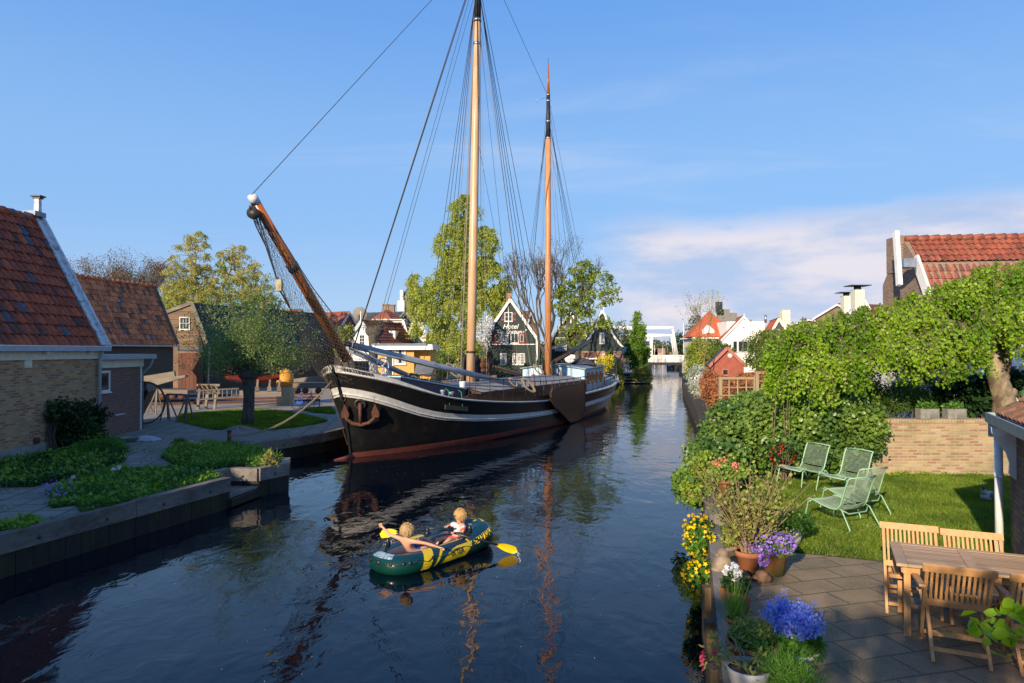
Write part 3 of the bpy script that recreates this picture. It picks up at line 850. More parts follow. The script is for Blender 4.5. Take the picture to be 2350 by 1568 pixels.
brickmat('dark_brick', (0.20, 0.065, 0.045), (0.14, 0.048, 0.035), (0.22, 0.09, 0.06), (0.26, 0.22, 0.19), dirt_amt=.2)
brickmat('garden_brick', (0.46, 0.33, 0.17), (0.38, 0.25, 0.13), (0.30, 0.15, 0.09), (0.36, 0.31, 0.21), bw=.22, bh=.068, mort=.012, dirt=(0.17, 0.16, 0.06), dirt_amt=.8)
brickmat('shed_brick', (0.26, 0.10, 0.075), (0.19, 0.07, 0.055), (0.30, 0.17, 0.08), (0.13, 0.10, 0.08), bw=.22, bh=.07, mort=.012, dirt_amt=.1)
brickmat('house_brick', (0.28, 0.16, 0.10), (0.22, 0.12, 0.08), (0.16, 0.08, 0.06), (0.30, 0.26, 0.2), dirt_amt=.2)
brickmat('red_brick', (0.34, 0.12, 0.07), (0.26, 0.09, 0.055), (0.38, 0.18, 0.10), (0.3, 0.26, 0.2), dirt_amt=.1)
leafmat('willow_leaf', (0.42, 0.48, 0.08), (0.54, 0.58, 0.13), (0.30, 0.37, 0.06), .45)
leafmat('birch_far_leaf', (0.38, 0.36, 0.07), (0.50, 0.46, 0.11), (0.28, 0.30, 0.06), .3)
leafmat('pollard_leaf', (0.17, 0.28, 0.07), (0.26, 0.38, 0.10), (0.10, 0.19, 0.05), .35)
leafmat('ochre_bud', (0.20, 0.13, 0.05), (0.14, 0.09, 0.04), None, .2)
leafmat('spring_leaf', (0.26, 0.34, 0.04), (0.36, 0.42, 0.06), (0.14, 0.20, 0.03), .4)
leafmat('birch_leaf', (0.22, 0.38, 0.018), (0.32, 0.46, 0.035), (0.13, 0.27, 0.012), .42, .42, .4)
leafmat('hornbeam_leaf', (0.17, 0.30, 0.03), (0.24, 0.38, 0.04), (0.10, 0.20, 0.02), .35)
leafmat('bush_leaf', (0.12, 0.19, 0.03), (0.20, 0.26, 0.05), (0.07, 0.12, 0.02), .3)
leafmat('bush_light', (0.30, 0.36, 0.05), (0.40, 0.42, 0.07), (0.16, 0.22, 0.03), .35)
leafmat('dark_leaf', (0.022, 0.060, 0.016), (0.035, 0.085, 0.025), (0.014, 0.04, 0.012), .25)
leafmat('ivy_leaf', (0.10, 0.19, 0.03), (0.19, 0.29, 0.045), (0.055, 0.12, 0.025), .15, .4, .45)
leafmat('ivy_light', (0.22, 0.32, 0.03), (0.30, 0.38, 0.05), (0.12, 0.22, 0.02), .3)
leafmat('beech_brown', (0.42, 0.17, 0.07), (0.52, 0.24, 0.10), (0.24, 0.09, 0.045), .3)
leafmat('grass_blade', (0.12, 0.21, 0.016), (0.20, 0.28, 0.028), (0.08, 0.15, 0.012), .35)
leafmat('grass_dry', (0.28, 0.28, 0.06), (0.36, 0.34, 0.10), None, .3)
leafmat('bed_leaf', (0.08, 0.20, 0.025), (0.13, 0.28, 0.035), (0.04, 0.12, 0.02), .35)
leafmat('bed_light', (0.17, 0.32, 0.04), (0.25, 0.38, 0.06), None, .35)
leafmat('fern_leaf', (0.08, 0.16, 0.018), (0.13, 0.22, 0.03), (0.045, 0.10, 0.014), .35)
leafmat('yellow_flower', (0.85, 0.55, 0.01), (0.9, 0.62, 0.02), None, .25)
leafmat('forsythia_leaf', (0.62, 0.50, 0.03), (0.72, 0.60, 0.05), (0.35, 0.38, 0.04), .3)
leafmat('violet_flower', (0.34, 0.20, 0.72), (0.46, 0.30, 0.80), None, .25)
leafmat('blue_flower', (0.18, 0.27, 0.85), (0.42, 0.52, 0.92), None, .25)
leafmat('white_flower', (0.75, 0.75, 0.75), (0.85, 0.85, 0.82), None, .25)
leafmat('pink_flower', (0.75, 0.22, 0.16), (0.85, 0.36, 0.28), None, .25)
leafmat('red_flower', (0.70, 0.03, 0.01), (0.8, 0.06, 0.02), None, .25)
leafmat('magenta_flower', (0.55, 0.05, 0.14), (0.65, 0.1, 0.2), None, .25)
leafmat('olive_leaf', (0.24, 0.27, 0.05), (0.34, 0.36, 0.08), (0.12, 0.15, 0.03), .3)
leafmat('silver_leaf', (0.40, 0.44, 0.36), (0.6, 0.62, 0.55), (0.2, 0.26, 0.16), .3)
leafmat('far_leaf', (0.10, 0.13, 0.05), (0.15, 0.17, 0.06), (0.06, 0.08, 0.03), .25)
leafmat('pollen', (0.62, 0.55, 0.20), (0.5, 0.5, 0.3), None, .2)
def slabmat(name, c1, c2, joint, w, h, rot=0.0, moss=(0.05, 0.08, 0.02), moss_amt=.5, offset=.5, mort=.012):
 m, nt, b, out = newmat(name)
 L = nt.links.new
 tc = nd(nt, 'ShaderNodeTexCoord')
 v = mapping(nt, tc.outputs['Object'], rot=(0, 0, rot))
 nw = nd(nt, 'ShaderNodeTexNoise'); nw.inputs['Scale'].default_value = 1.7; L(v, nw.inputs['Vector'])
 add = nd(nt, 'ShaderNodeVectorMath', operation='MULTIPLY_ADD'); L(nw.outputs['Color'], add.inputs[0]); add.inputs[1].default_value = (0.05, 0.05, 0); L(v, add.inputs[2])
 br = nd(nt, 'ShaderNodeTexBrick', offset=offset)
 br.inputs['Color1'].default_value = c4(c1); br.inputs['Color2'].default_value = c4(c2); br.inputs['Mortar'].default_value = c4(joint)
 br.inputs['Scale'].default_value = 1; br.inputs['Mortar Size'].default_value = mort; br.inputs['Mortar Smooth'].default_value = 0.3
 br.inputs['Brick Width'].default_value = w; br.inputs['Row Height'].default_value = h
 L(add.outputs[0], br.inputs['Vector'])
 n = noise_(nt, tc.outputs['Object'], 1.4, 8, 0.7)
 k = nd(nt, 'ShaderNodeMath', operation='MULTIPLY'); L(rmp(nt, n, 0.45, 0.68), k.inputs[0]); k.inputs[1].default_value = moss_amt
 c = mixc(nt, k.outputs[0], br.outputs['Color'], moss)
 n2 = noise_(nt, tc.outputs['Object'], 90, 3, .6)
 c = mixc(nt, rmp(nt, n2, .50, .80), c, tuple(min(1, x * 2.2) for x in c1))
 L(c, b.inputs['Base Color'])
 b.inputs['Roughness'].default_value = 0.85
 h_ = nd(nt, 'ShaderNodeMath', operation='MULTIPLY_ADD'); L(br.outputs['Fac'], h_.inputs[0]); h_.inputs[1].default_value = -1.5; L(n2, h_.inputs[2])
 bump(nt, b, h_.outputs[0], 0.5, 0.012)
slabmat('patio_slabs', (0.27, 0.195, 0.115), (0.20, 0.15, 0.092), (0.07, 0.068, 0.035), 0.62, 0.40, rot=rad(-15), moss=(0.085, 0.085, 0.04), moss_amt=.8, mort=.016)
slabmat('path_slabs', (0.24, 0.22, 0.185), (0.17, 0.16, 0.14), (0.05, 0.07, 0.02), 0.60, 0.60, rot=rad(-8), moss=(0.06, 0.075, 0.04), offset=0.0, mort=.03)
slabmat('yard_paving', (0.26, 0.235, 0.20), (0.22, 0.20, 0.175), (0.15, 0.14, 0.12), 0.30, 0.30, rot=rad(10), moss=(0.16, 0.14, 0.10), mort=.006)
def watermat():
 m, nt, b, out = newmat('canal_water')
 L = nt.links.new
 tc = nd(nt, 'ShaderNodeTexCoord')
 g = nd(nt, 'ShaderNodeNewGeometry')
 b.inputs['Base Color'].default_value = (0.001, 0.004, 0.009, 1)
 b.inputs['Roughness'].default_value = 0.015
 b.inputs['IOR'].default_value = 1.333
 b.inputs['Specular IOR Level'].default_value = 0.5
 pos = g.outputs['Position']
 n1 = noise_(nt, mapping(nt, pos, (0.9, 0.55, 1), rot=(0, 0, .3)), 1.0, 2, 0.45, 0.6)
 n2 = noise_(nt, mapping(nt, pos, (2.6, 1.8, 1), rot=(0, 0, -.4)), 1.0, 3, 0.5, 0.8)
 patch = rmp(nt, noise_(nt, mapping(nt, pos, (0.12, 0.07, 1)), 1.0, 2), 0.42, 0.62)
 n3 = noise_(nt, mapping(nt, pos, (9, 6, 1)), 1.0, 2)
 def M_(op, a, b_=None, c=None):
  q = nd(nt, 'ShaderNodeMath', operation=op)
  for i, v in enumerate((a, b_, c)):
   if v is None: continue
   if isinstance(v, (int, float)): q.inputs[i].default_value = v
   else: L(v, q.inputs[i])
  return q.outputs[0]
 h = M_('MULTIPLY', n1, 1.0)
 h = M_('MULTIPLY_ADD', n2, 0.38, h)
 h = M_('MULTIPLY_ADD', M_('MULTIPLY', n3, patch), 0.040, h)
 for (cx, cy, amp, r0, k) in ((-0.55, 9.9, .020, 1.1, 17.0), (-2.3, 10.9, .020, 1.0, 14.0), (-5.9, 15.2, .010, 0.9, 13.0)):
  d = nd(nt, 'ShaderNodeVectorMath', operation='DISTANCE'); L(pos, d.inputs[0]); d.inputs[1].default_value = (cx, cy, 0)
  dd = M_('MULTIPLY_ADD', n2, .35, d.outputs['Value'])
  w = M_('SINE', M_('MULTIPLY', dd, k))
  f = M_('MULTIPLY', M_('POWER', 2.718, M_('MULTIPLY', d.outputs['Value'], -1 / r0)), amp * 2.4)
  h = M_('MULTIPLY_ADD', w, f, h)
 bump(nt, b, h, 1.0, 0.022)
watermat()
# ---------------------------------------------------------------- setting: water and ground
def struct(name, mb, mat):
 return tag(obj(name, mb, mat), kind='structure')
mb = MB(); mb.poly([(-900, -60, 0), (900, -60, 0), (900, 1500, 0), (-900, 1500, 0)])
struct('canal_water', mb, 'canal_water')
mb = MB(); mb.poly([(-900, -60, -1.6), (900, -60, -1.6), (900, 1500, -1.6), (-900, 1500, -1.6)])
struct('canal_bed', mb, 'soil')
ZL, ZR = 0.65, 0.8
LB = [(-10.3, -40), (-9.25, 3), (-8.35, 11.1), (-6.68, 16.15), (-7.45, 16.9), (-7.2, 17.45), (-6.45, 17.4), (-6.0, 18.3), (-6.7, 19.8), (-8.75, 21.4), (-6.85, 25.0), (-5.4, 31), (-3.2, 38), (2.5, 50), (9.2, 66), (12.3, 78.5), (16.2, 80), (21.1, 122), (20.5, 140), (0, 150), (-60, 170), (-300, 190)]
RB = [(0.284 + .26 * y, y) for y in (-40, 0, 8, 15.4)] + [(4.9, 17.5), (8.7, 32), (15.0, 60), (22.4, 90), (31.5, 121), (33, 140), (60, 150), (300, 170)]
def bank(name, edge, far, z, mat, zb=-1.6):
 mb = MB()
 poly = [(x, y, z) for x, y in edge] + [(x, y, z) for x, y in far]
 n = len(poly)
 from mathutils.geometry import tessellate_polygon
 tris = tessellate_polygon([[Vector(p) for p in poly]])
 fs = []
 for t in tris:
  a, b, c = (Vector(poly[i]) for i in t)
  fs.append(tuple(t) if (b - a).cross(c - a).z > 0 else (t[0], t[2], t[1]))
 mb.add(poly, fs)
 e = [(x, y) for x, y in edge]
 for i in range(len(e) - 1):
  (x0, y0), (x1, y1) = e[i], e[i + 1]
  mb.add([(x0, y0, z), (x1, y1, z), (x1, y1, zb), (x0, y0, zb)], [(0, 1, 2, 3)])
 return struct(name, mb, mat)
bank('left_bank_ground', LB, [(-900, 190), (-900, -40)], ZL, 'path_slabs')
bank('right_bank_ground', RB, [(900, 170), (900, -40)], ZR, 'soil')
mb = MB(); mb.poly([(-900, 420, 0.6), (900, 420, 0.6), (900, 1500, 0.6), (-900, 1500, 0.6)]); mb.add([(-900, 420, .6), (900, 420, .6), (900, 420, -1.6), (-900, 420, -1.6)], [(0, 1, 2, 3)])
struct('far_shore_ground', mb, 'far_leaf')
def sheet(name, pts, z, mat, kind='structure'):
 from mathutils.geometry import tessellate_polygon
 P = [Vector((p[0], p[1], z)) for p in pts]
 fs = []
 for t in tessellate_polygon([P]):
  a, b, c = (P[i] for i in t)
  fs.append(tuple(t) if (b - a).cross(c - a).z > 0 else (t[0], t[2], t[1]))
 mb = MB(); mb.add([tuple(p) for p in P], fs)
 return tag(obj(name, mb, mat), kind=kind)
sheet('patio_paving', [(.45, -2), (2.62, 8.3), (3.0, 9.9), (3.95, 9.88), (7.2, 8.6), (12, 7.6), (12, -2)], ZR + .006, 'patio_slabs')
LAWN_R = [(3.0, 9.9), (3.95, 9.88), (7.2, 8.6), (9.6, 8.2), (11.4, 15.85), (8.2, 15.8), (4.7, 15.8), (4.2, 14.2)]
plain('lawn_soil', (0.055, 0.085, 0.02), (0.09, 0.10, 0.035), 9, 0.95, bmp=.6)
sheet('lawn_ground', LAWN_R, ZR + .012, 'lawn_soil')
def pts_in(poly, n, rg):
 P = np.array([(p[0], p[1]) for p in poly]); lo, hi = P.min(0), P.max(0); out = []
 tot = 0
 while tot < n:
  q = rg.uniform(lo, hi, size=(n, 2))
  ins = np.zeros(len(q), bool)
  j = len(P) - 1
  for i in range(len(P)):
   xi, yi = P[i]; xj, yj = P[j]
   c = ((yi > q[:, 1]) != (yj > q[:, 1])) & (q[:, 0] < (xj - xi) * (q[:, 1] - yi) / (yj - yi + 1e-12) + xi)
   ins ^= c; j = i
  out.append(q[ins]); tot += ins.sum()
 return np.concatenate(out)[:n]
def grass(name, poly, n, z, h, mat, seed=1, wid=9.0, lean=.5):
 rg = np.random.default_rng(seed)
 q = pts_in(poly, n, rg)
 P = np.column_stack([q, np.full(len(q), z)])
 d = rg.normal(size=(n, 3)) * lean; d[:, 2] = 1.0
 hh = 1.0
 o = leaves_obj(name, P, h, mat, None, aspect=wid, seed=seed, dirs=d * 3, shape='blade', sizevar=.5)
 return tag(o, kind='stuff')
grass('lawn_grass', LAWN_R, 150000, ZR + .01, .07, 'grass_blade', 3, 6.5, .7)
grass('lawn_grass', LAWN_R, 42000, ZR + .01, .06, 'grass_dry', 4, 6.0, 1.0)
rg = np.random.default_rng(5)
edge = [(x + rg.normal() * .07, y + rg.normal() * .07) for x, y in [(3.0, 9.9), (3.95, 9.88), (5, 9.45), (6, 9.05), (7.2, 8.6)]]
LAWN_L = [G(406, 967, ZL), G(417, 953, ZL), G(520, 945, ZL), G(593, 943, ZL), G(658, 947, ZL), G(700, 955, ZL), G(753, 968, ZL), G(690, 980, ZL), G(584, 992, ZL), G(483, 986, ZL)]
sheet('lawn_ground', LAWN_L, ZL + .012, 'lawn_soil')
grass('lawn_grass', LAWN_L, 60000, ZL + .01, .12, 'grass_blade', 8, 6, .5)
L2 = [G(690, 941, ZL), G(760, 938, ZL), G(770, 952, ZL), G(720, 948, ZL)]
sheet('lawn_ground', L2, ZL + .012, 'lawn_soil')
grass('lawn_grass', L2, 9000, ZL + .01, .14, 'grass_blade', 9, 6, .5)
YARD = [G(330, 935, ZL), G(800, 935, ZL), (-7, 40), (-6, 60), (-40, 60), (-40, 34)]
sheet('boatyard_ground', [(-24, 33.5), (-5.9, 32.0), (-4.8, 36), (1, 50), (6.5, 62), (10, 78), (-10, 82), (-60, 82), (-60, 33.5)], ZL + .008, 'yard_paving')
# ---------------------------------------------------------------- left bank: quays
def plank_quay(name, label, pts, z, n_board, gap=.0, h1=.26, group=None, wet=True):
 """cap board, front plank with bolts, wet sheet piling below"""
 t = thing(name, label, 'quay', (pts[0][0], pts[0][1], 0), 0, group)
 cap = MB(); fr = MB(); wet_ = MB(); bolts = []
 rn = random.Random(len(pts) + int(abs(pts[0][0]) * 10))
 for i in range(len(pts) - 1):
  a = Vector((pts[i][0], pts[i][1], 0)); b = Vector((pts[i + 1][0], pts[i + 1][1], 0))
  L = (b - a).length; u = (b - a) / L
  nn = Vector((u.y, -u.x, 0))           # towards the water (right of travel)
  k = max(1, round(L / 3.2))
  for j in range(k):
   p = a + u * (L * j / k + .006); q = a + u * (L * (j + 1) / k - .006)
   dz = rn.uniform(-.006, .006)
   cap.beam(p + Vector((0, 0, z + .045 + dz)) - nn * .04, q + Vector((0, 0, z + .045 + dz)) - nn * .04, .22, .06)
   fr.beam(p + nn * .035 + Vector((0, 0, z - h1 / 2 + .01)), q + nn * .035 + Vector((0, 0, z - h1 / 2 + .01)), .06, h1)
   m = max(1, int((q - p).length / 1.1))
   for e in range(m):
    c = p.lerp(q, (e + .5) / m) + nn * .068 + Vector((0, 0, z - h1 / 2))
    R = rotm(nn)
    bolts.append((c, Matrix((Vector((0, 0, 1)).cross(nn), Vector((0, 0, 1)), nn)).transposed()))
  if wet:
   n = max(1, int(L / .28))
   for e in range(n):
    p = a + u * (L * e / n + .004); q = a + u * (L * (e + 1) / n - .004)
    off = rn.uniform(0, .012)
    wet_.beam(p + nn * (-.0 + off) + Vector((0, 0, (z - h1 - .4) / 2 - .1)), q + nn * (-.0 + off) + Vector((0, 0, (z - h1 - .4) / 2 - .1)), .05, z - h1 + .75)
 obj('cap_board', cap, 'quay_wood', t); obj('front_plank', fr, 'quay_wood', t)
 if wet: obj('sheet_piling', wet_, 'quay_wet', t)
 for c, R in bolts:
  m_ = MB(); m_.lathe([(.032, 0), (.03, .012), (.014, .02), (.001, .021)], c, 8, R=R); obj('bolt', m_, 'iron', t, uv=False)
 return t
plank_quay('quay_edge', 'long grey plank quay edge with bolts along the near left flower bed', [LB[0], LB[1], LB[2], LB[3]], ZL, 3)
plank_quay('quay_edge', 'stepped out plank box edge with shrub on its corner', [(-7.45, 16.9), (-7.2, 17.45), (-6.45, 17.4), (-6.0, 18.3), (-6.3, 19.2)], ZL, 3)
plank_quay('quay_edge', 'far left plank quay running behind the black bow', [(-8.75, 21.4), (-6.85, 25.0), (-5.4, 31), (-3.2, 38)], ZL, 3)
t = thing('landing_step', 'low wooden landing step at the water between two quay boxes', 'step', (-6.9, 16.6, 0))
mb = MB(); mb.prism([(-6.68, 16.15, .22), (-6.45, 17.36, .22), (-7.18, 17.42, .22), (-7.42, 16.9, .22), (-7.2, 16.3, .22)], (0, 0, .06)); obj('deck', mb, 'quay_wood', t)
mb = MB(); mb.beam((-6.62, 16.1, .12), (-6.38, 17.36, .12), .07, .18); obj('front_plank', mb, 'quay_wet', t)
# ---------------------------------------------------------------- near brick house (left edge)
HX, HY0, HY1 = -14.15, -6.0, 23.4
EZ = 3.86; RXX, RZ = -16.3, 8.15
t = thing('brick_house', 'yellow brick house with steep orange tiled roof and white bargeboard', 'house', (-16.3, 16, ZL))
mb = MB()
w0 = -18.45
mb.box(w0, HY0, ZL - .2, HX, HY1, EZ - .35)
mb.prism([(w0, HY1 - .25, EZ - .35), (HX, HY1 - .25, EZ - .35), (RXX, HY1 - .25, RZ - .3)], (0, .24, 0))
mb.prism([(w0, HY0, EZ - .35), (HX, HY0, EZ - .35), (RXX, HY0, RZ - .3)], (0, .24, 0))
obj('wall', mb, 'yellow_brick', t)
mb = MB(); mb.box(HX - .02, HY0, ZL, HX + .035, HY1 + .03, ZL + .28); obj('plinth', mb, 'concrete', t)
rise = RZ - EZ; run = RXX - HX - .12
up = Vector((run, 0, rise)).normalized(); SL = math.hypot(run, rise)
mb = MB(); pantiles(mb, (HX + .16, 1.0, EZ), (HX + .16, HY1 + .0, EZ), up, SL, .285, .36, .045, .05)
o = obj('roof', mb, 'near_tiles', t)
mb2 = MB(); pantiles(mb2, (w0 - .12, HY1, EZ), (w0 - .12, 1.0, EZ), Vector((-run, 0, rise)), SL, .285, .36, .045, .05, nx=3)
obj('roof', mb2, 'near_tiles', t)
mb = MB(); mb.prism([(HX + .1, HY0, EZ - .06), (RXX, HY0, RZ - .08), (w0 - .1, HY0, EZ - .06)], (0, HY1 - HY0 - .1, 0)); obj('roof_deck', mb, 'black_wood', t)
mb = MB(); y = 1.0
while y < HY1 - .2:
 a = Vector((RXX, y, RZ + .03)); b = Vector((RXX, y + .42, RZ + .05))
 mb.tube([a, b], [.13, .15], 10); y += .40
obj('ridge_tiles', mb, 'near_tiles', t)
mb = MB()
for s_, x0 in ((1, HX + .22), (-1, w0 - .22)):
 a = Vector((x0, HY1 + .05, EZ - .02)); b = Vector((RXX, HY1 + .05, RZ + .16))
 mb.beam(a, b, .10, .34, up=(1 * s_, 0, .5))
mb.beam((HX + .24, HY1 - .08, EZ + .05), (RXX, HY1 - .08, RZ + .27), .32, .05, up=(1, 0, .5))
obj('bargeboard', mb, 'old_white', t)
mb = MB(); mb.obox((RXX, HY1 - .15, RZ + .22), (.42, .55, .16)); mb.obox((RXX - .05, HY1 - .6, RZ + .14), (.35, .5, .10)); obj('ridge_flashing', mb, 'lead', t)
mb = MB(); mb.obox((RXX + .02, HY1 - .02, RZ + .52), (.17, .17, .62), taper=.85); obj('finial', mb, 'old_white', t)
mb = MB(); mb.obox((RXX + .02, HY1 - .02, RZ + .86), (.36, .30, .045)); mb.obox((RXX + .02, HY1 - .02, RZ + .80), (.26, .2, .05)); obj('finial_cap', mb, 'iron', t)
mb = MB(); mb.box(HX + .002, HY0, EZ - .42, HX + .06, HY1 + .06, EZ - .12); obj('fascia', mb, 'cream_paint', t)
mb = MB(); mb.box(HX + .06, HY0, EZ - .16, HX + .30, HY1 + .22, EZ - .02); obj('gutter', mb, 'grey_fascia', t)
mb = MB(); mb.box(HX + .062, HY0, EZ - .018, HX + .31, HY1 + .23, EZ + .012); obj('gutter_rim', mb, 'white_paint', t)
for yy in np.arange(10, 23, 2.1):
 mb = MB(); mb.box(HX + .06, yy, EZ - .25, HX + .20, yy + .12, EZ - .163); obj('bracket', mb, 'cream_paint', t)
mb = MB(); x = HX + .13; yy = HY1 - .12
mb.tube([(x + .05, yy, EZ - .16), (x + .05, yy, EZ - .26), (x - .02, yy, EZ - .45), (x - .02, yy, ZL)], .05, 10)
obj('downpipe', mb, 'grey_fascia', t)
for z in (1.2, 2.4):
 mb = MB(); mb.tube([(x - .02, yy, z), (x - .02, yy, z + .05)], .062, 10); obj('pipe_clamp', mb, 'grey_fascia', t)
mb = MB(); p = V(101, 821, 0.0001 + 19.9); gy = 19.0
c = Vector((HX + .015, 19.95, 3.34))
mb.obox(c, (.03, .30, .26))
for k in range(4): mb.obox(c + Vector((.02, 0, -.085 + k * .055)), (.012, .25, .018))
obj('vent_grille', mb, 'cream_paint', t)
mb = MB(); mb.tube([(HX - .02, 20.3, 1.05), (HX + .10, 20.3, 1.05)], .09, 12); obj('vent_pipe', mb, 'rust', t)
mb = MB(); cx, cy = HX - 1.25, 16.6
mb.box(cx - .25, cy - .3, 4.6, cx + .3, cy + .42, 5.55); obj('chimney', mb, 'yellow_brick', t)
mb = MB(); mb.box(cx - .30, cy - .35, 5.55, cx + .35, cy + .47, 5.62); obj('chimney_cap', mb, 'grey_stone', t)
mb = MB(); mb.prism([(cx + .31, cy - .5, 4.55), (cx + .95, cy - .55, 4.12), (cx + .98, cy + .75, 4.12), (cx + .31, cy + .62, 4.55)], (0.06, 0, .12)); obj('flashing', mb, 'lead', t)
EXT = thing('brick_extension', 'small dark brick lean-to with white fascia behind the yellow brick house', 'outhouse', (-13.9, 25.6, ZL))
mb = MB(); ex1 = -14.45
A1 = V(243, 850, 26.4)
mb.box(-17.5, 23.45, ZL - .1, ex1, 26.6, 3.35); obj('wall', mb, 'dark_brick', EXT)
mb = MB(); mb.box(-17.6, 23.4, 3.40, ex1 + .25, 27.3, 3.58); obj('gutter', mb, 'grey_fascia', EXT)
mb = MB(); mb.box(-17.55, 23.5, 3.1, ex1 + .06, 26.7, 3.40); obj('fascia', mb, 'cream_paint', EXT)
mb = MB(); mb.box(ex1 - .02, 26.55, ZL, ex1 + .03, 26.63, 3.1); obj('corner_trim', mb, 'white_paint', EXT)
window(EXT, (ex1, 23.5, 0), (0, 1, 0), (1, 0, 0), .12, 2.25, .85, .75, 1, 1)
mb = MB(); mb.tube([(ex1 + .2, 27.1, 3.4), (ex1 + .15, 27.0, 3.1), (ex1 - .1, 26.9, 2.8), (ex1 - .1, 26.9, ZL)], .05, 8); obj('downpipe', mb, 'zinc', EXT)
# ---------------------------------------------------------------- generic gabled building
def gable_house(name, label, P0, ang, length, width, eave, ridge, zb=ZL, wall='black_green', roof='red_tiles', tw=.26, th=.36, rake='white_paint', rake_w=.22, over=.18, front_boards=None, pitch=.2, cat='house', group=None, base_brick=None, base_h=0, vertical=True, simple=False, side_boards=True, ridge_tiles=True):
 """P0 = middle of the front gable at the ground; ang = heading of the ridge away from the viewer (0 = +Y, + to the right)"""
 P0 = Vector((P0[0], P0[1], zb))
 d = Vector((math.sin(ang), math.cos(ang), 0)); u = Vector((d.y, -d.x, 0))    # u = right
 t = thing(name, label, cat, P0, 0, group)
 hw = width / 2
 Zv = Vector((0, 0, 1))
 mb = MB()
 def pt(a, b, z): return P0 + u * a + d * b + Zv * (z - zb)
 prof = [(-hw, zb - .1), (hw, zb - .1), (hw, eave), (0, ridge), (-hw, eave)]
 mb.prism([pt(a, .03, z) for a, z in prof], d * (length - .06))
 obj('wall', mb, wall if front_boards is None else front_boards, t)
 if front_boards is not None:
  mb = MB(); lo = zb + base_h
  boards(mb, P0 - Zv * zb, u, -d, [(-hw, lo), (hw, lo), (hw, eave), (0, ridge), (-hw, eave)], pitch, .018, vertical)
  obj('front_boards', mb, front_boards, t)
  if side_boards:
   mb = MB()
   boards(mb, P0 + u * hw - Zv * zb, d, u, [(0, lo), (length, lo), (length, eave), (0, eave)], pitch, .018, False)
   boards(mb, P0 - u * hw - Zv * zb, d, -u, [(0, lo), (length, lo), (length, eave), (0, eave)], pitch, .018, False)
   obj('side_boards', mb, front_boards, t)
 if base_brick:
  mb = MB(); mb.prism([pt(-hw - .03, -.04, zb - .1), pt(hw + .03, -.04, zb - .1), pt(hw + .03, length, zb - .1), pt(-hw - .03, length, zb - .1)], (0, 0, base_h + .1)); obj('brick_base', mb, base_brick, t)
 sl = math.hypot(hw, ridge - eave)
 for s in (1, -1):
  mb = MB(); upv = (u * (-s) * hw + Zv * (ridge - eave)).normalized()
  ex = .22
  Nn = (u * s * (ridge - eave) + Zv * hw).normalized()
  A = pt(s * hw, -over, eave) - upv * ex + Nn * .06; B = pt(s * hw, length + over * .5, eave) - upv * ex + Nn * .06
  pantiles(mb, A, B, upv, sl + ex, tw, th, .03 if not simple else .022, .03, nx=4 if not simple else 3)
  obj('roof', mb, roof, t)
  mb = MB(); A2 = pt(s * hw, -over + .02, eave) - upv * ex; B2 = pt(s * hw, length, eave) - upv * ex
  mb.prism([A2, B2, B2 + upv * (sl + ex), A2 + upv * (sl + ex)], Nn * .05); obj('roof_boarding', mb, 'black_wood', t)
 if ridge_tiles:
  mb = MB(); y = -over
  while y < length:
   mb.tube([pt(0, y, ridge + .07), pt(0, y + .42, ridge + .09)], [.10, .12], 8); y += .4
  obj('ridge_tiles', mb, roof, t)
 if rake:
  mb = MB()
  for s in (1, -1):
   upv = (u * (-s) * hw + Zv * (ridge - eave)).normalized()
   a = pt(s * hw, -over - .02, eave) - upv * .3; b = pt(0, -over - .02, ridge + .04)
   Nn = (u * s * (ridge - eave) + Zv * hw).normalized()
   mb.beam(a - Nn * .02, b - Nn * .02, .05, rake_w, up=Nn)
  obj('bargeboard', mb, rake, t)
 t_info = dict(t=t, P0=P0 - Zv * zb, u=u, n=-d, d=d, hw=hw)
 return t_info
def front_window(I, u0, z0, w, h, **k):
 return window(I['t'], I['P0'], I['u'], I['n'], u0, z0, w, h, **k)
# ---------------------------------------------------------------- tiled barn, black walls
def V3_(x, y, z): return Vector((x, y, z))
br_t = thing('boat_barn', 'black wooden barn under a sunlit orange pantile roof', 'barn', (-23, 38, ZL))
ra = V(350, 658, 46.0); rz_ = ra.z                       # ridge right end
r0_ = V(183, 635, 40.0)
rl = Vector((r0_.x - (ra.x - r0_.x) * 1.0, r0_.y - (ra.y - r0_.y) * 1.0, rz_)); rr_ = Vector((ra.x, ra.y, rz_))
dv = (rr_ - rl); dv.z = 0; LL = dv.length; dv.normalize()
pn = Vector((dv.y, -dv.x, 0))
eb = V(405, 792, 0.0001 + 43.4); ez_ = eb.z
wd = (Vector((eb.x, eb.y, 0)) - Vector((rr_.x, rr_.y, 0))).dot(pn)
kx = (405 - 1175) / FPX; wd = (kx * rr_.y - rr_.x) / (pn.x - kx * pn.y); E1 = Vector((rr_.x, rr_.y, 0)) + pn * wd; ez_ = V(405, 792, E1.y).z; E0 = Vector((rl.x, rl.y, 0)) + pn * wd
mb = MB(); upv = (Vector((0, 0, rz_ - ez_)) - pn * wd)
pantiles(mb, E0 + Vector((0, 0, ez_)), E1 + Vector((0, 0, ez_)), upv, upv.length, .27, .36, .045, .045, nx=4)
obj('roof', mb, 'barn_tiles', br_t)
mb = MB(); pantiles(mb, E1 - pn * 2 * wd + Vector((0, 0, ez_)), E0 - pn * 2 * wd + Vector((0, 0, ez_)), Vector((0, 0, rz_ - ez_)) + pn * wd, upv.length, .27, .36, .04, .04, nx=3); obj('roof', mb, 'barn_tiles', br_t)
mb = MB(); y = 0
while y < LL:
 a = rl + dv * y; mb.tube([a + V3_(0, 0, .02), a + dv * .44 + V3_(0, 0, .05)], [.12, .15], 8); y += .42
obj('ridge_tiles', mb, 'barn_tiles', br_t)
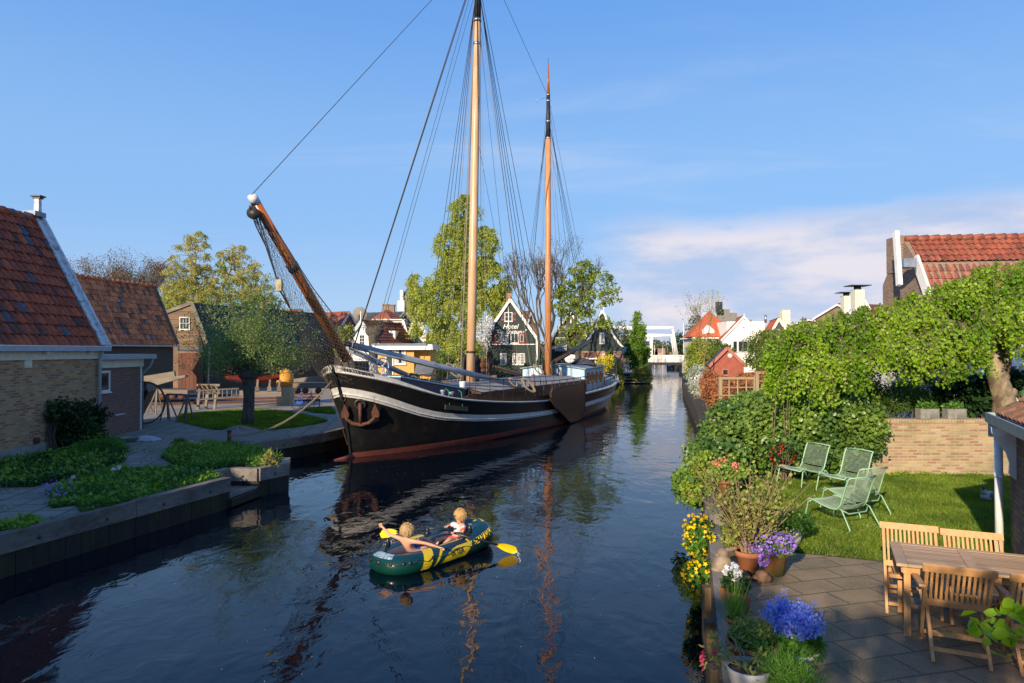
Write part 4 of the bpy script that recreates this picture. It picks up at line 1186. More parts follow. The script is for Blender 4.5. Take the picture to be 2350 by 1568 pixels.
mb = MB(); q0 = E0 - pn * .25; q1 = E1 - pn * .25
mb.prism([V3_(q1.x, q1.y, ZL - .1), V3_(q1.x, q1.y, ez_), V3_(rr_.x, rr_.y, rz_ - .08), V3_(*(q1 - pn * (2 * wd - .5)).xy, ez_), V3_(*(q1 - pn * (2 * wd - .5)).xy, ZL - .1)], -dv * (LL - .1))
obj('wall', mb, 'black_wood', br_t)
mb = MB(); boards(mb, V3_(q0.x, q0.y, 0), dv, pn, [(0, ZL), (LL, ZL), (LL, ez_ - .05), (0, ez_ - .05)], .22, .022); obj('weatherboards', mb, 'black_wood', br_t)
mb = MB(); mb.beam(E0 + V3_(0, 0, ez_ - .07) + pn * .06, E1 + V3_(0, 0, ez_ - .07) + pn * .06 + dv * .25, .12, .10); obj('gutter', mb, 'zinc', br_t)
mb = MB(); mb.beam(rr_ + dv * .12 + V3_(0, 0, .1), E1 + dv * .12 + V3_(0, 0, ez_ + .02) , .07, .26, up=(pn.x, pn.y, .5)); obj('bargeboard', mb, 'grey_timber', br_t)
wo = (Vector((q1.x, q1.y, 0)) - dv * LL)
pw = V(281, 850, 1);
def on_wall(px, py, O, U, N_):
 r = ray(px, py); C0 = Vector((0, 0, CAMZ)); k = (Vector((O.x, O.y, 0)) - Vector((C0.x, C0.y, 0))).dot(Vector((N_.x, N_.y, 0))) / r.dot(Vector((N_.x, N_.y, 0)))
 p = C0 + r * k
 return (p - O).dot(U), p.z
O_ = V3_(q0.x, q0.y, 0)
ua, za = on_wall(262, 880, O_, dv, pn); ub, zb_ = on_wall(322, 812, O_, dv, pn)
plain('green_frame', (0.10, 0.16, 0.14), (0.08, 0.13, 0.11), 4, .5)
window(br_t, O_ + pn * .02, dv, pn, ua, za, ub - ua, zb_ - za, 2, 2, frame='green_frame', curtain='curtain_cloth')
mb = MB()
pp = [E1 + dv * .1 + pn * .1 + V3_(0, 0, ez_ - .1), E1 + dv * .1 + pn * .1 + V3_(0, 0, ez_ - .35), V(470, 806, 50.3) + V3_(0, -.3, 0)]
mb.tube(pp, .06, 8); obj('rain_pipe', mb, 'cream_paint', br_t)
# ---------------------------------------------------------------- brown gabled shed with its long dark roof
sh = thing('boat_shed', 'weathered brown boarded shed with rust door and long black corrugated roof', 'shed', (-20, 55, ZL))
Df = 50.8
apex = V(441, 696, Df); le = V(374, 719, Df); re_ = V(476, 793, Df - .0); top_r = apex
zt = apex.z; zr = re_.z
lx = V(350, 719, Df).x
poly = [(lx, ZL), (re_.x, ZL), (re_.x, zr), (apex.x, zt), (lx, V(350, 729, Df).z)]
mb = MB(); mb.prism([V3_(x, Df + .05, z) for x, z in poly], (1.5, 3.5, 0)); obj('wall', mb, 'black_wood', sh)
mb = MB(); boards(mb, (0, Df, 0), (1, 0, 0), (0, -1, 0), poly, .20, .028); obj('front_boards', mb, 'brown_boards', sh)
mb = MB()
mb.beam(V(352, 727, Df - .12), V(442, 694, Df - .12), .06, .24, up=(-.3, 0, 1)); mb.beam(V(440, 694, Df - .12), V(459, 744, Df - .12), .06, .24, up=(1, 0, .4)); mb.beam(V(459, 742, Df - .12), V(478, 797, Df - .12), .06, .24, up=(1, 0, .3))
obj('bargeboard', mb, 'grey_timber', sh)
window(sh, (0, Df - .03, 0), (1, 0, 0), (0, -1, 0), V(413, 757, Df).x, V(413, 757, Df).z, .76, .95, 3, 2, frame='cream_paint', fw=.06)
dx0 = V(411, 800, Df).x; dx1 = V(463, 800, Df).x; dzt = V(430, 811, Df).z
mb = MB()
k = 6
for i in range(k):
 x0 = dx0 + (dx1 - dx0) * i / k; mb.box(x0 + .008, Df - .10, ZL + .03, x0 + (dx1 - dx0) / k - .008, Df - .04, dzt)
obj('door', mb, 'rust_door', sh)
mb = MB(); mb.box(dx0 - .12, Df - .09, ZL, dx0 - .01, Df - .03, dzt + .13); mb.box(dx1 + .01, Df - .09, ZL, dx1 + .12, Df - .03, dzt + .13); mb.box(dx0 - .01, Df - .09, dzt + .01, dx1 + .01, Df - .03, dzt + .13); obj('door_frame', mb, 'brown_boards', sh)
rA = V(441, 697, Df + .2); rB = V(752, 732, 69.0); rB.z = rA.z
r = ray(745, 722); kk = (rA.z - CAMZ) / r.z; rB = Vector((0, 0, CAMZ)) + r * kk
r = ray(781, 765); eA = V(478, 796, Df)
kk2 = (eA.z - CAMZ) / r.z if abs(r.z) > 1e-3 else 60
dR = (rB - rA); dR.z = 0; Lr = dR.length; dR.normalize(); pR = Vector((dR.y, -dR.x, 0))
wE = (Vector((eA.x, eA.y, 0)) - Vector((rA.x, rA.y, 0))).dot(pR)
ezr = eA.z
e0 = Vector((rA.x, rA.y, 0)) + pR * wE; e1 = e0 + dR * Lr
SHED = dict(e0=e0, e1=e1, dR=dR, pR=pR, Lr=Lr, wE=wE, ezr=ezr, rz=rA.z)
mb = MB(); n = int(Lr / .075); P = []
slope = Vector((0, 0, rA.z - ezr)) - pR * wE; Nn = dR.cross(slope).normalized()
if Nn.z < 0: Nn = -Nn
for rI in range(2):
 P.append([e0 + V3_(0, 0, ezr) + slope * rI + dR * (Lr * i / n) + Nn * (.03 * math.sin(i * math.pi / 2 + .5)) - (slope.normalized() * .2 if rI == 0 else V3_(0, 0, 0)) for i in range(n + 1)])
mb.grid(P, False)
plain('black_sheet', (0.045, 0.042, 0.04), (0.028, 0.027, 0.027), 2, .55, bmp=.1, stretch=(1, 1, 1), col3=(0.13, 0.11, 0.09), scale3=.6, lo3=.5, hi3=.75)
obj('roof', mb, 'black_sheet', sh)
mb = MB(); mb.prism([e0 - pR * .2 + V3_(0, 0, ZL - .1), e0 - pR * .2 + V3_(0, 0, ezr - .05), V3_(rA.x, rA.y, rA.z - .12), V3_(rA.x, rA.y, ZL - .1)], dR * Lr); obj('side_wall', mb, 'black_wood', sh)
mb = MB(); boards(mb, e0 - pR * .2, dR, pR, [(0, ZL), (Lr, ZL), (Lr, ezr - .08), (0, ezr - .08)], .24, .025); obj('side_boards', mb, 'black_wood', sh)
mb = MB(); mb.beam(e0 + pR * .05 + V3_(0, 0, ezr - .1), e1 + pR * .05 + V3_(0, 0, ezr - .1), .12, .10); obj('gutter', mb, 'iron', sh)
mb = MB(); mb.beam(rA + V3_(0, 0, .03), rB + V3_(0, 0, .03), .3, .06); obj('ridge_cap', mb, 'iron', sh)
mb = MB(); mb.tube([V(480, 798, Df - .1), V(480, 800, Df - .1) - V3_(0, 0, .1), V(478, 880, Df - .1)], .06, 8); obj('downpipe', mb, 'cream_paint', sh)
for px in (540, 690, 745):
 uu, zz = on_wall(px, 800, e0 - pR * .2, dR, pR)
 if 0 < uu < Lr - 1.6: window(sh, e0 - pR * .17, dR, pR, uu, 1.9, 1.5, 1.35, 3, 3, frame='dark_grey', fw=.05)
# ---------------------------------------------------------------- blue name plate on the shed end
uu, zz = on_wall(737, 798, e0 - pR * .2, dR, pR)
def text_mesh(body, size, mat, parent, origin, U, W, ext=.004, name='lettering', shear=0.0, align='CENTER', font=None, sx=1.0, bend=None):
 """raised letters: U = reading direction, W = up of the letters"""
 cu = bpy.data.curves.new(name, 'FONT'); cu.body = body; cu.size = size; cu.extrude = ext; cu.align_x = align; cu.align_y = 'CENTER'; cu.shear = shear; cu.offset = size * .012
 cu.resolution_u = 4
 o = bpy.data.objects.new(name, cu); link(o)
 dg = bpy.context.evaluated_depsgraph_get()
 me = bpy.data.meshes.new_from_object(o.evaluated_get(dg))
 bpy.data.objects.remove(o); bpy.data.curves.remove(cu)
 U = Vector(U).normalized(); W = Vector(W).normalized(); Nn = U.cross(W).normalized(); O = Vector(origin)
 vs = []
 for v in me.vertices:
  x, y, z = v.co
  if bend: vs.append(bend(x * sx, y, z))
  else: vs.append(O + U * x * sx + W * y + Nn * (z + ext))
 mb = MB(); mb.add(vs, [tuple(p.vertices) for p in me.polygons])
 bpy.data.meshes.remove(me)
 return obj(name, mb, mat, parent, uv=False)
c = e0 - pR * .2 + dR * uu + V3_(0, 0, zz) + pR * .06
t = thing('name_plate', 'blue plate with pale capital letters on the end of the black shed', 'sign', c)
Rp_ = Matrix((dR, -pR, V3_(0, 0, 1))).transposed()
wpl = .8 / max(.3, abs(dR.x))
mb = MB(); mb.obox(c, (wpl, .03, .72), Rp_); obj('plate', mb, 'flag_blue', t)
for w_, s_, z_ in (('ZONDS', .30, .16), ('RIVERS', .28, -.17)):
 text_mesh(w_, s_, 'white_paint', t, c + pR * .02 + V3_(0, 0, z_), dR, (0, 0, 1), sx=wpl / 1.3)
I = gable_house('shading_house', 'terrace house with long tiled roof added out of view on the left to shade the bank', (-19.2, -34), 0, 26.5, 5.4, 4.6, 9.6, wall='yellow_brick', roof='near_tiles', simple=True)  # unseen house, added and sized so its shadow covers the left bank
# ---------------------------------------------------------------- the black sailing barge
SO = Vector((-5.8, 23.3, 0)); SA = Vector((.416, .909, 0)).normalized(); SN = Vector((SA.y, -SA.x, 0))
def S(t, s, z): return SO + SA * t + SN * s + Vector((0, 0, z))
def SP(px, py, s):
 """where a sight line meets the fore-and-aft plane at offset s"""
 r = ray(px, py); C0 = Vector((0, 0, CAMZ)); k = (s - (C0 - SO).dot(SN)) / r.dot(SN)
 return C0 + r * k
def interp(x, tab):
 A, B = [a for a, b in tab], [b for a, b in tab]
 if tab[0][0] == -1 and len(tab) > 8: return float(np.mean(np.interp(x + np.linspace(-.8, .8, 9) * min(1, max(.05, (x + 1) / 2)), A, B)))
 return float(np.interp(x, A, B))
ZS = [(-1, 3.12), (-.5, 3.05), (0, 2.85), (1.4, 2.48), (2.5, 2.14), (3.8, 1.86), (6.4, 1.60), (9, 1.42), (11.5, 1.31), (14, 1.28), (17, 1.32), (22, 1.42), (25.6, 1.58), (28, 1.80), (31, 2.1)]
ZBL = [(-1, 2.42), (0, 2.16), (.8, 1.90), (1.6, 1.58), (2.9, 1.18), (4.5, .98), (6.4, .83), (9, .71), (11.5, .64), (17, .61), (22, .70), (26, .87), (29, 1.12), (31, 1.35)]
BH = [(-1, .30), (3, .27), (8, .25), (12, .22), (20, .26), (31, .34)]
BD = [(0, .04), (.006, .55), (.016, .98), (.035, 1.42), (.06, 1.76), (.1, 2.2), (.16, 2.65), (.25, 2.9), (.4, 2.95), (.65, 2.95), (.78, 2.75), (.88, 2.2), (.94, 1.6), (.98, .9), (1, .1)]
BW = [(0, .03), (.02, .30), (.05, .75), (.08, 1.15), (.12, 1.6), (.17, 2.1), (.23, 2.5), (.3, 2.75), (.4, 2.87), (.6, 2.87), (.72, 2.6), (.82, 2.05), (.9, 1.3), (.96, .6), (1, .04)]
def tstem(z): return interp(z, [(-.8, .95), (0, .52), (.8, .38), (1.6, .20), (2.3, -.02), (2.8, -.25), (3.3, -.6)])
def tstern(z): return interp(z, [(-.8, 28.0), (0, 28.9), (1, 29.8), (2.2, 30.4)])
def hull(u, z, side=1, off=0.0):
 ts, te = tstem(z), tstern(z)
 t = ts + (te - ts) * u
 zs = interp(t, ZS)
 f = max(0, min(1.15, z / zs))
 b = interp(u, BW) * (1 - f ** .85) + interp(u, BD) * f ** .85
 if z < 0: b *= (1 + z * .5)
 p = S(t, side * (b + off), z)
 if off and u < .03: p -= SA * off * (1 - u / .03)
 return p
def tu(u, z): return tstem(z) + (tstern(z) - tstem(z)) * u
US = [0, .004, .01, .018, .028, .04, .055, .07, .09, .11, .135, .165, .2, .24, .28, .33, .38, .44, .5, .56, .62, .68, .73, .78, .82, .86, .89, .92, .94, .96, .975, .988, 1]
def zline(u, tab, add=0):
 z = 1.5
 for _ in range(12): z = interp(tu(u, z), tab) + (add if not callable(add) else add(tu(u, z)))
 return z
def strip(mb, za, zb, off, side, rows=4, us=US, off2=None):
 P = []
 for r in range(rows + 1):
  row = []
  for u in us:
   a, b = za(u), zb(u); z = a + (b - a) * r / rows
   o = off if off2 is None else off + (off2 - off) * r / rows
   row.append(hull(u, z, side, o))
  P.append(row)
 if side < 0: P = P[::-1]
 mb.grid(P, True)
ship = thing('sailing_barge', 'large black sailing barge with white band and two tall wooden masts moored in the canal', 'sailing ship', S(12, 0, 0))
zsf = lambda u: zline(u, ZS)
zbl = lambda u: zline(u, ZBL); zbh = lambda u: zline(u, ZBL, lambda t: interp(t, BH))
mb = MB()
for sd_ in (1, -1): strip(mb, lambda u: -.75, zsf, 0.0, sd_, 14)
obj('hull', mb, 'hull_black', ship)
mb = MB()
for sd_ in (1, -1): strip(mb, zbl, zbh, .022, sd_, 3)
mb2 = MB()
for sd_ in (1, -1):
 for off, fz in ((.03, .32),):
  pts = [hull(u, zbl(u) + (zbh(u) - zbl(u)) * fz, sd_, .025) for u in US]
  mb.tube(pts, .030, 6)
obj('white_band', mb, 'hull_white', ship)
mb = MB()
for sd_ in (1, -1): strip(mb, lambda u: -.5, lambda u: .15 + .12 * math.exp(-((u - .25) / .2) ** 2) + .08 * u, .012, sd_, 4)
obj('red_bottom_paint', mb, 'hull_red', ship)
mb = MB()
pts = [SO + SA * (tstem(z) - .02) + V3_(0, 0, z) for z in (3.1, 2.8, 2.3, 1.6, .8, 0, -.4)]
for i in range(len(pts) - 1): mb.beam(pts[i], pts[i + 1], .07, .12)
obj('stem', mb, 'hull_black', ship)
mb = MB(); mb.tube([S(.55, 0, .02), S(.15, -.05, -.01), S(-.25, -.1, -.02)], [.10, .09, .07], 8); obj('fore_foot', mb, 'hull_red', ship)
mb = MB()
for sd_ in (1, -1):
 strip(mb, lambda u: zsf(u) - .02, lambda u: zsf(u) + .045 + .20 * max(0, 1 - u / .10), .03, sd_, 2, off2=-.02)
 top = [hull(u, zsf(u), sd_, -.02) + V3_(0, 0, .045 + .20 * max(0, 1 - u / .10)) for u in US]
 inn = [hull(u, zsf(u), sd_, -.16 if u > .01 else -.04) + V3_(0, 0, .05 + .20 * max(0, 1 - u / .10)) for u in US]
 mb.grid([top, inn] if sd_ > 0 else [inn, top], True)
 mb.tube([hull(u, zsf(u), sd_, .03) + V3_(0, 0, .02) for u in US], .028, 6)
obj('sheer_rail', mb, 'hull_white', ship)
for sd_ in (1, -1):
 us_ = [.002 + .058 * i / 30 for i in range(31)]
 line = [hull(u, zsf(u) + .03, sd_, .03) for u in us_]
 line2 = [hull(u, zsf(u) + .20, sd_, -.008) for u in us_]
 acc = [0]
 for i in range(30): acc.append(acc[-1] + (line[i + 1] - line[i]).length)
 def bend(x, y, z):
  d = x + .62 if sd_ > 0 else .62 - x
  d = min(max(d, 0), acc[-1] - 1e-3)
  i = max(0, int(np.searchsorted(acc, d)) - 1); f = (d - acc[i]) / (acc[i + 1] - acc[i])
  p = line[i].lerp(line[i + 1], f); q = line2[i].lerp(line2[i + 1], f)
  k = .55 + y / .15
  out = SN * sd_ * (.006 + (0.003 if z > 0 else -.003)) - SA * .012
  return p.lerp(q, k) + out
 text_mesh('WATERMAN', .165, 'iron', ship, (0, 0, 0), (1, 0, 0), (0, 0, 1), name='name_lettering', bend=bend, sx=1.12)
mb = MB()
P1 = [hull(u, zsf(u) - .10, 1, -.05) for u in US]; P2 = [hull(u, zsf(u) - .10, -1, -.05) for u in US]; P0_ = [(a + b) / 2 + V3_(0, 0, .06) for a, b in zip(P1, P2)]
mb.grid([P1, P0_, P2], False); obj('deck', mb, 'deck_grey', ship)
def s_box(mb, t0, t1, s0, s1, z0, z1, z0b=None, z1b=None):
 """box in ship axes; b = heights at the aft end"""
 z0b = z0 if z0b is None else z0b; z1b = z1 if z1b is None else z1b
 v = [S(t0, s0, z0), S(t1, s0, z0b), S(t1, s1, z0b), S(t0, s1, z0), S(t0, s0, z1), S(t1, s0, z1b), S(t1, s1, z1b), S(t0, s1, z1)]
 f = [(0, 1, 2, 3), (7, 6, 5, 4), (4, 5, 1, 0), (5, 6, 2, 1), (6, 7, 3, 2), (7, 4, 0, 3)]
 if s1 < s0: f = [x[::-1] for x in f]
 return mb.add(v, [x[::-1] for x in f] if (SN.cross(SA)).z > 0 else f)
mb = MB(); s_box(mb, 1.3, 6.0, -1.5, 1.5, 2.3, 2.78, 1.5, 2.12); obj('fore_trunk', mb, 'navy_paint', ship)
mb = MB(); s_box(mb, 1.25, 6.05, -1.55, 1.55, 2.785, 2.83, 2.125, 2.17); obj('trunk_edge', mb, 'cabin_blue', ship)
mb = MB(); s_box(mb, 1.9, 5.8, -1.3, 1.25, 2.755, 2.84, 2.20, 2.27); obj('trunk_cover', mb, 'tarp_brown', ship)
mb = MB()
hw = 2.05
for t0, t1 in ((6.4, 20.2),):
 prof = [(-hw, 1.2), (-hw, 1.98), (-1.0, 2.20), (0, 2.27), (1.0, 2.20), (hw, 1.98), (hw, 1.2)]
 mb.prism([S(t0, a, z) for a, z in prof], SA * (t1 - t0))
obj('hatch_coaming', mb, 'lee_wood', ship)
mb = MB(); n = 17
rn = random.Random(3)
for i in range(n):
 t0 = 6.42 + i * (13.76 / n); t1 = t0 + 13.76 / n - .025
 prof = [(-hw - .04, 1.985), (-1.0, 2.21), (0, 2.28), (1.0, 2.21), (hw + .04, 1.985)]
 P = [[S(t, a, z + .02) for a, z in prof] for t in (t0, t1)]
 mb.grid(P[::-1], False)
 lo = [[S(t, a, z) for a, z in prof] for t in (t0, t1)]
 mb.add([P[0][4], P[1][4], lo[1][4], lo[0][4]], [(0, 3, 2, 1)])
obj('hatch_cover', mb, 'deck_grey', ship)
mb = MB()
for sd_ in (1, -1):
 us_ = [u for u in np.linspace(.135, .40, 14)]
 a = [hull(u, zsf(u), sd_, -.12) for u in us_]; b = [p + V3_(0, 0, .29 * min(1, (i + .25) / 1.2)) for i, p in enumerate(a)]
 a2 = [p - SN * sd_ * .05 for p in a]; b2 = [p - SN * sd_ * .05 for p in b]
 mb.grid([a, b, b2, a2] if sd_ > 0 else [a2, b2, b, a], False)
obj('bulwark', mb, 'lee_wood', ship)
mb = MB(); posts = MB()
for sd_ in (1, -1):
 us_ = np.linspace(.15, .995, 60)
 hh = lambda u: .95 + .08 * max(0, (u - .8) / .2)
 tr = [hull(u, zsf(u), sd_, -.12) + V3_(0, 0, hh(u)) for u in us_]
 tr = [hull(.148, zsf(.148), sd_, -.12) + V3_(0, 0, .15)] + tr
 md = [hull(u, zsf(u), sd_, -.12) + V3_(0, 0, hh(u) * .52) for u in us_]
 mb.tube(tr, .024, 6); mb.tube(md, .014, 5)
obj('hand_rail', mb, 'iron', ship)
for sd_ in (1, -1):
 for i in range(24):
  u = .16 + (.985 - .16) * i / 23
  p = hull(u, zsf(u), sd_, -.12)
  m_ = MB(); m_.tube([p, p + V3_(0, 0, .95 + .08 * max(0, (u - .8) / .2))], .018, 6); obj('rail_post', m_, 'iron', ship)
mb = MB()
prof = [(-2.0, 1.25), (-2.0, 2.58), (-1.1, 2.72), (0, 2.78), (1.1, 2.72), (2.0, 2.58), (2.0, 1.25)]
mb.prism([S(19.9, a, z) for a, z in prof], SA * 3.9 + V3_(0, 0, .06)); obj('cabin', mb, 'cabin_blue', ship)
mb = MB()
prof = [(-2.12, 2.60), (-1.1, 2.75), (0, 2.81), (1.1, 2.75), (2.12, 2.60), (2.12, 2.66), (1.1, 2.81), (0, 2.87), (-1.1, 2.81), (-2.12, 2.66)]
mb.prism([S(19.75, a, z) for a, z in prof], SA * 4.2 + V3_(0, 0, .07)); obj('cabin_roof', mb, 'cabin_roof', ship)
CF = SN; CFn = -SA
for s_ in (1.05, -1.25):
 m_ = MB(); c = S(19.885, s_, 2.12)
 R = Matrix((SN, V3_(0, 0, 1), -SA)).transposed()
 m_.lathe([(.17, 0), (.17, .04), (.12, .045), (.12, 0.01)], c, 18, R=R); p_ = obj('porthole', m_, 'awning_red' if s_ < 0 else 'cream_paint', ship)
 m_ = MB(); m_.lathe([(.121, .0), (.121, .02)], c, 18, R=R); obj('pane', m_, 'window_glass', p_)
for i in range(4):
 t0 = 20.35 + i * .82
 m_ = MB(); s_box(m_, t0, t0 + .50, 2.003, 2.03, 1.72, 2.42); w_ = obj('shutter' if i % 2 == 0 else 'window', m_, 'varnished_wood', ship)
 m_ = MB(); s_box(m_, t0 + .52, t0 + .78, 2.003, 2.025, 1.80, 2.36); w2 = obj('window_frame', m_, 'white_paint', ship)
 m_ = MB(); s_box(m_, t0 + .56, t0 + .74, 2.026, 2.032, 1.86, 2.30); obj('pane', m_, 'window_glass', w2)
m_ = MB(); s_box(m_, 19.95, 23.75, 2.002, 2.02, 1.25, 1.66); obj('cabin_panel', m_, 'boom_grey', ship)
def mast_part(name, pts, rs, mat, n=16):
 m_ = MB(); m_.tube(pts, rs, n); return obj(name, m_, mat, ship)
MB0 = S(9.3, 0, 1.9); MT = MB0 + V3_(.33, .55, 20.0)
def mp_(f): return MB0.lerp(MT, f)
fz = lambda z: (z - MB0.z) / (MT.z - MB0.z)
mast_part('main_mast', [mp_(0), mp_(fz(8)), mp_(fz(14)), mp_(fz(19.3))], [.215, .205, .19, .17], 'spar_wood')
mast_part('mast_head', [mp_(fz(19.3)), mp_(fz(22)), mp_(1.22)], [.165, .15, .10], 'black_wood')
for z in (18.2, 19.35): mast_part('mast_band', [mp_(fz(z)), mp_(fz(z + .13))], [.19, .19], 'chrome')
mast_part('mast_band', [mp_(fz(3.6)), mp_(fz(3.7))], [.235, .235], 'iron')
ZB0 = S(19.1, 0, 1.9); ZT = ZB0 + V3_(.03, .1, 19.0)
def zp_(z): return ZB0.lerp(ZT, (z - ZB0.z) / (ZT.z - ZB0.z))
mast_part('mizzen_mast', [zp_(1.9), zp_(8), zp_(12), zp_(16.4)], [.205, .19, .17, .15], 'mizzen_wood')
mast_part('mizzen_head', [zp_(16.4), zp_(19.0)], [.145, .11], 'black_wood')
mast_part('mizzen_spike', [zp_(19.0), zp_(20.9)], [.10, .035], 'varnished_wood')
mast_part('mizzen_pole', [zp_(20.9), zp_(21.3)], [.012, .01], 'iron')
for z in (16.4, 17.4, 18.65, 19.0): mast_part('mast_band', [zp_(z), zp_(z + .10)], [.155, .155] if z < 18 else [.125, .125], 'chrome')
mast_part('wind_vane_arm', [zp_(18.95), zp_(18.75) - V3_(.65, 0, 0), zp_(18.6) - V3_(.66, 0, 0)], [.012] * 3, 'chrome', 5)
for t_, z1 in ((9.3, 3.3), (19.1, 2.95)):
 for sd_ in (-1, 1):
  m_ = MB(); s_box(m_, t_ - .2, t_ + .25, sd_ * .25, sd_ * .33, 1.7, z1)
  m_.tube([S(t_ + .05, sd_ * .25, z1), S(t_ + .05, sd_ * .33, z1)], .22, 14)
  obj('mast_tabernacle', m_, 'black_wood', ship)
B0 = S(.85, 0, 2.75); tipd = SP(577, 448, 0.0)
SB = lambda f: B0.lerp(tipd, f)
mast_part('bowsprit', [SB(0), SB(.5), SB(.97)], [.17, .165, .13], 'varnished_wood')
mast_part('bowsprit_cap', [SB(.965), SB(1.0)], [.145, .14], 'old_white', 10)
mast_part('bowsprit_band', [SB(.64), SB(.67)], [.19, .19], 'iron', 10)
mast_part('bowsprit_heel', [S(1.0, 0, 2.4), SB(.12)], [.24, .19], 'tarp_brown')
m_ = MB(); s_box(m_, .3, 1.1, -.3, -.22, 2.6, 3.35); s_box(m_, .3, 1.1, .22, .3, 2.6, 3.35); obj('bowsprit_bitts', m_, 'iron', ship)
a0 = S(.6, .0, 3.86)
mast_part('grey_spar', [V(806, 792, 24.0), V(1193, 886, 31.7)], [.125, .12], 'boom_grey')
mast_part('grey_spar', [V(797, 800, 24.4), V(945, 866, 27.6)], [.11, .10], 'boom_grey')
mast_part('spar_fitting', [V(778, 786, 23.9), V(806, 792, 24.0)], [.05, .09], 'iron', 8)
mast_part('main_boom', [V(1094, 832, 32.2), V(1196, 860, 37.0)], [.11, .085], 'varnished_wood', 10)
mast_part('mizzen_gaff', [V(1264, 800, 41.0), V(1303, 787, 43.6)], [.10, .07], 'spar_wood', 10)
mast_part('mizzen_boom', [V(1270, 832, 40.8), V(1354, 782, 46.5)], [.15, .13], 'lee_wood', 12)
mast_part('boom_whipping', [V(1311, 807.5, 43.6), V(1318, 803.5, 44.0)], [.165, .165], 'rope', 12)
lb = [(1261, 903), (1265, 893), (1275, 889), (1338, 879), (1340, 912), (1338, 944), (1329, 960), (1318, 966), (1304, 969), (1292, 955), (1270, 934), (1263, 918)]
pl = [SP(x, y, 3.12) for x, y in lb]
mb = MB(); mb.prism(pl, SN * .09); obj('leeboard', mb, 'lee_wood', ship)
mb = MB()
for i in range(len(pl) - 1): mb.beam(pl[i] + SN * .10, pl[i + 1] + SN * .10, .03, .05)
obj('leeboard_rim', mb, 'iron', ship)
def hull_hit(px, py, side=1):
 best = None
 for u in np.linspace(0, .5, 260):
  for z in (None,):
   lo, hi = -.2, 3.3
   for _ in range(22):
    m = (lo + hi) / 2; p = hull(u, m, side)
    q = ray(px, py); yy = CAMZ + q.z / q.y * p.y
    if p.z < yy: lo = m
    else: hi = m
   p = hull(u, lo, side); x_ = ray(px, py).x / ray(px, py).y * p.y
   e = abs(p.x - x_)
   if best is None or e < best[0]: best = (e, u, lo, p)
 return best
_, ua_, za_, pa = hull_hit(824, 946)
tgt = (hull(ua_ + .004, za_) - hull(ua_ - .004, za_)).normalized()
upd = (hull(ua_, za_ + .05) - hull(ua_, za_ - .05)).normalized()
on = tgt.cross(upd).normalized()
if on.dot(SN) < 0: on = -on
anc = thing('anchor', 'rusty two fluked anchor hanging from the hawse pipe on the black bow', 'anchor', pa + on * .1)
def AN(x, y, o=.12): return pa + tgt * x + upd * y + on * o
mb = MB(); mb.tube([AN(0, .36), AN(0, -.36)], [.055, .065], 8); obj('shank', mb, 'rust', anc)
mb = MB(); arc = [AN(-.52, .02), AN(-.47, -.18), AN(-.28, -.36), AN(0, -.42, .15), AN(.28, -.36), AN(.47, -.18), AN(.52, .02)]
mb.tube(arc, [.04, .055, .065, .07, .065, .055, .04], 8); obj('arms', mb, 'rust', anc)
for sx_ in (-1, 1):
 mb = MB(); mb.prism([AN(sx_ * .50, .36, .10), AN(sx_ * .64, .0, .10), AN(sx_ * .62, -.14, .10), AN(sx_ * .40, -.14, .10), AN(sx_ * .37, .0, .10)], on * .06); obj('fluke', mb, 'rust', anc)
mb = MB()
Rh = Matrix((tgt, upd, on)).transposed()
mb.lathe([(.20, 0), (.21, .05), (.15, .08), (.12, .02)], AN(0, .30, .0), 16, R=Rh); obj('hawse_pipe', mb, 'iron', ship)
_, uh, zh_, ph = hull_hit(791, 912)
mb = MB(); mb.lathe([(.13, 0), (.14, .04), (.10, .06), (.08, .0)], ph + on * .0, 14, R=Rh, sx=.8, sy=1.2); obj('hawse_hole', mb, 'iron', ship)
def rope_(a, b, r=.014, mat='dark_rope', sag=0.0, name='stay', n=6):
 m_ = MB(); a = Vector(a); b = Vector(b)
 pts = [a.lerp(b, i / n) - V3_(0, 0, sag * 4 * (i / n) * (1 - i / n)) for i in range(n + 1)] if sag else [a, a.lerp(b, .5), b]
 m_.tube(pts, r, 5, caps=False); return obj(name, m_, mat, ship, uv=False)
ztop = mp_(1.02)
rope_(mp_(1.03), S(.55, .05, 3.8), .020, name='forestay'); rope_(mp_(1.02), S(.70, -.05, 3.8), .018, name='forestay')
rope_(mp_(1.01), S(2.3, -.9, 2.5), .010, name='halyard'); rope_(mp_(.97), S(2.9, -1.2, 2.5), .010, name='halyard')
rope_(mp_(1.05), SB(1.0), .012, name='bowsprit_stay')
for i, t_ in enumerate((9.6, 10.2, 10.9, 11.6)):
 zb_ = interp(t_, ZS)
 for sd_ in (1, -1):
  rope_(mp_(.93) + V3_(.12 * sd_, 0, 0), S(t_, sd_ * 2.86, zb_ + .95), .013, name='shroud')
  rope_(S(t_, sd_ * 2.86, zb_ + .95), S(t_, sd_ * 2.9, zb_ + .25), .03, 'rust' if i % 2 else 'iron', name='rigging_screw')
rope_(mp_(.98), S(13.2, 2.8, 1.5), .014, name='backstay')
for (f, t_, s_, z_, r_, m_) in ((.9, 10.3, -1.25, 2.2, .012, 'rope'), (.92, 10.1, -1.0, 2.2, .014, 'rope'), (.93, 9.9, -.85, 2.2, .016, 'rope'), (.9, 9.7, -.65, 2.2, .010, 'dark_rope'), (.9, 9.4, .55, 2.2, .010, 'dark_rope'), (.93, 9.5, .75, 2.2, .010, 'rope'), (.94, 10.6, -2.0, 2.3, .012, 'rope'), (.88, 11.5, 2.2, 2.3, .010, 'rope'), (.86, 10.9, 1.6, 2.3, .009, 'dark_rope')):
 rope_(mp_(f) + V3_(.1 if s_ > 0 else -.12, 0, 0), S(t_, s_, z_), r_, m_, name='halyard')
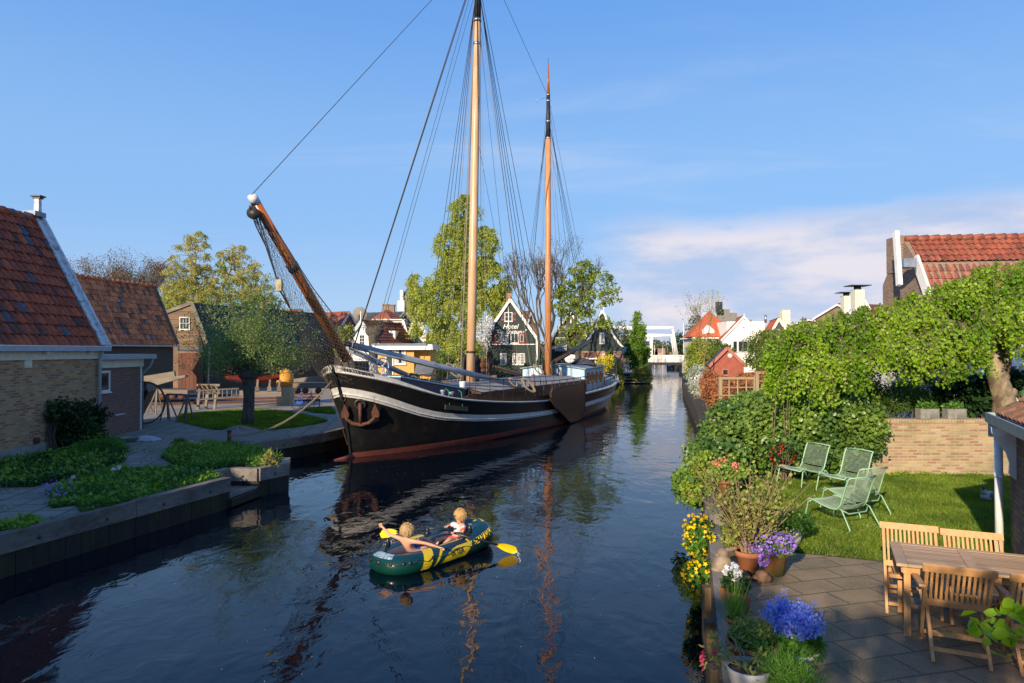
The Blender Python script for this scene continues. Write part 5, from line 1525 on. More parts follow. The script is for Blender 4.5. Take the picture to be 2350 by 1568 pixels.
rope_(zp_(18.95), mp_(1.06), .011, name='triatic_stay')
for i, t_ in enumerate((19.4, 20.0, 20.7)):
 for sd_ in (1, -1):
  rope_(zp_(17.3) + V3_(.08 * sd_, 0, 0), S(t_, sd_ * (2.75 if sd_ > 0 else 2.4), 2.3), .011, name='shroud')
rope_(zp_(18.6) + V3_(.08, 0, 0), S(21.6, 2.6, 2.4), .009, name='backstay')
for (z0, t_, s_, m_) in ((16.6, 19.6, -.8, 'rope'), (16.6, 19.8, -1.1, 'rope'), (18.2, 19.6, -1.8, 'dark_rope'), (16.6, 19.4, .9, 'rope'), (17.4, 19.7, 1.2, 'rope'), (18.5, 20, 1.7, 'dark_rope')):
 rope_(zp_(z0) + V3_(.07 if s_ > 0 else -.1, 0, 0), S(t_, s_, 2.7), .010, m_, name='halyard')
rope_(V(1354, 782, 46.5), zp_(16.5), .009, 'dark_rope', name='topping_lift')
rope_(V(1196, 860, 37.0), mp_(.62), .009, 'rope', name='topping_lift')
rope_(V(640, 652, 20.6), SB(.97) - V3_(.05, 0, .25), .020, 'dark_rope', name='tackle_rope'); rope_(V(638, 650, 20.6), SB(.96) + V3_(.05, 0, -.3), .018, 'dark_rope', name='tackle_rope')
rope_(V(664, 706, 21.0), V(642, 665, 20.6), .028, 'rust', name='tackle_chain')
rope_(hull(.0, 2.75, 1) - SA * .05, V(664, 706, 21.0), .016, 'dark_rope', name='bobstay')
rope_(V(745, 852, 22.7), hull(.002, .45, -1, .03), .016, 'rust', name='bobstay')
m_ = MB(); c = V(641, 655, 20.6); m_.obox(c, (.16, .14, .34)); m_.ball(c, (.12, .09, .2), 10, 8); obj('tackle_block', m_, 'sandbag_tan', ship)
m_ = MB(); c = SB(.965) - V3_(.04, .1, .32); m_.tube([c - V3_(0, .07, 0), c + V3_(0, .07, 0)], .17, 16); obj('tackle_block', m_, 'iron', ship)
Rp = [((587, 455), .02), ((625, 516), .12), ((654, 560), .22), ((692, 621), .38), ((721, 665), .5), ((750, 703), .62), ((780, 744), .75), ((809, 779), .88), ((833, 803), 1.0), ((868, 838), 1.2)]
Lp = [((572, 474), 0.0), ((587, 519), -.08), ((610, 566), -.15), ((633, 636), -.25), ((648, 665), -.32), ((666, 709), -.42), ((689, 768), -.6), ((706, 818), -.75), ((722, 850), -.9), ((745, 872), -.95)]
def curve3(C):
 return [SP(x, y, s_) for (x, y), s_ in C]
def resample(P, n):
 d = [0]
 for i in range(len(P) - 1): d.append(d[-1] + (P[i + 1] - P[i]).length)
 out = []
 for k in range(n + 1):
  x = d[-1] * k / n; i = min(len(P) - 2, max(0, int(np.searchsorted(d, x)) - 1))
  out.append(P[i].lerp(P[i + 1], (x - d[i]) / (d[i + 1] - d[i])))
 return out
NL, NW = 78, 30
Rc = resample(curve3(Rp), NL); Lc = resample(curve3(Lp), NL)
m_ = MB(); m_.tube(Rc, .016, 5); obj('net_rope', m_, 'dark_rope', ship, uv=False)
m_ = MB(); m_.tube(Lc, .018, 5); obj('net_rope', m_, 'dark_rope', ship, uv=False)
rgn = np.random.default_rng(4)
jit = rgn.normal(size=(NL + 1, NW + 1, 3)) * .010
def netp(i, j):
 f = j / NW
 p = Lc[i].lerp(Rc[i], f)
 w = (Rc[i] - Lc[i]).length
 sag = 4 * f * (1 - f) * w * .13
 low = max(0, (i / NL - .80) / .20)
 return p + Vector((-.35, -.65, -.6)).normalized() * (sag + low * .10 * math.sin(f * 3.14)) - V3_(0, 0, low * .30 * math.sin(f * 3.14)) + Vector(jit[i, j]) * (1 + 2 * low)
m_ = MB()
for i0 in range(-NW, NL + 1, 1):
 for sgn in (1, -1):
  if (i0 % 2): continue
  pts = []
  for j in range(NW + 1):
   i = i0 + j if sgn > 0 else i0 + (NW - j)
   if 0 <= i <= NL: pts.append(netp(i, j))
  if len(pts) > 1: m_.tube(pts, .0055, 3, caps=False)
obj('safety_net', m_, 'net_rope', ship, uv=False)
def handwheel(c, r, axis, mat, name='hand_wheel', parent=ship, spokes=5):
 m_ = MB(); c = Vector(c); axis = Vector(axis).normalized(); x = axis.orthogonal().normalized(); y = axis.cross(x)
 m_.tube([c + (x * math.cos(a) + y * math.sin(a)) * r for a in [2 * math.pi * i / 20 for i in range(20)]], r * .08, 6, closed=True)
 for i in range(spokes):
  a = 2 * math.pi * i / spokes; m_.tube([c, c + (x * math.cos(a + .2) + y * math.sin(a + .2)) * r * .6, c + (x * math.cos(a) + y * math.sin(a)) * r], r * .06, 5)
 m_.tube([c - axis * .05, c + axis * .05], r * .18, 8)
 obj(name, m_, mat, parent, uv=False)
handwheel(V(878, 841, 24.9), .30, SN + SA * -.2, 'old_white'); handwheel(V(884, 858, 24.8), .22, SN, 'old_white')
handwheel(V(1128, 845, 32.0), .30, SN, 'iron')
win = MB()
win.tube([V(1098, 838, 32), V(1122, 838, 32.0)], .16, 12); win.tube([V(1100, 850, 32), V(1122, 850, 32)], .10, 10); win.tube([V(1100, 828, 32), V(1118, 828, 32)], .09, 10)
for x in (1098, 1119): win.prism([V(x, 824, 32), V(x + 2, 862, 32), V(x + 10, 862, 32.3), V(x + 8, 824, 32.3)], V3_(.04, 0, 0))
obj('mast_winch', win, 'rust', ship)
m_ = MB(); m_.prism([V(957, 829, 28.5), V(1001, 830, 28.5), V(990, 862, 28.4), V(950, 858, 28.4)], V3_(.02, .05, 0)); obj('spray_panel', m_, 'navy_paint', ship)
for px, py in ((1016, 897), (1036, 901)):
 p = SP(px, py, 2.05); m_ = MB(); m_.lathe([(.08, -.32), (.07, -.06), (.10, -.02), (.10, .02), (.08, .035)], p, 12); obj('bollard', m_, 'zinc', ship)
f0 = SP(1016, 931, 3.02); f1 = SP(1071, 937, 3.05)
_, u1_, z1_, p1_ = hull_hit(1018, 934); _, u2_, z2_, p2_ = hull_hit(1070, 939)
p1_ = p1_ + SN * .07; p2_ = p2_ + SN * .07
fb = thing('fender_board', 'black fender plank hung on green ropes against the white banded hull', 'fender', p1_.lerp(p2_, .5))
m_ = MB(); m_.beam(p1_, p2_, .07, .17); obj('plank', m_, 'rubber', fb)
for f in (.2, .78):
 a = p1_.lerp(p2_, f); m_ = MB(); m_.tube([a + V3_(0, 0, .08), a + V3_(.01, 0, .3) - SN * .03, a + V3_(0, 0, .62) - SN * .06, a + V3_(0, .1, .7) - SN * .2], .018, 6); obj('hanging_rope', m_, 'green_rope', fb)
p = SP(1062, 893, 1.35); m_ = MB(); m_.lathe([(.13, -.02), (.15, .30), (.158, .31), (.14, .31), (.12, .02)], p, 16)
tag(obj('bucket', m_, 'white_paint'), 'white plastic bucket standing on the foredeck trunk', 'bucket')
def coil(c, r, n, axis, mat, label, cat='rope coil', hang=True, seed=0, name='rope_coil', group=None, parent=None):
 rn = random.Random(seed); m_ = MB(); c = Vector(c); axis = Vector(axis).normalized(); x = axis.orthogonal().normalized(); y = axis.cross(x)
 if abs(x.z) > abs(y.z): x, y = y, x
 pts = []
 for i in range(n * 14):
  a = 2 * math.pi * i / 14
  rr = r * (1 + .12 * math.sin(i * .37 + seed));
  pts.append(c + x * math.cos(a) * rr * (.42 if hang else .9) + y * math.sin(a) * rr * (1.15 if hang else 1) + axis * rn.uniform(-.04, .04) + axis * .02 * (i / 14 - n / 2))
 m_.tube(pts, .017, 5)
 o = obj(name, m_, mat, parent, uv=False)
 if parent is None: tag(o, label, cat, group)
 return o
lab = [((1040, 850), 32.8, .36, 'large coil of pale rope hung left of the main mast foot'), ((1056, 852), 32.4, .36, 'coil of pale rope hung right beside the main mast foot'), ((1212, 884), 30.2, .33, 'rope coil hanging from the deck rail by the shrouds'), ((1236, 848), 40.2, .34, 'rope coil hung left of the orange mizzen mast foot'), ((1277, 850), 40.0, .36, 'rope coil hung at the front of the pale blue cabin'), ((1178, 878), 30.0, .20, 'small rope coil tied on the black deck rail'), ((957, 876), 25.4, .22, 'pale rope coil over the foredeck trunk edge')]
for k, ((px, py), D, r, l) in enumerate(lab):
 coil(V(px, py, D), r, 9, (.3, -1, .05), 'rope', l, seed=k, group='coils of rope on the barge')
coil(V(969, 860, 27.3), .55, 5, (0, 0, 1), 'rope', 'flat heap of thick rope on the foredeck tarpaulin', hang=False, seed=9, group='coils of rope on the barge')
coil(V(1357, 838, 43.5), .75, 5, (0, 0, 1), 'rope', 'flat heap of pale rope on the blue cabin roof', hang=False, seed=11, group='coils of rope on the barge')
m_ = MB()
pc = V(1340, 833, 42.6)
P = [[S(21.6 + i * .2, .2 + j * .3, 2.83 + .45 * math.sin(j / 6 * 3.14) * (1 - abs(i - 3) / 5)) for j in range(7)] for i in range(7)]
m_.grid(P, True); tag(obj('tarpaulin', m_, 'tarp_brown'), 'rumpled brown tarpaulin lying on the blue cabin roof', 'tarpaulin')
for k, (px, l) in enumerate(((1326, 'dark round fender ball on the cabin roof edge, left one'), (1334, 'dark round fender ball on the cabin roof edge, right one'))):
 m_ = MB(); m_.ball(V(px, 851, 41.2), .16, 12, 8); m_.tube([V(px, 847, 41.2), V(px + 1, 830, 41.4)], .03, 5); tag(obj('fender_ball', m_, 'navy_paint'), l, 'fender', 'fender balls on the cabin roof')
m_ = MB(); u_ = .985; p = hull(.93, zsf(.93), 1, .05)
for k in range(5):
 a = hull(.965 + k * .004, zsf(.96), 1, .03); m_.tube([a + V3_(0, 0, .2), a + V3_(.15 + .05 * k, -.05, -.3), a + V3_(.25 - .03 * k, 0, -.9 - .06 * k), a + V3_(.1, 0, -.5)], .012, 5)
tag(obj('mooring_rope', m_, 'green_rope'), 'tangled green mooring ropes hanging over the stern rail', 'rope')
m_ = MB(); p = S(25.0, 1.5, 1.45); m_.lathe([(.2, 0), (.22, .5), (.1, .6)], p, 12); tag(obj('gas_bottle', m_, 'red_paint'), 'red canister standing inside the stern rail', 'canister')
ml = MB(); a = G(526, 1001, ZL + .5); b = V(762, 876, 22.9)
for o_ in (0, .035): ml.tube([a.lerp(b, i / 10) - V3_(0, 0, .5 * 4 * (i / 10) * (1 - i / 10) - o_) for i in range(11)], .016, 5)
tag(obj('mooring_rope', ml, 'rope'), 'taut double mooring rope from the bow to the rusty quay post', 'rope')
# ---------------------------------------------------------------- rubber boat with two children
RC = Vector((-1.43, 12.42, 0)); RU = Vector((.62, .785, 0)).normalized(); RW = Vector((-RU.y, RU.x, 0))
def RP(x, y, z): return RC + RU * x + RW * y + Vector((0, 0, z))
raft = thing('rubber_boat', 'green blue and yellow inflatable rubber boat carrying two children', 'inflatable boat', RC)
NT = 96
def rpath(s):
 a = 2 * math.pi * s
 c, s_ = math.cos(a), math.sin(a)
 x = math.copysign(abs(c) ** .62, c) * 1.10; y = math.copysign(abs(s_) ** .62, s_) * .375
 return x, y
def rtube(s, phi, off=0.0):
 """phi 0 = outer side, pi/2 = top, pi = inner side"""
 x, y = rpath(s); x1, y1 = rpath(s + .002); x0, y0 = rpath(s - .002)
 tx, ty = x1 - x0, y1 - y0; L = math.hypot(tx, ty) or 1; nx, ny = ty / L, -tx / L
 k = max(0, (x - .45) / .6) * 1.35
 ra = (.20 + .05 * k) * (1 + .012 * math.sin(s * 2 * math.pi * 40) * max(0, math.cos(phi)) ** .5 if math.cos(phi) > 0 else .20 + .05 * k) if False else (.20 + .05 * k)
 wr = 1 + .018 * math.sin(s * 2 * math.pi * 46) * max(0, math.cos(phi)) * max(0, -math.sin(phi) + .6)
 rb = .175 + .05 * k
 h = math.cos(phi) * (ra * wr + off); v = math.sin(phi) * (rb + off)
 return RP(x + nx * h, y + ny * h, .115 + .07 * k + v)
def rpatch(mb, s0, s1, p0, p1, off, ns=10, np_=6, skew=0.0):
 mb.grid([[rtube(s0 + (s1 - s0) * i / ns + skew * (j / np_ - .5), p0 + (p1 - p0) * j / np_, off) for j in range(np_ + 1)] for i in range(ns + 1)], True)
m_ = MB(); P = [[rtube(i / NT, rad(p)) for p in range(-90, 46, 9)] for i in range(NT + 1)]; m_.grid(P, True); obj('lower_tube', m_, 'raft_green', raft)
m_ = MB(); P = [[rtube(i / NT, rad(p)) for p in range(45, 127, 9)] for i in range(NT + 1)]; m_.grid(P, True); obj('upper_tube', m_, 'raft_top', raft)
m_ = MB(); P = [[rtube(i / NT, rad(p)) for p in range(126, 253, 9)] for i in range(NT + 1)]; m_.grid(P, True); obj('inner_tube', m_, 'raft_grey', raft)
m_ = MB(); pts = [RP(*(v * .94 for v in rpath(i / 40)), .06) for i in range(40)]; m_.add(pts, [tuple(range(40))]); obj('floor', m_, 'raft_grey', raft)
near = [s / 200 for s in range(100, 200)]
def s_at(x, side):     # side -1 near
 best = min(((abs(rpath(s / 400)[0] - x), s / 400) for s in (range(200, 400) if side < 0 else range(0, 200))), key=lambda q: q[0])
 return best[1]
m_ = MB(); rpatch(m_, s_at(-.70, -1), s_at(-.52, -1), rad(-30), rad(100), .004, skew=.03); rpatch(m_, s_at(-.42, -1), s_at(-.36, -1), rad(-25), rad(60), .004, skew=.03); obj('yellow_stripe', m_, 'raft_yellow', raft)
m_ = MB(); rpatch(m_, s_at(-.22, -1), s_at(.36, -1), rad(-22), rad(48), .004, skew=.03); rpatch(m_, s_at(-.28, -1), s_at(.42, -1), rad(84), rad(92), .004); rpatch(m_, s_at(.36, -1), s_at(.42, -1), rad(20), rad(92), .004); obj('name_panel', m_, 'raft_yellow', raft)
m_ = MB(); rpatch(m_, s_at(-.22, -1), s_at(.35, -1), rad(53), rad(84), .005); obj('side_panel', m_, 'raft_navy', raft)
m_ = MB(); rpatch(m_, s_at(.1, 1), s_at(-.3, 1), rad(60), rad(110), .004); obj('far_panel', m_, 'raft_yellow', raft)
def rtext(body, xa, xb, phi_c, hgt, mat, size_phi):
 L = xb - xa
 def bend(x, y, z):
  return rtube(s_at(xa + (x + .0) * 1.0, -1) if False else np.interp(xa + x, XS, SS), phi_c + y * size_phi, .0075 + (z * 1.0 + .003))
 cu = None
 text_mesh(body, hgt, mat, raft, (0, 0, 0), (1, 0, 0), (0, 0, 1), name='lettering', bend=bend, align='LEFT', ext=.0012, sx=L / (len(body) * hgt * .68))
SS = [s / 400 for s in range(202, 399)]; XS = [rpath(s)[0] for s in SS]
rtext('INTEX', -.13, .26, rad(16), .14, 'rubber', 5.6)
rtext('SEAHAWK', .50, .98, rad(30), .13, 'raft_yellow', 5.8)
m_ = MB(); rpatch(m_, .93, 1.0, rad(72), rad(84), .004); rpatch(m_, 0.0, .06, rad(72), rad(84), .004); rpatch(m_, .955, .985, rad(100), rad(116), .004); rpatch(m_, .985, 1.005, rad(92), rad(104), .004); obj('bow_stripe', m_, 'raft_yellow', raft)
m_ = MB(); rpatch(m_, .455, .545, rad(48), rad(92), .004, 14); obj('warning_label', m_, 'raft_label', raft)
m_ = MB()
gl = []
for i in range(60):
 s = .42 + .46 * i / 59
 gl.append(rtube(s, rad(22 + 9 * math.sin(i * .9)), .010))
m_.tube(gl, .006, 5); obj('grab_line', m_, 'black_plastic', raft)
for s in (.46, .50, .545, .59, .615, .70, .83, .88):
 m_ = MB(); c = rtube(s, rad(24), .004); nn = (rtube(s, rad(24), .05) - c).normalized(); x = nn.orthogonal().normalized(); y = nn.cross(x)
 m_.lathe([(.036, 0), (.034, .005), (.018, .008), (.014, .014), (.001, .015)], c, 12, R=Matrix((x, y, nn)).transposed()); obj('line_patch', m_, 'black_plastic', raft)
for x_, sd_ in ((.36, -1), (.22, 1)):
 c = rtube(s_at(x_, sd_), rad(90), .0); m_ = MB(); m_.lathe([(.07, -.005), (.05, .03), (.03, .045), (.03, .075)], c, 12); obj('oarlock', m_, 'black_plastic', raft)
for x_, sd_, hh in ((-.80, 1, .13), (.62, -1, .13)):
 c = rtube(s_at(x_, sd_), rad(95), .0); m_ = MB(); m_.lathe([(.045, 0), (.035, hh), (.02, hh + .01)], c, 12); obj('rod_holder', m_, 'black_plastic', raft)
def oar(hand, lock, tip, label, pitch=0.3):
 t = thing('oar', label, 'oar', lock, 0, 'oars of the rubber boat')
 u = (tip - lock).normalized()
 b0 = tip - u * .40
 m_ = MB(); m_.tube([hand - u * .10, b0 + u * .03], .018, 10); m_.tube([lock - u * .05, lock + u * .07], .028, 10); obj('shaft', m_, 'black_plastic', t)
 side = u.cross(V3_(0, 0, 1)).normalized(); up = side.cross(u); sd2 = (side * math.cos(pitch) + up * math.sin(pitch)); n2 = sd2.cross(u)
 P = []
 for i in range(13):
  f = i / 12; w = .085 * math.sin(min(1, f * 1.5 + .12) * math.pi / 2) * (1 if f < .8 else math.sqrt(max(0.02, 1 - ((f - .8) / .2) ** 2)))
  P.append([b0 + u * .40 * f + sd2 * w * v + n2 * (.012 * (1 - v * v) - .01 * f) for v in (-1, -.6, -.2, 0, .2, .6, 1)])
 m_ = MB(); m_.grid(P, True); m_.grid([[p - n2 * .008 for p in r[::-1]] for r in P], True); obj('blade', m_, 'oar_yellow', t)
 return t
h1 = RP(.40, .10, .36); lk1 = rtube(s_at(.22, 1), rad(90), 0) + V3_(0, 0, .07)
h2 = RP(.30, -.16, .34); lk2 = rtube(s_at(.36, -1), rad(90), 0) + V3_(0, 0, .07)
h1_ = V(1023, 1210, 12.72); h2_ = V(1041, 1224, 12.35)
oar(h1_, lk1, lk1 + (lk1 - h1_).normalized() * 1.0 + V3_(-.02, .05, .02), 'yellow bladed oar on the far side of the rubber boat', 1.0)
oar(h2_, lk2, V(1187, 1264, 12.45), 'yellow bladed oar reaching out right of the rubber boat', 1.15)
# ---- people: one skinned body surface each, clothing and hair as children
def skin_mesh(name, nodes, edges, mat, parent, sub=2, root=0, smooth=1.0):
 me = bpy.data.meshes.new(name)
 fr = FR[parent.name]; inv = fr.inverted()
 me.from_pydata([tuple(inv @ Vector(p)) for p, r in nodes], edges, [])
 o = bpy.data.objects.new(name, me); link(o)
 md = o.modifiers.new('skin', 'SKIN'); md.use_smooth_shade = True; md.branch_smoothing = .6
 for i, (p, r) in enumerate(nodes):
  sv = me.skin_vertices[0].data[i]; rr = r if hasattr(r, '__len__') else (r, r); sv.radius = rr; sv.use_root = (i == root)
 s2 = o.modifiers.new('sub', 'SUBSURF'); s2.levels = sub; s2.render_levels = sub
 dg = bpy.context.evaluated_depsgraph_get(); dg.update()
 nm = bpy.data.meshes.new_from_object(o.evaluated_get(dg))
 bpy.data.objects.remove(o); bpy.data.meshes.remove(me)
 nm.materials.clear(); nm.materials.append(M(mat))
 nm.polygons.foreach_set('use_smooth', [True] * len(nm.polygons))
 ob = bpy.data.objects.new(name, nm); link(ob); ob.parent = parent; FR[ob.name] = fr
 return ob
def person(name, label, J, face, hair, shirt=None, shorts='shorts_blue', cuffs=None):
 """J: dict of joint positions in world space; face: direction the face looks"""
 root = thing(name, label, 'person', J['pelvis'])
 N = []; E = []; idx = {}
 def nd_(k, p, r, par=None):
  idx[k] = len(N); N.append((p, r))
  if par is not None: E.append((idx[par], idx[k]))
 nd_('pelvis', J['pelvis'], .085)
 nd_('waist', J['pelvis'].lerp(J['chest'], .45), (.098, .075), 'pelvis'); nd_('chest', J['chest'], (.115, .085), 'waist')
 nd_('neck', J['neck'], .050, 'chest')
 up = (J['head'] - J['neck']).normalized(); f = Vector(face).normalized(); f = (f - up * f.dot(up)).normalized()
 nd_('jaw', J['head'] - up * .055 + f * .018, .064, 'neck'); nd_('skull', J['head'] + up * .01, .092, 'jaw'); nd_('crown', J['head'] + up * .065 - f * .008, .076, 'skull')
 for s in 'LR':
  nd_('sh' + s, J['sh' + s], .052, 'chest'); nd_('ua' + s, J['sh' + s].lerp(J['el' + s], .5), .034, 'sh' + s); nd_('el' + s, J['el' + s], .028, 'ua' + s); nd_('fa' + s, J['el' + s].lerp(J['ha' + s], .4), .029, 'el' + s); nd_('wr' + s, J['el' + s].lerp(J['ha' + s], .82), .019, 'fa' + s)
  nd_('pa' + s, J['ha' + s], (.028, .015), 'wr' + s)
  d = (J['ha' + s] - J['el' + s]).normalized(); g = J.get('grip' + s, V3_(0, 0, -1)); sd_ = d.cross(g).normalized()
  for k in range(4):
   o_ = (k - 1.5) * .0155; ln = (.030, .036, .034, .026)[k]
   a = J['ha' + s] + d * .026 + sd_ * o_
   nd_('f%d%s' % (k, s), a + d * ln * .5, .0085, 'pa' + s); nd_('g%d%s' % (k, s), a + d * ln * .9 + g * ln * .8, .0075, 'f%d%s' % (k, s))
  nd_('th' + s, J['ha' + s] + sd_ * (-.032) + d * .004 + g * .008, .009, 'pa' + s); nd_('tt' + s, J['ha' + s] + sd_ * (-.038) + d * .026 + g * .018, .008, 'th' + s)
  nd_('hip' + s, J['hip' + s], .070, 'pelvis'); nd_('tm' + s, J['hip' + s].lerp(J['kn' + s], .5), .056, 'hip' + s); nd_('kn' + s, J['kn' + s], .043, 'tm' + s); nd_('cf' + s, J['kn' + s].lerp(J['an' + s], .4), .040, 'kn' + s); nd_('an' + s, J['an' + s], .025, 'cf' + s)
  nd_('toe' + s, J['toe' + s], (.026, .016), 'an' + s)
 skin_mesh('body', N, E, 'skin', root)
 rt = f.cross(up).normalized(); hc = J['head']
 for sx in (-1, 1):
  m_ = MB(); m_.ball(hc + f * .084 + rt * sx * .028 + up * .005, .009, 8, 6); obj('eye', m_, 'eye_dark', root, uv=False)
  m_ = MB(); m_.ball(hc + rt * sx * .092 - f * .004 - up * .012, (.014, .014, .026), 8, 6); obj('ear', m_, 'skin', root, uv=False)
 m_ = MB(); m_.ball(hc + f * .092 - up * .016, (.012, .012, .014), 8, 6); obj('nose', m_, 'skin', root, uv=False)
 m_ = MB(); m_.ball(hc + f * .078 - up * .045, (.018, .018, .006), 8, 6); obj('mouth', m_, 'lips', root, uv=False)
 rn = random.Random(len(label)); P = []; nu, nv = 40, 18
 for i in range(nv + 1):
  th = math.pi * .70 * i / nv; row = []
  for j in range(nu):
   a = 2 * math.pi * j / nu; fw = math.cos(a)
   lim = .40 if fw > .55 else (.56 if fw > .1 else .74)
   th2 = min(th, math.pi * lim)
   lock = 1 + .035 * math.sin(a * 13 + 2 * math.sin(th * 3)) + .02 * math.sin(a * 29)
   r = .112 * lock * (1 - .05 * (th / 2))
   d = up * math.cos(th2) + (f * math.cos(a) + rt * math.sin(a)) * math.sin(th2) * .97
   row.append(hc + up * .018 - f * .008 + d * r * (1.0 + .08 * max(0, math.cos(th2))))
  row.append(row[0]); P.append(row)
 m_ = MB(); m_.grid(P, True); ho = obj('hair', m_, hair, root, uv=False)
 rg = np.random.default_rng(7); rows = [p for r in P[1:] for p in r[:-1]]; Q = np.array([tuple(p) for p in rows]); Q = np.repeat(Q, 3, 0) + rg.normal(size=(len(Q) * 3, 3)) * .004; dd = Q - np.array(hc); dd[:, 2] -= .10
 leaves_obj('hair_locks', Q, .024, hair, ho, shape='blade', aspect=4, dirs=dd / .06, seed=3)
 if shorts:
  Ns = [(J['pelvis'], .094)]; Es = []
  for s in 'LR':
   Ns.append((J['hip' + s], .080)); Es.append((0, len(Ns) - 1)); Ns.append((J['hip' + s].lerp(J['kn' + s], .55), .070)); Es.append((len(Ns) - 2, len(Ns) - 1))
  Ns.append((J['pelvis'].lerp(J['chest'], .2), .088)); Es.append((0, len(Ns) - 1))
  skin_mesh('shorts', Ns, Es, shorts, root)
 if shirt:
  Ns = [(J['pelvis'].lerp(J['chest'], .10), (.115, .095)), (J['pelvis'].lerp(J['chest'], .55), (.115, .09)), (J['chest'], (.125, .095)), (J['chest'].lerp(J['neck'], .55), .06)]; Es = [(0, 1), (1, 2), (2, 3)]
  for s in 'LR':
   Ns.append((J['sh' + s], .058)); Es.append((2, len(Ns) - 1)); Ns.append((J['sh' + s].lerp(J['el' + s], .52), .049)); Es.append((len(Ns) - 2, len(Ns) - 1))
  skin_mesh('shirt', Ns, Es, shirt, root)
  for s in 'LR':
   a = J['sh' + s].lerp(J['el' + s], .55); b = J['sh' + s].lerp(J['el' + s], .64)
   m_ = MB(); m_.tube([a, b], [.047, .046], 14); obj('cuff', m_, cuffs, root)
  c = J['neck'] - (J['neck'] - J['chest']).normalized() * .012
  m_ = MB(); x = f; y = rt; m_.tube([c + x * math.cos(q) * .052 + y * math.sin(q) * .05 + up * .0 - f * 0 - up * (.02 if math.cos(q) > .5 else 0) for q in [2 * math.pi * i / 16 for i in range(16)]], .008, 6, closed=True); obj('collar', m_, cuffs, root)
 return root
def dct(**k): return {a: (RP(*b) if isinstance(b, tuple) else b) for a, b in k.items()}
JA = dct(pelvis=(-.55, .02, .19), chest=(-.66, .0, .40), neck=(-.69, -.02, .475), head=(-.68, -.04, .575),
   shL=(-.66, .12, .425), elL=(-.74, .34, .47), haL=(-.76, .52, .60), shR=(-.66, -.13, .425), elR=(-.50, -.34, .385), haR=(-.34, -.52, .305),
   hipL=(-.48, .09, .17), knL=(-.17, .12, .33), anL=(.12, .08, .16), toeL=(.20, .08, .27), hipR=(-.48, -.07, .17), knR=(-.22, -.10, .24), anR=(.05, .0, .13), toeR=(.13, -.01, .23))
JA['gripR'] = (V3_(0, 0, -.7) - RW * .7).normalized(); JA['gripL'] = V3_(0, 0, .3) - RU * .3
person('person', 'bare backed blond child in blue shorts sitting with one arm over the boat tube', JA, RU + RW * .05 + V3_(0, 0, -.1), 'ash_blond_hair', None, 'shorts_blue')
JB = dct(pelvis=(.62, -.02, .17), chest=(.68, -.03, .39), neck=(.68, -.03, .47), head=(.675, -.035, .58),
   shL=(.67, -.15, .425), elL=(.52, -.24, .32), haL=(.36, -.2, .33), shR=(.67, .10, .425), elR=(.54, .20, .36), haR=(.40, .12, .36),
   hipL=(.55, -.10, .16), knL=(.28, -.14, .25), anL=(.0, -.14, .12), toeL=(-.06, -.14, .18), hipR=(.55, .06, .16), knR=(.28, .08, .22), anR=(.02, .04, .12), toeR=(-.05, .04, .2))
JB['haR'] = h1_ + V3_(0.01, 0, .012); JB['haL'] = h2_ + V3_(.0, 0, .012)
person('person', 'blond child in a white shirt with red cuffs rowing the rubber boat', JB, -RU * .45 + RW * .9 + V3_(0, 0, -.15), 'blond_hair', 'shirt_white', 'shorts_coral', 'shirt_red')
rg = np.random.default_rng(12)
c1 = V(893, 1242, 12.9); P = np.array([tuple(c1)]) + rg.normal(size=(60, 3)) * np.array([.05, .04, .09]); P[:, 2] = np.abs(P[:, 2]) * .6
m_ = MB()
for p in P: m_.ball(p, rg.uniform(.004, .010), 5, 4)
c2 = V(1190, 1284, 12.0)
for i in range(40):
 f = i / 40; m_.ball(V(1187, 1266, 12.45).lerp(Vector((c2.x + .03, c2.y, 0.01)), f) + Vector(rg.normal(size=3) * .012), rg.uniform(.003, .008), 5, 4)
plain('water_drop', (0.6, 0.65, 0.7), None, 4, .05, bmp=0)
tag(obj('water_drops', m_, 'water_drop', uv=False), kind='stuff')
q = rg.uniform((-9, 5), (5, 24), size=(900, 2)); q = q[(np.sin(q[:, 0] * 1.3 + q[:, 1] * .6) + rg.normal(size=len(q)) * .8) > .2]
P = np.column_stack([q, np.full(len(q), .004)])
o = leaves_obj('floating_pollen', P, .012, 'pollen', None, aspect=1.3, seed=3, up=1.0); tag(o, kind='stuff')
for v in o.data.vertices: pass
# ---------------------------------------------------------------- right bank: quay, garden, furniture
def RQ(y, off=0, z=0): return Vector((.284 + .26 * y + off, y, z))
t = thing('quay_edge', 'weathered plank quay edge with posts along the sunny patio', 'quay', RQ(6, 0, 0))
cap = MB(); fr = MB(); rn = random.Random(5)
y = 1.0
while y < 15.2:
 y2 = min(y + 2.45, 15.4)
 cap.beam(RQ(y, .10, ZR + .03), RQ(y2 - .02, .10, ZR + .03 + rn.uniform(-.01, .01)), .20, .055)
 y = y2
n = 42
for i in range(n):
 a = 1 + 14.4 * i / n; fr.beam(RQ(a, .0 + rn.uniform(0, .01), .15), RQ(a + 14.4 / n - .012, .0, .15), .05, 1.26)
obj('cap_board', cap, 'quay_wood', t); obj('front_planks', fr, 'quay_gold', t)
for k, (yy, top) in enumerate(((15.0, 1.10), (11.4, 1.02))):
 m_ = MB(); m_.beam(RQ(yy, .12, 0), RQ(yy, .12, top), .24, .3, up=(0, 1, 0)); o = obj('post', m_, 'grey_post', t)
for yy in (7.6, 8.7, 9.8, 6.5):
 m_ = MB(); m_.beam(RQ(yy, -.06, -.3), RQ(yy, -.06, .72), .12, .14, up=(0, 1, 0)); obj('pile', m_, 'quay_gold', t)
WX0, WX1, WY = 7.6, 12.6, 15.95
t = thing('garden_wall', 'old yellow brick garden wall half covered in ivy behind the lawn', 'wall', (10, WY, ZR))
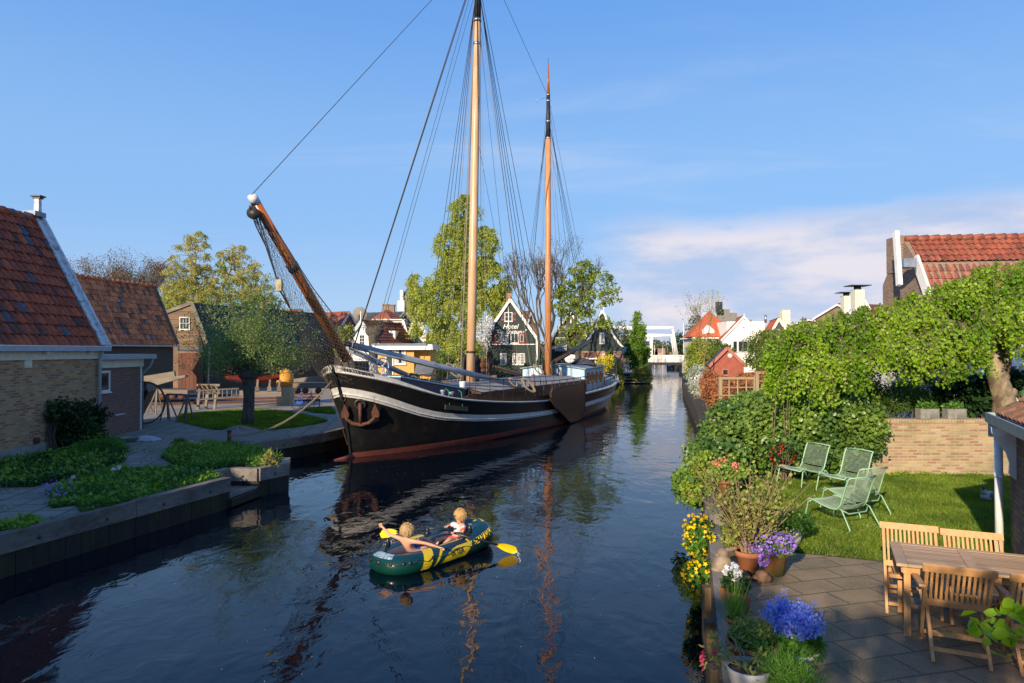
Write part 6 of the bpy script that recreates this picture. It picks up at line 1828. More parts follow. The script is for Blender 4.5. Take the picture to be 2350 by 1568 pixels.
m_ = MB(); m_.box(4.6, WY, ZR - .1, 14.5, WY + .22, 2.02); obj('wall', m_, 'garden_brick', t)
m_ = MB(); x = 4.6; rn = random.Random(2)
while x < 14.5:
 m_.box(x + .004, WY - .02 + rn.uniform(-.004, .004), 2.022, x + .062, WY + .24, 2.115 + rn.uniform(-.005, .005)); x += .068
obj('coping_bricks', m_, 'garden_brick', t)
SX, SY = 6.82, 9.45
wd_ = Vector((-.434, -.90, 0)).normalized(); wn_ = Vector((wd_.y, -wd_.x, 0))          # eave runs towards the viewer, wn_ faces the water
bk = -wn_
t = thing('brick_shed', 'red brick shed with white downpipe at the right edge of the patio', 'shed', (SX + .5, SY, ZR))
c0 = Vector((SX + .10, SY + .06, 0))
m_ = MB(); m_.prism([c0 + V3_(0, 0, ZR), c0 + wd_ * 5 + V3_(0, 0, ZR), c0 + wd_ * 5 + bk * 3.2 + V3_(0, 0, ZR), c0 + bk * 3.2 + V3_(0, 0, ZR)], (0, 0, 1.84)); obj('wall', m_, 'shed_brick', t)
ge = V(2265, 955, SY - .28); EZs = 2.72
g0 = Vector((SX + .10, SY + .12, EZs))
m_ = MB(); m_.beam(g0 + wn_ * .12, g0 + wn_ * .12 + wd_ * 5.2, .22, .035); m_.beam(g0 + wn_ * .24 + V3_(0, 0, .05), g0 + wn_ * .24 + wd_ * 5.2 + V3_(0, 0, .05), .03, .13); m_.beam(g0 + wn_ * .02 + V3_(0, 0, .05), g0 + wn_ * .02 + wd_ * 5.2 + V3_(0, 0, .05), .03, .13); m_.beam(g0 + V3_(0, 0, .05) + wn_ * .24, g0 + V3_(0, 0, .05), .03, .13)
obj('gutter', m_, 'zinc', t)
m_ = MB(); pp = g0 + wn_ * .12 + wd_ * .14; m_.obox(pp + V3_(0, 0, -.12), (.17, .17, .18)); obj('hopper', m_, 'zinc', t)
m_ = MB(); m_.tube([pp + V3_(0, 0, -.2), Vector((pp.x, pp.y, ZR))], .052, 14); obj('downpipe', m_, 'white_paint', t)
m_ = MB(); m_.tube([Vector((pp.x, pp.y, 1.95)), Vector((pp.x, pp.y, 2.01))], .060, 14); m_.beam(Vector((pp.x, pp.y, 1.98)), Vector((pp.x, pp.y, 1.98)) + wd_ * .2, .03, .02); obj('pipe_clamp', m_, 'white_paint', t)
m_ = MB(); q = c0 + wd_ * .32
prof = [(a_, b_ - .17) for a_, b_ in [(0, 2.84), (.28, 2.84), (.27, 2.76), (.20, 2.62), (.11, 2.50), (.07, 2.36), (.08, 2.22), (.03, 2.16), (0, 2.14)]]
m_.prism([q + wn_ * a + V3_(0, 0, z) for a, z in prof], wd_ * .07); obj('scroll_bracket', m_, 'white_paint', t)
m_ = MB(); A = g0 + wn_ * .10 + V3_(0, 0, .10) - wd_ * .05; B = A + wd_ * 5.2; upv = (bk * 1.0 + V3_(0, 0, .62))
pantiles(m_, A, B, upv, 2.3, .24, .33, .04, .035); obj('roof', m_, 'mossy_tiles', t)
m_ = MB(); a = A + upv.normalized() * .1; m_.beam(a - wd_ * .03 + V3_(0, 0, .05) + upv.normalized() * .55, a - wd_ * .03 + upv.normalized() * 2.3 + V3_(0, 0, .05), .22, .16, up=(0, 0, 1)); obj('verge_stones', m_, 'grey_stone', t)
m_ = MB(); m_.prism([c0 + V3_(0, 0, 2.62), c0 + bk * 3.2 + V3_(0, 0, 2.62), c0 + bk * 2.1 + V3_(0, 0, 3.75)], wd_ * .2); obj('gable_wall', m_, 'shed_brick', t)
for px, l in ((2128, 'grey stone planter box on the brick wall, left one'), (2190, 'grey stone planter box on the brick wall, right one')):
 p = V(px, 966, WY + .1); p.z = 2.12
 t = thing('planter_box', l, 'planter', p, 0, 'stone planters on the garden wall')
 m_ = MB(); m_.obox(p + V3_(0, 0, .115), (.44, .22, .23)); obj('box', m_, 'grey_stone', t)
 rg = np.random.default_rng(px); P = np.array([tuple(p)]) + np.column_stack([rg.uniform(-.2, .2, 260), rg.uniform(-.08, .08, 260), .22 + rg.uniform(0, .14, 260)])
 leaves_obj('leaves', P, .07, 'bed_leaf', t, seed=1)
# ------------------------------------------------ green cord chairs
def cord_chair():
 t = thing('cord_chair', 'x', 'garden chair', (0, 0, 0), 0, 'pale green cord chairs on the lawn')
 def prof(n=40):
  K = [(.40, .36), (.36, .395), (.28, .39), (.12, .345), (-.05, .315), (-.17, .325), (-.23, .40), (-.27, .52), (-.32, .68), (-.37, .80), (-.40, .84)]
  P = [V3_(0, y, z) for y, z in K]
  return resample(P, n)
 W = .30
 pr = prof(52)
 m_ = MB()
 L = [p + V3_(-W, 0, 0) for p in pr]; R = [p + V3_(W, 0, 0) for p in pr]
 top = [L[-1] + V3_(.0, 0, 0), R[-1]]
 m_.tube(L, .014, 6); m_.tube(R, .014, 6)
 m_.tube([L[-1] + V3_(.01 * 0, 0, 0), pr[-1] + V3_(0, -.05, .005), R[-1]], .013, 6); m_.tube([L[0], R[0]], .013, 6)
 obj('frame', m_, 'green_plate', t, uv=False)
 m_ = MB()
 for i in range(2, 51):
  p = pr[i]; back = max(0, (p.z - .42) / .42)
  sg = -.028 if p.z < .42 else 0
  m_.tube([p + V3_(-W, 0, 0), p + V3_(-W * .5, -.035 * back, sg * .8), p + V3_(0, -.05 * back, sg), p + V3_(W * .5, -.035 * back, sg * .8), p + V3_(W, 0, 0)], .0062, 3, caps=False)
 obj('cord_seat', m_, 'chair_cord', t, uv=False)
 for sx in (-1, 1):
  x = sx * (W + .02)
  m_ = MB(); m_.tube([V3_(x, .30, .375), V3_(x, .36, .35), V3_(x + sx * .02, .42, .06), V3_(x + sx * .02, .40, .02), V3_(x + sx * .02, .36, .012), V3_(x + sx * .02, -.38, .012), V3_(x + sx * .02, -.42, .02), V3_(x + sx * .02, -.43, .06), V3_(x, -.27, .33), V3_(x, -.21, .35)], .012, 6)
  obj('sled_leg', m_, 'green_plate', t, uv=False)
 m_ = MB(); m_.tube([V3_(-W - .02, -.24, .34), V3_(-.2, -.30, .27), V3_(.2, -.30, .27), V3_(W + .02, -.24, .34)], .011, 6); obj('back_stretcher', m_, 'green_plate', t, uv=False)
 return t
ch0 = cord_chair()
def face(dx, dy): return math.atan2(-dx, dy)
CH = [((6.30, 14.75), (-.93, -.37), 'pale green cord chair against the ivy, farther left of the facing pair'), ((6.75, 13.85), (-.90, -.42), 'pale green cord chair right of its twin, facing left before the brick wall'),
  ((5.45, 11.35), (-.43, .90), 'nearest pale green cord chair, seen from behind beside the teak chairs'), ((6.10, 12.2), (-.36, .93), 'pale green cord chair half hidden behind the nearest one')]
for i, ((x, y), f, l) in enumerate(CH):
 o = ch0 if i == 0 else dup(ch0, (0, 0, 0)); o.location = (x, y, ZR + .01); o.rotation_euler = (0, 0, face(*f)); o['label'] = l; o.scale = (1.03,) * 3
# ------------------------------------------------ teak table and folding chairs
TA, TB, TC_ = Vector((4.27, 7.76, 0)), Vector((5.42, 7.23, 0)), Vector((3.92, 6.95, 0))
tu_ = (TB - TA).normalized(); tv_ = Vector((tu_.y, -tu_.x, 0))          # tv_ towards the viewer
TZ = ZR + .75; TL, TW = 1.37, .88
t = thing('garden_table', 'long slatted teak table on the patio under patchy shade', 'table', TA + tu_ * 1 + tv_ * .44 + V3_(0, 0, ZR))
def TP(a, b, z): return TA + tu_ * a + tv_ * b + V3_(0, 0, z)
m_ = MB()
def slat(a0, b0, a1, b1, z0, z1):
 m_.prism([TP(a0, b0, z0), TP(a1, b0, z0), TP(a1, b1, z0), TP(a0, b1, z0)], (0, 0, z1 - z0))
slat(0, 0, .10, TW, TZ - .03, TZ); slat(TL - .1, 0, TL, TW, TZ - .03, TZ); slat(.635, .085, .735, TW - .085, TZ - .03, TZ)
slat(.103, 0, TL - .103, .08, TZ - .03, TZ); slat(.103, TW - .08, TL - .103, TW, TZ - .03, TZ)
obj('top_frame', m_, 'teak_flat', t)
m_ = MB(); n = 12
for i in range(n):
 b0 = .086 + (TW - .172) * i / n; b1 = b0 + (TW - .172) / n - .006
 slat(.104, b0, .632, b1, TZ - .028, TZ - .003); slat(.738, b0, TL - .104, b1, TZ - .028, TZ - .003)
obj('top_slats', m_, 'teak_flat', t)
m_ = MB(); slat(.06, .05, TL - .06, .075, TZ - .11, TZ - .031); slat(.06, TW - .075, TL - .06, TW - .05, TZ - .11, TZ - .031); slat(.05, .08, .075, TW - .08, TZ - .11, TZ - .031); obj('apron', m_, 'teak', t)
for a in (.1, TL - .1):
 for b in (.09, TW - .09):
  m_ = MB(); m_.beam(TP(a, b, ZR), TP(a, b, TZ - .032), .06, .06, up=tuple(tu_)); obj('leg', m_, 'teak', t)
def teak_chair(arms):
 t = thing('folding_chair', 'x', 'chair', (0, 0, 0), 0, 'teak folding chairs round the table')
 W = .26
 for sx in (-1, 1):
  x = sx * W
  m_ = MB(); m_.beam((x, .26, 0), (x, -.02, .50), .028, .05, up=(0, 1, 0)); m_.beam((x, -.02, .48), (x, -.25, .84), .028, .05, up=(0, 1, 0)); obj('back_leg', m_, 'teak', t)
  m_ = MB(); m_.beam((x - sx * .035, -.33, 0), (x - sx * .035, .20, .47), .028, .05, up=(0, 1, 0)); obj('cross_leg', m_, 'teak', t)
  if arms:
   m_ = MB(); m_.beam((x + sx * .03, -.17, .655), (x + sx * .05, .24, .64), .055, .024); m_.beam((x + sx * .04, .20, .635), (x - sx * .0, .12, .43), .025, .05, up=(0, 1, 0)); obj('arm_rest', m_, 'teak', t)
 m_ = MB(); m_.beam((-W - .035, -.255, .855), (W + .035, -.255, .855), .028, .075, up=(0, -.5, 1)); obj('top_rail', m_, 'teak', t)
 m_ = MB(); m_.beam((-W + .016, -.05, .475), (W - .016, -.05, .475), .026, .06, up=(0, -.5, 1)); obj('low_rail', m_, 'teak', t)
 n = 11
 for i in range(n):
  x = -W + .045 + (2 * W - .09) * i / (n - 1); m_ = MB(); m_.beam((x, -.066, .495), (x, -.238, .83), .022, .012, up=(0, 1, .5)); obj('back_slat', m_, 'teak', t)
 m_ = MB()
 for i in range(13):
  x = -W + .05 + (2 * W - .1) * i / 12; m_.beam((x, -.04, .445), (x, .34, .455), .024, .016)
 m_.beam((-W + .02, .34, .45), (W - .02, .34, .45), .03, .04); obj('seat', m_, 'teak', t)
 for (y, z) in ((-.24, .10), (-.12, .20), (.20, .10)):
  m_ = MB(); m_.beam((-W + .02, y, z), (W - .02, y, z), .02, .035); obj('stretcher', m_, 'teak', t)
 return t
arm0 = teak_chair(True); pl0 = teak_chair(False)
fa = math.atan2(tv_.x, -tv_.y)                 # heading of a chair whose sitter looks away from the viewer
def put(o, p, rz, l): o.location = (p.x, p.y, ZR + .006); o.rotation_euler = (0, 0, rz); o['label'] = l
na = face(-tv_.x, -tv_.y); fb_ = face(tv_.x, tv_.y)
pf = (G(2135, 1524, ZR) + G(2282, 1544, ZR)) / 2
put(arm0, Vector((pf.x, pf.y, 0)) - tv_ * .33, na, 'teak folding armchair with its back to the viewer at the near side of the table')
o = dup(arm0, (0, 0, 0)); put(o, Vector((pf.x, pf.y, 0)) - tv_ * .33 + tu_ * .68, na, 'teak folding armchair cut by the right edge, next to the nearest armchair')
def rail_pt(xa, ya, xb, yb):
 a = G(xa, ya, ZR + .93); b = G(xb, yb, ZR + .93); return (a + b) / 2
r1 = rail_pt(2025, 1193, 2145, 1200); r2 = rail_pt(2165, 1209, 2293, 1216)
put(pl0, Vector((r1.x, r1.y, 0)) + tv_ * .265, fb_, 'teak folding chair behind the table at its left end')
o = dup(pl0, (0, 0, 0)); put(o, Vector((r2.x, r2.y, 0)) + tv_ * .265, fb_, 'teak folding chair behind the table next to the white downpipe')
# ------------------------------------------------ pots
def pot(name, label, p, r, h, mat, rim=True, sx=1, sy=1, group=None, cat='plant pot', n=20):
 t = thing(name, label, cat, p, 0, group)
 m_ = MB(); pr = [(r * .70, 0), (r * .92, h * .78)]
 pr += [(r * 1.03, h * .79), (r * 1.05, h), (r * .93, h), (r * .90, h * .86)] if rim else [(r, h), (r * .92, h), (r * .88, h * .86)]
 m_.lathe(pr, p, n, sx, sy); obj('pot', m_, mat, t)
 m_ = MB(); m_.lathe([(r * .91, h * .87), (r * .5, h * .90), (0.0001, h * .91)], p, n, sx, sy); obj('earth', m_, 'soil', t)
 return t
def stems(m_, base, n, h, spread, rn, r=.006, fork=3, bow=.1):
 tips = []
 for i in range(n):
  a = rn.uniform(0, 6.28); s = spread * rn.uniform(.2, 1); hh = h * rn.uniform(.6, 1.05)
  b = base + V3_(rn.gauss(0, .03), rn.gauss(0, .03), 0); e = base + V3_(math.cos(a) * s, math.sin(a) * s, hh)
  md = b.lerp(e, .45) + V3_(0, 0, bow * hh)
  P = bez(b, md, e, 4); m_.tube(P, [r, r * .9, r * .75, r * .6, r * .4], 5, caps=False); tips += P[2:]
  for k in range(fork):
   q = P[rn.randint(1, 3)]; d = V3_(rn.gauss(0, 1), rn.gauss(0, 1), rn.uniform(.3, 1.4)).normalized() * hh * rn.uniform(.18, .38)
   m_.tube([q, q + d * .5 + V3_(0, 0, .02), q + d], [r * .55, r * .45, r * .25], 4, caps=False); tips += [q + d * .6, q + d]
 return tips
def leafy(parent, tips, k, sd, size, mat, seed=0, name='leaves', **kw):
 rg = np.random.default_rng(seed); T = np.array([tuple(p) for p in tips]); T = np.repeat(T, k, axis=0) + rg.normal(size=(len(T) * k, 3)) * sd
 return leaves_obj(name, T, size, mat, parent, seed=seed, **kw)
pb = G(1717, 1318, ZR); rn = random.Random(3)
t = pot('potted_shrub', 'big twiggy shrub with young leaves in a terracotta pot at the quay', pb, .165, .31, 'terracotta', cat='potted shrub')
m_ = MB(); tips = stems(m_, pb + V3_(0, 0, .28), 46, 1.12, .80, rn, .0085, 4, .02); obj('stems', m_, 'tan_twig', t, uv=False)
leafy(t, tips, 3, .03, .045, 'olive_leaf', 2, shape='fold');
pb = G(1776, 1318, ZR)
t = pot('campanula_pot', 'mossy terracotta pot spilling over with violet bellflowers', pb, .185, .33, 'mossy_terracotta', cat='flower pot')
rg = np.random.default_rng(3); P = ellip(rg, tuple(pb + V3_(-.04, 0, .37)), (.30, .26, .13), 900, .5); leaves_obj('leaves', P, .05, 'bed_leaf', t, seed=1)
P = ellip(rg, tuple(pb + V3_(-.06, -.02, .41)), (.33, .28, .15), 1000, .9); P = np.concatenate([P, ellip(rg, tuple(pb + V3_(-.18, -.12, .28)), (.09, .07, .15), 240, .5)]); leaves_obj('flowers', P, .032, 'violet_flower', t, seed=2, shape='star', aspect=1)
pb = G(1820, 1250, ZR + .01)
t = pot('herb_bucket', 'old white bucket on the lawn edge with feathery green plant', pb, .15, .27, 'white_pot', rim=False, cat='plant pot')
P = ellip(rg, tuple(pb + V3_(0, 0, .34)), (.30, .26, .16), 2600, .2); leaves_obj('leaves', P, .07, 'bed_leaf', t, seed=5, shape='blade', aspect=8)
def lump(name, label, p, parts, mat, cat, group=None):
 m_ = MB()
 for (dx, dy, dz, rx, ry, rz) in parts: m_.ball(p + V3_(dx, dy, dz), (rx, ry, rz), 14, 10)
 return tag(obj(name, m_, mat), label, cat, group)
p = G(1657, 1318, ZR)
t = thing('rabbit_statue', 'weathered stone rabbit statue sitting on the quay plank', 'statue', p)
m_ = MB(); m_.ball(p + V3_(0, 0, .13), (.13, .11, .14), 16, 12); m_.ball(p + V3_(.08, .02, .07), (.08, .08, .07), 12, 8); m_.ball(p + V3_(-.06, .0, .06), (.08, .08, .06), 12, 8); m_.ball(p + V3_(.01, .0, .27), (.075, .065, .075), 14, 10); m_.ball(p + V3_(-.06, -.02, .25), (.04, .035, .035), 10, 8); obj('body', m_, 'rabbit_stone', t)
for sx, a in ((0, .5), (1, .15)):
 m_ = MB(); m_.ball(p + V3_(.10 + .02 * sx, .03 - .05 * sx, .31 + .02 * sx), (.085, .02, .03), 12, 8, Matrix.Rotation(-.25 + a * .3, 3, 'Y')); obj('ear', m_, 'rabbit_stone', t)
for (px, py, l) in ((1703, 1333, 'brown lumpy stone lion head lying before the shrub pot, left one'), (1751, 1336, 'brown lumpy stone lion head lying by the violet flowers, right one')):
 p = G(px, py, ZR); lump('carved_stone', l, p, [(0, 0, .06, .085, .09, .085), (.05, -.03, .05, .05, .06, .06), (-.04, .02, .09, .05, .05, .05), (.01, -.04, .10, .05, .04, .04), (-.07, .03, .04, .06, .05, .04)], 'rock_brown', 'stone', 'carved brown stones by the pots')
pb = G(1686, 1398, ZR)
t = thing('window_box', 'square terracotta box with white pansies near the quay', 'flower pot', pb)
m_ = MB(); m_.obox(pb + V3_(0, 0, .10), (.20, .34, .20), None, 1.15); obj('pot', m_, 'terracotta', t)
P = ellip(rg, tuple(pb + V3_(0.02, .04, .27)), (.14, .18, .12), 520, .3); leaves_obj('leaves', P, .055, 'dark_leaf', t, seed=3, shape='fold')
P = np.array([tuple(pb + V3_(.02, -.02, .38))]) + rg.normal(size=(70, 3)) * .03; P = np.concatenate([P, np.array([tuple(pb + V3_(-.06, .06, .40))]) + rg.normal(size=(24, 3)) * .025, np.array([tuple(pb + V3_(.05, .16, .42))]) + rg.normal(size=(24, 3)) * .022]); leaves_obj('flowers', P, .05, 'white_flower', t, seed=4, shape='star', aspect=1)
pb = G(1690, 1445, ZR)
t = pot('reed_pot', 'tall yellow green reeds in a small clay pot between flower boxes', pb, .10, .12, 'terracotta', cat='plant pot')
P = np.repeat(np.array([tuple(pb + V3_(0, .05, .08))]), 110, 0) + rg.normal(size=(110, 3)) * .05; d = rg.normal(size=(110, 3)) * .35; d[:, 2] = 1.6; leaves_obj('leaves', P, .30, 'bed_light', t, dirs=d * 2, shape='blade', aspect=26, seed=4)
pb = G(1726, 1530, ZR)
t = pot('oval_bowl', 'large oval terracotta bowl of low dark shrubby plants', pb, .225, .24, 'terracotta', sx=1.0, sy=1.15, cat='plant pot')
P = ellip(rg, tuple(pb + V3_(0, 0.02, .27)), (.20, .23, .08), 1500, .3); leaves_obj('leaves', P, .035, 'ivy_leaf', t, seed=6); P = ellip(rg, tuple(pb + V3_(.02, .06, .33)), (.18, .20, .05), 600, .6); leaves_obj('new_leaves', P, .03, 'olive_leaf', t, seed=7)
pb = G(1822, 1528, ZR)
t = pot('forget_me_not_pot', 'wide mossy bowl overflowing with sky blue forget-me-nots', pb, .21, .17, 'white_pot', sx=1.0, sy=1.0, cat='flower pot')
m_ = MB(); tips = stems(m_, pb + V3_(0, .02, .13), 120, .40, .25, rn, .003, 1, .1); obj('stems', m_, 'bed_leaf', t, uv=False)
P = ellip(rg, tuple(pb + V3_(0, .0, .20)), (.25, .22, .12), 1100, .2); leaves_obj('leaves', P, .08, 'bed_leaf', t, seed=8, aspect=2.6)
top = [p for p in tips if p.z > pb.z + .30]; leafy(t, top, 13, .022, .021, 'blue_flower', 9, 'flowers', shape='star', aspect=1)
pb = G(1800, 1590, ZR)
t = thing('conifer_tuft', 'low feathery green conifer at the bottom edge of the patio', 'plant', pb); m_ = MB(); tips = stems(m_, pb, 40, .26, .30, rn, .004, 3, .2); obj('stems', m_, 'twig', t, uv=False); leafy(t, tips, 20, .03, .06, 'bed_leaf', 3, shape='blade', aspect=9)
pb = G(1718, 1588, ZR)
t = pot('grey_bowl', 'pale grey bowl pot at the bottom edge holding a pieris shrub', pb, .19, .22, 'grey_pot', rim=False, cat='potted shrub')
m_ = MB(); tips = []
for (px, py, D) in ((1650, 1500, 6.0), (1625, 1515, 6.0), (1690, 1470, 6.2), (1668, 1445, 6.3), (1640, 1470, 6.2), (1745, 1510, 5.9), (1720, 1550, 5.7), (1630, 1490, 6.1), (1668, 1505, 6.0)):
 e = V(px, py, D); b = pb + V3_(rn.gauss(0, .04), rn.gauss(0, .04), .2); P_ = bez(b, b.lerp(e, .5) + V3_(0, 0, .06), e, 4); m_.tube(P_, [.006, .006, .005, .004, .003], 5, caps=False); tips += [P_[-1], P_[3]]
obj('stems', m_, 'tan_twig', t, uv=False); leafy(t, tips, 10, .022, .055, 'olive_leaf', 5, shape='fold', aspect=3.0)
P = np.array([tuple(V(1612, 1515, 6.0)), tuple(V(1640, 1500, 6.0))]); P = np.repeat(P, 75, 0) + rg.normal(size=(150, 3)) * np.array([.01, .01, .05]); leaves_obj('flowers', P, .02, 'magenta_flower', t, seed=3)
t = thing('marigold_clump', 'bright yellow marsh marigolds growing over the quay edge', 'flowers', RQ(10.2, 0, .6)); P = np.concatenate([ellip(rg, tuple(RQ(y_, -.12, z_)), (.22, .38, .22), 500, .3) for y_, z_ in ((9.6, .55), (10.5, .75), (11.2, .75))]); leaves_obj('leaves', P, .075, 'bed_leaf', t, seed=3, shape='fold')
P = np.concatenate([ellip(rg, tuple(RQ(y_, -.15, z_)), (.24, .38, .24), 150, .8) for y_, z_ in ((9.5, .58), (10.4, .82), (11.0, .85))]); leaves_obj('flowers', P, .048, 'yellow_flower', t, seed=6, shape='star', aspect=1)
pb = RQ(13.4, .4, ZR + .1)
t = pot('hydrangea_pot', 'terracotta pot of pink flowers on the quay before the ivy', pb, .2, .3, 'terracotta', cat='flower pot'); P = ellip(rg, tuple(pb + V3_(0, 0, .42)), (.35, .35, .2), 700, .4); leaves_obj('leaves', P, .08, 'bed_light', t, seed=3, shape='fold')
P = np.concatenate([np.array([tuple(pb + V3_(a, b, c_))]) + rg.normal(size=(45, 3)) * .04 for a, b, c_ in ((-.2, -.1, .60), (.12, -.2, .58), (.3, 0, .5), (0, .1, .62))]); leaves_obj('flowers', P, .045, 'pink_flower', t, seed=4, shape='star', aspect=1)
pb = RQ(9.75, .45, ZR); t = pot('leafy_pot', 'low clay pot with light green leaves behind the rabbit', pb, .15, .17, 'terracotta', cat='plant pot'); P = ellip(rg, tuple(pb + V3_(0, 0, .24)), (.28, .22, .15), 600, .3); leaves_obj('leaves', P, .055, 'olive_leaf', t, seed=9)
p = G(3100 / 1.743 + 2010 * .4238 / 1.743, (1650 + 860 * .4238) / 1.743, ZR)
p = G(2268, 1152, ZR + .01)
t = thing('mallard', 'mallard duck resting on the shaded grass beside the shed', 'duck', p)
Rz = Matrix.Rotation(.5, 3, 'Z')
m_ = MB(); m_.ball(p + V3_(0, 0, .11), (.20, .105, .10), 16, 10, Rz); m_.tube([p + Rz @ V3_(-.12, 0, .14), p + Rz @ V3_(-.17, 0, .22), p + Rz @ V3_(-.16, 0, .27)], [.055, .036, .034], 10); m_.tube([p + Rz @ V3_(.15, 0, .13), p + Rz @ V3_(.28, 0, .15)], [.05, .012], 8); obj('body', m_, 'duck_grey', t)
m_ = MB(); m_.ball(p + Rz @ V3_(-.175, 0, .285), (.045, .036, .037), 12, 8, Rz); obj('head', m_, 'duck_green', t)
m_ = MB(); m_.ball(p + Rz @ V3_(-.235, 0, .272), (.035, .018, .010), 8, 6, Rz); obj('bill', m_, 'duck_bill', t)
for s in (-1, 1):
 m_ = MB(); m_.ball(p + Rz @ V3_(.03, s * .075, .125), (.15, .04, .07), 12, 8, Rz); obj('wing', m_, 'duck_brown', t)
 m_ = MB(); m_.beam(p + Rz @ V3_(0, s * .04, .0), p + Rz @ V3_(0, s * .04, .05), .015, .015); m_.ball(p + Rz @ V3_(-.02, s * .04, .006), (.035, .025, .006), 8, 6, Rz); obj('foot', m_, 'duck_bill', t)
def trellis(x0, x1, yt, D, label, zb=1.9):
 a = V(x0, yt, D); b = V(x1, yt, D); t = thing('trellis', label, 'trellis', (a.x, a.y, ZR), 0, 'trellis panels behind the hedge')
 b.z = a.z; m_ = MB(); n = max(2, int((b.x - a.x) / .22)); k = int((a.z - zb) / .22)
 for i in range(n + 1): x = a.x + (b.x - a.x) * i / n; m_.box(x - .018, a.y - .02, zb, x + .018, a.y + .0, a.z - .04)
 for j in range(k + 1): z = zb + (a.z - .04 - zb) * j / k; m_.box(a.x, a.y + .002, z - .018, b.x, a.y + .022, z + .018)
 obj('lattice', m_, 'trellis_wood', t)
 m_ = MB(); m_.box(a.x - .05, a.y - .05, a.z - .04, b.x + .05, a.y + .05, a.z + .03); obj('top_rail', m_, 'trellis_wood', t)
 for x in (a.x, b.x):
  m_ = MB(); m_.box(x - .045, a.y - .046, ZR, x + .045, a.y + .044, a.z - .041); obj('post', m_, 'trellis_wood', t)
trellis(1653, 1732, 868, 20.5, 'lower trellis panel beyond the hedge nearest the water')
trellis(1737, 1830, 855, 20.4, 'taller trellis panel beyond the hedge under the birch strands')
# ---------------------------------------------------------------- the town behind: houses, hotel, bridge, far things
def at_(px, py, D): return V(px, py, D)
def house(name, label, pxc, D, pxw, py_eave, py_ridge, ang=0.0, length=8, zb=ZL, **k):
 """front gable centred at pixel column pxc, width in pixels, at distance D"""
 c = V(pxc, 800, D); w = pxw / FPX * D / math.cos(ang) ; e = V(pxc, py_eave, D).z; r = V(pxc, py_ridge, D).z
 return gable_house(name, label, (c.x, c.y), ang, length, w, e, r, zb=zb, **k)
WP = lambda I, px, py: on_wall(px, py, I['P0'], I['u'], I['n'])
def win_px(I, x0, y0, x1, y1, **k):
 u0, z1 = WP(I, x0, y0); u1, _ = WP(I, x1, y0); _, z0 = WP(I, x0, y1)
 return front_window(I, min(u0, u1), z0, abs(u1 - u0), z1 - z0, **k)
H = house('hotel', 'black timber hotel gable with white painted name and red shutters', 1171, 70, 132, 784, 688, ang=0.06, length=12, front_boards='black_green', pitch=.22, roof='brown_tiles', rake_w=.27)
t = H['t']
win_px(H, 1149, 764, 1167, 788, nx=3, nz=4, curtain='curtain_cloth'); win_px(H, 1172, 764, 1190, 788, nx=2, nz=1)
win_px(H, 1158, 717, 1176, 738, nx=2, nz=2)
win_px(H, 1148, 811, 1162, 837, nx=3, nz=4, curtain='curtain_cloth'); win_px(H, 1176, 811, 1190, 837, nx=3, nz=4, curtain='curtain_cloth'); win_px(H, 1191, 811, 1205, 837, nx=3, nz=4, curtain='curtain_cloth')
def panel(I, x0, y0, x1, y1, mat, d0=.01, d1=.06, name='shutter'):
 u0, z1 = WP(I, x0, y0); u1, _ = WP(I, x1, y0); _, z0 = WP(I, x0, y1)
 m_ = MB(); O = I['P0']; R_ = Matrix((I['u'], I['n'], V3_(0, 0, 1))).transposed()
 m_.obox(O + I['u'] * (u0 + u1) / 2 + V3_(0, 0, (z0 + z1) / 2) + I['n'] * (d0 + d1) / 2, (abs(u1 - u0), d1 - d0, z1 - z0), R_); return obj(name, m_, mat, I['t'])
for x0, x1 in ((1134, 1148), (1191, 1204)):
 panel(H, x0, 765, x1, 788, 'red_paint', .02, .07); panel(H, x0 + 2.6, 768.5, x1 - 2.6, 784.5, 'white_paint', .071, .078, 'shutter_trim'); panel(H, x0 + 3.3, 769.3, x1 - 3.3, 783.7, 'black_green', .079, .085, 'shutter_panel')
for x0, x1 in ((1150, 1157.5), (1176.5, 1184)): panel(H, x0, 718, x1, 736, 'red_paint', .02, .06); panel(H, x0, 722.5, x1, 731.5, 'black_green', .061, .068, 'shutter_panel')
panel(H, 1166.2, 704, 1168.2, 748, 'white_paint', .07, .13, 'cross_post'); panel(H, 1105, 789.5, 1229, 791.5, 'white_paint', .02, .10, 'string_board')
for w_, px, py, s_ in (('Hotel', 1171, 750, .68), ('"De Fortuna"', 1171, 762, .60)):
 u0, z0 = WP(H, px, py); text_mesh(w_, s_, 'white_paint', t, H['P0'] + H['u'] * u0 + V3_(0, 0, z0) + H['n'] * .045, H['u'], (0, 0, 1), shear=.35, ext=.01)
panel(H, 1230, 780, 1234, 858, 'white_paint', .0, .12, 'corner_board')
m_ = MB(); c = V(1167, 684, 73); m_.obox(c, (.5, .5, 1.2)); obj('chimney', m_, 'red_brick', t); m_ = MB(); m_.obox(c + V3_(0, 0, .62), (.7, .7, .1)); m_.obox(c + V3_(0, 0, .85), (.8, .6, .06)); obj('chimney_cap', m_, 'iron', t)
B = house('gabled_house', 'black house with scalloped white gable edge and brick ground floor', 1382, 78, 92, 797, 712, ang=0.10, length=9, front_boards='black_green', pitch=.5, roof='brown_tiles', rake=None, base_brick='red_brick', base_h=3.05, zb=ZL, side_boards=False)
t = B['t']; hw = B['hw']
m_ = MB(); ge_, gr_ = V(1382, 797, 78).z, V(1382, 712, 78).z
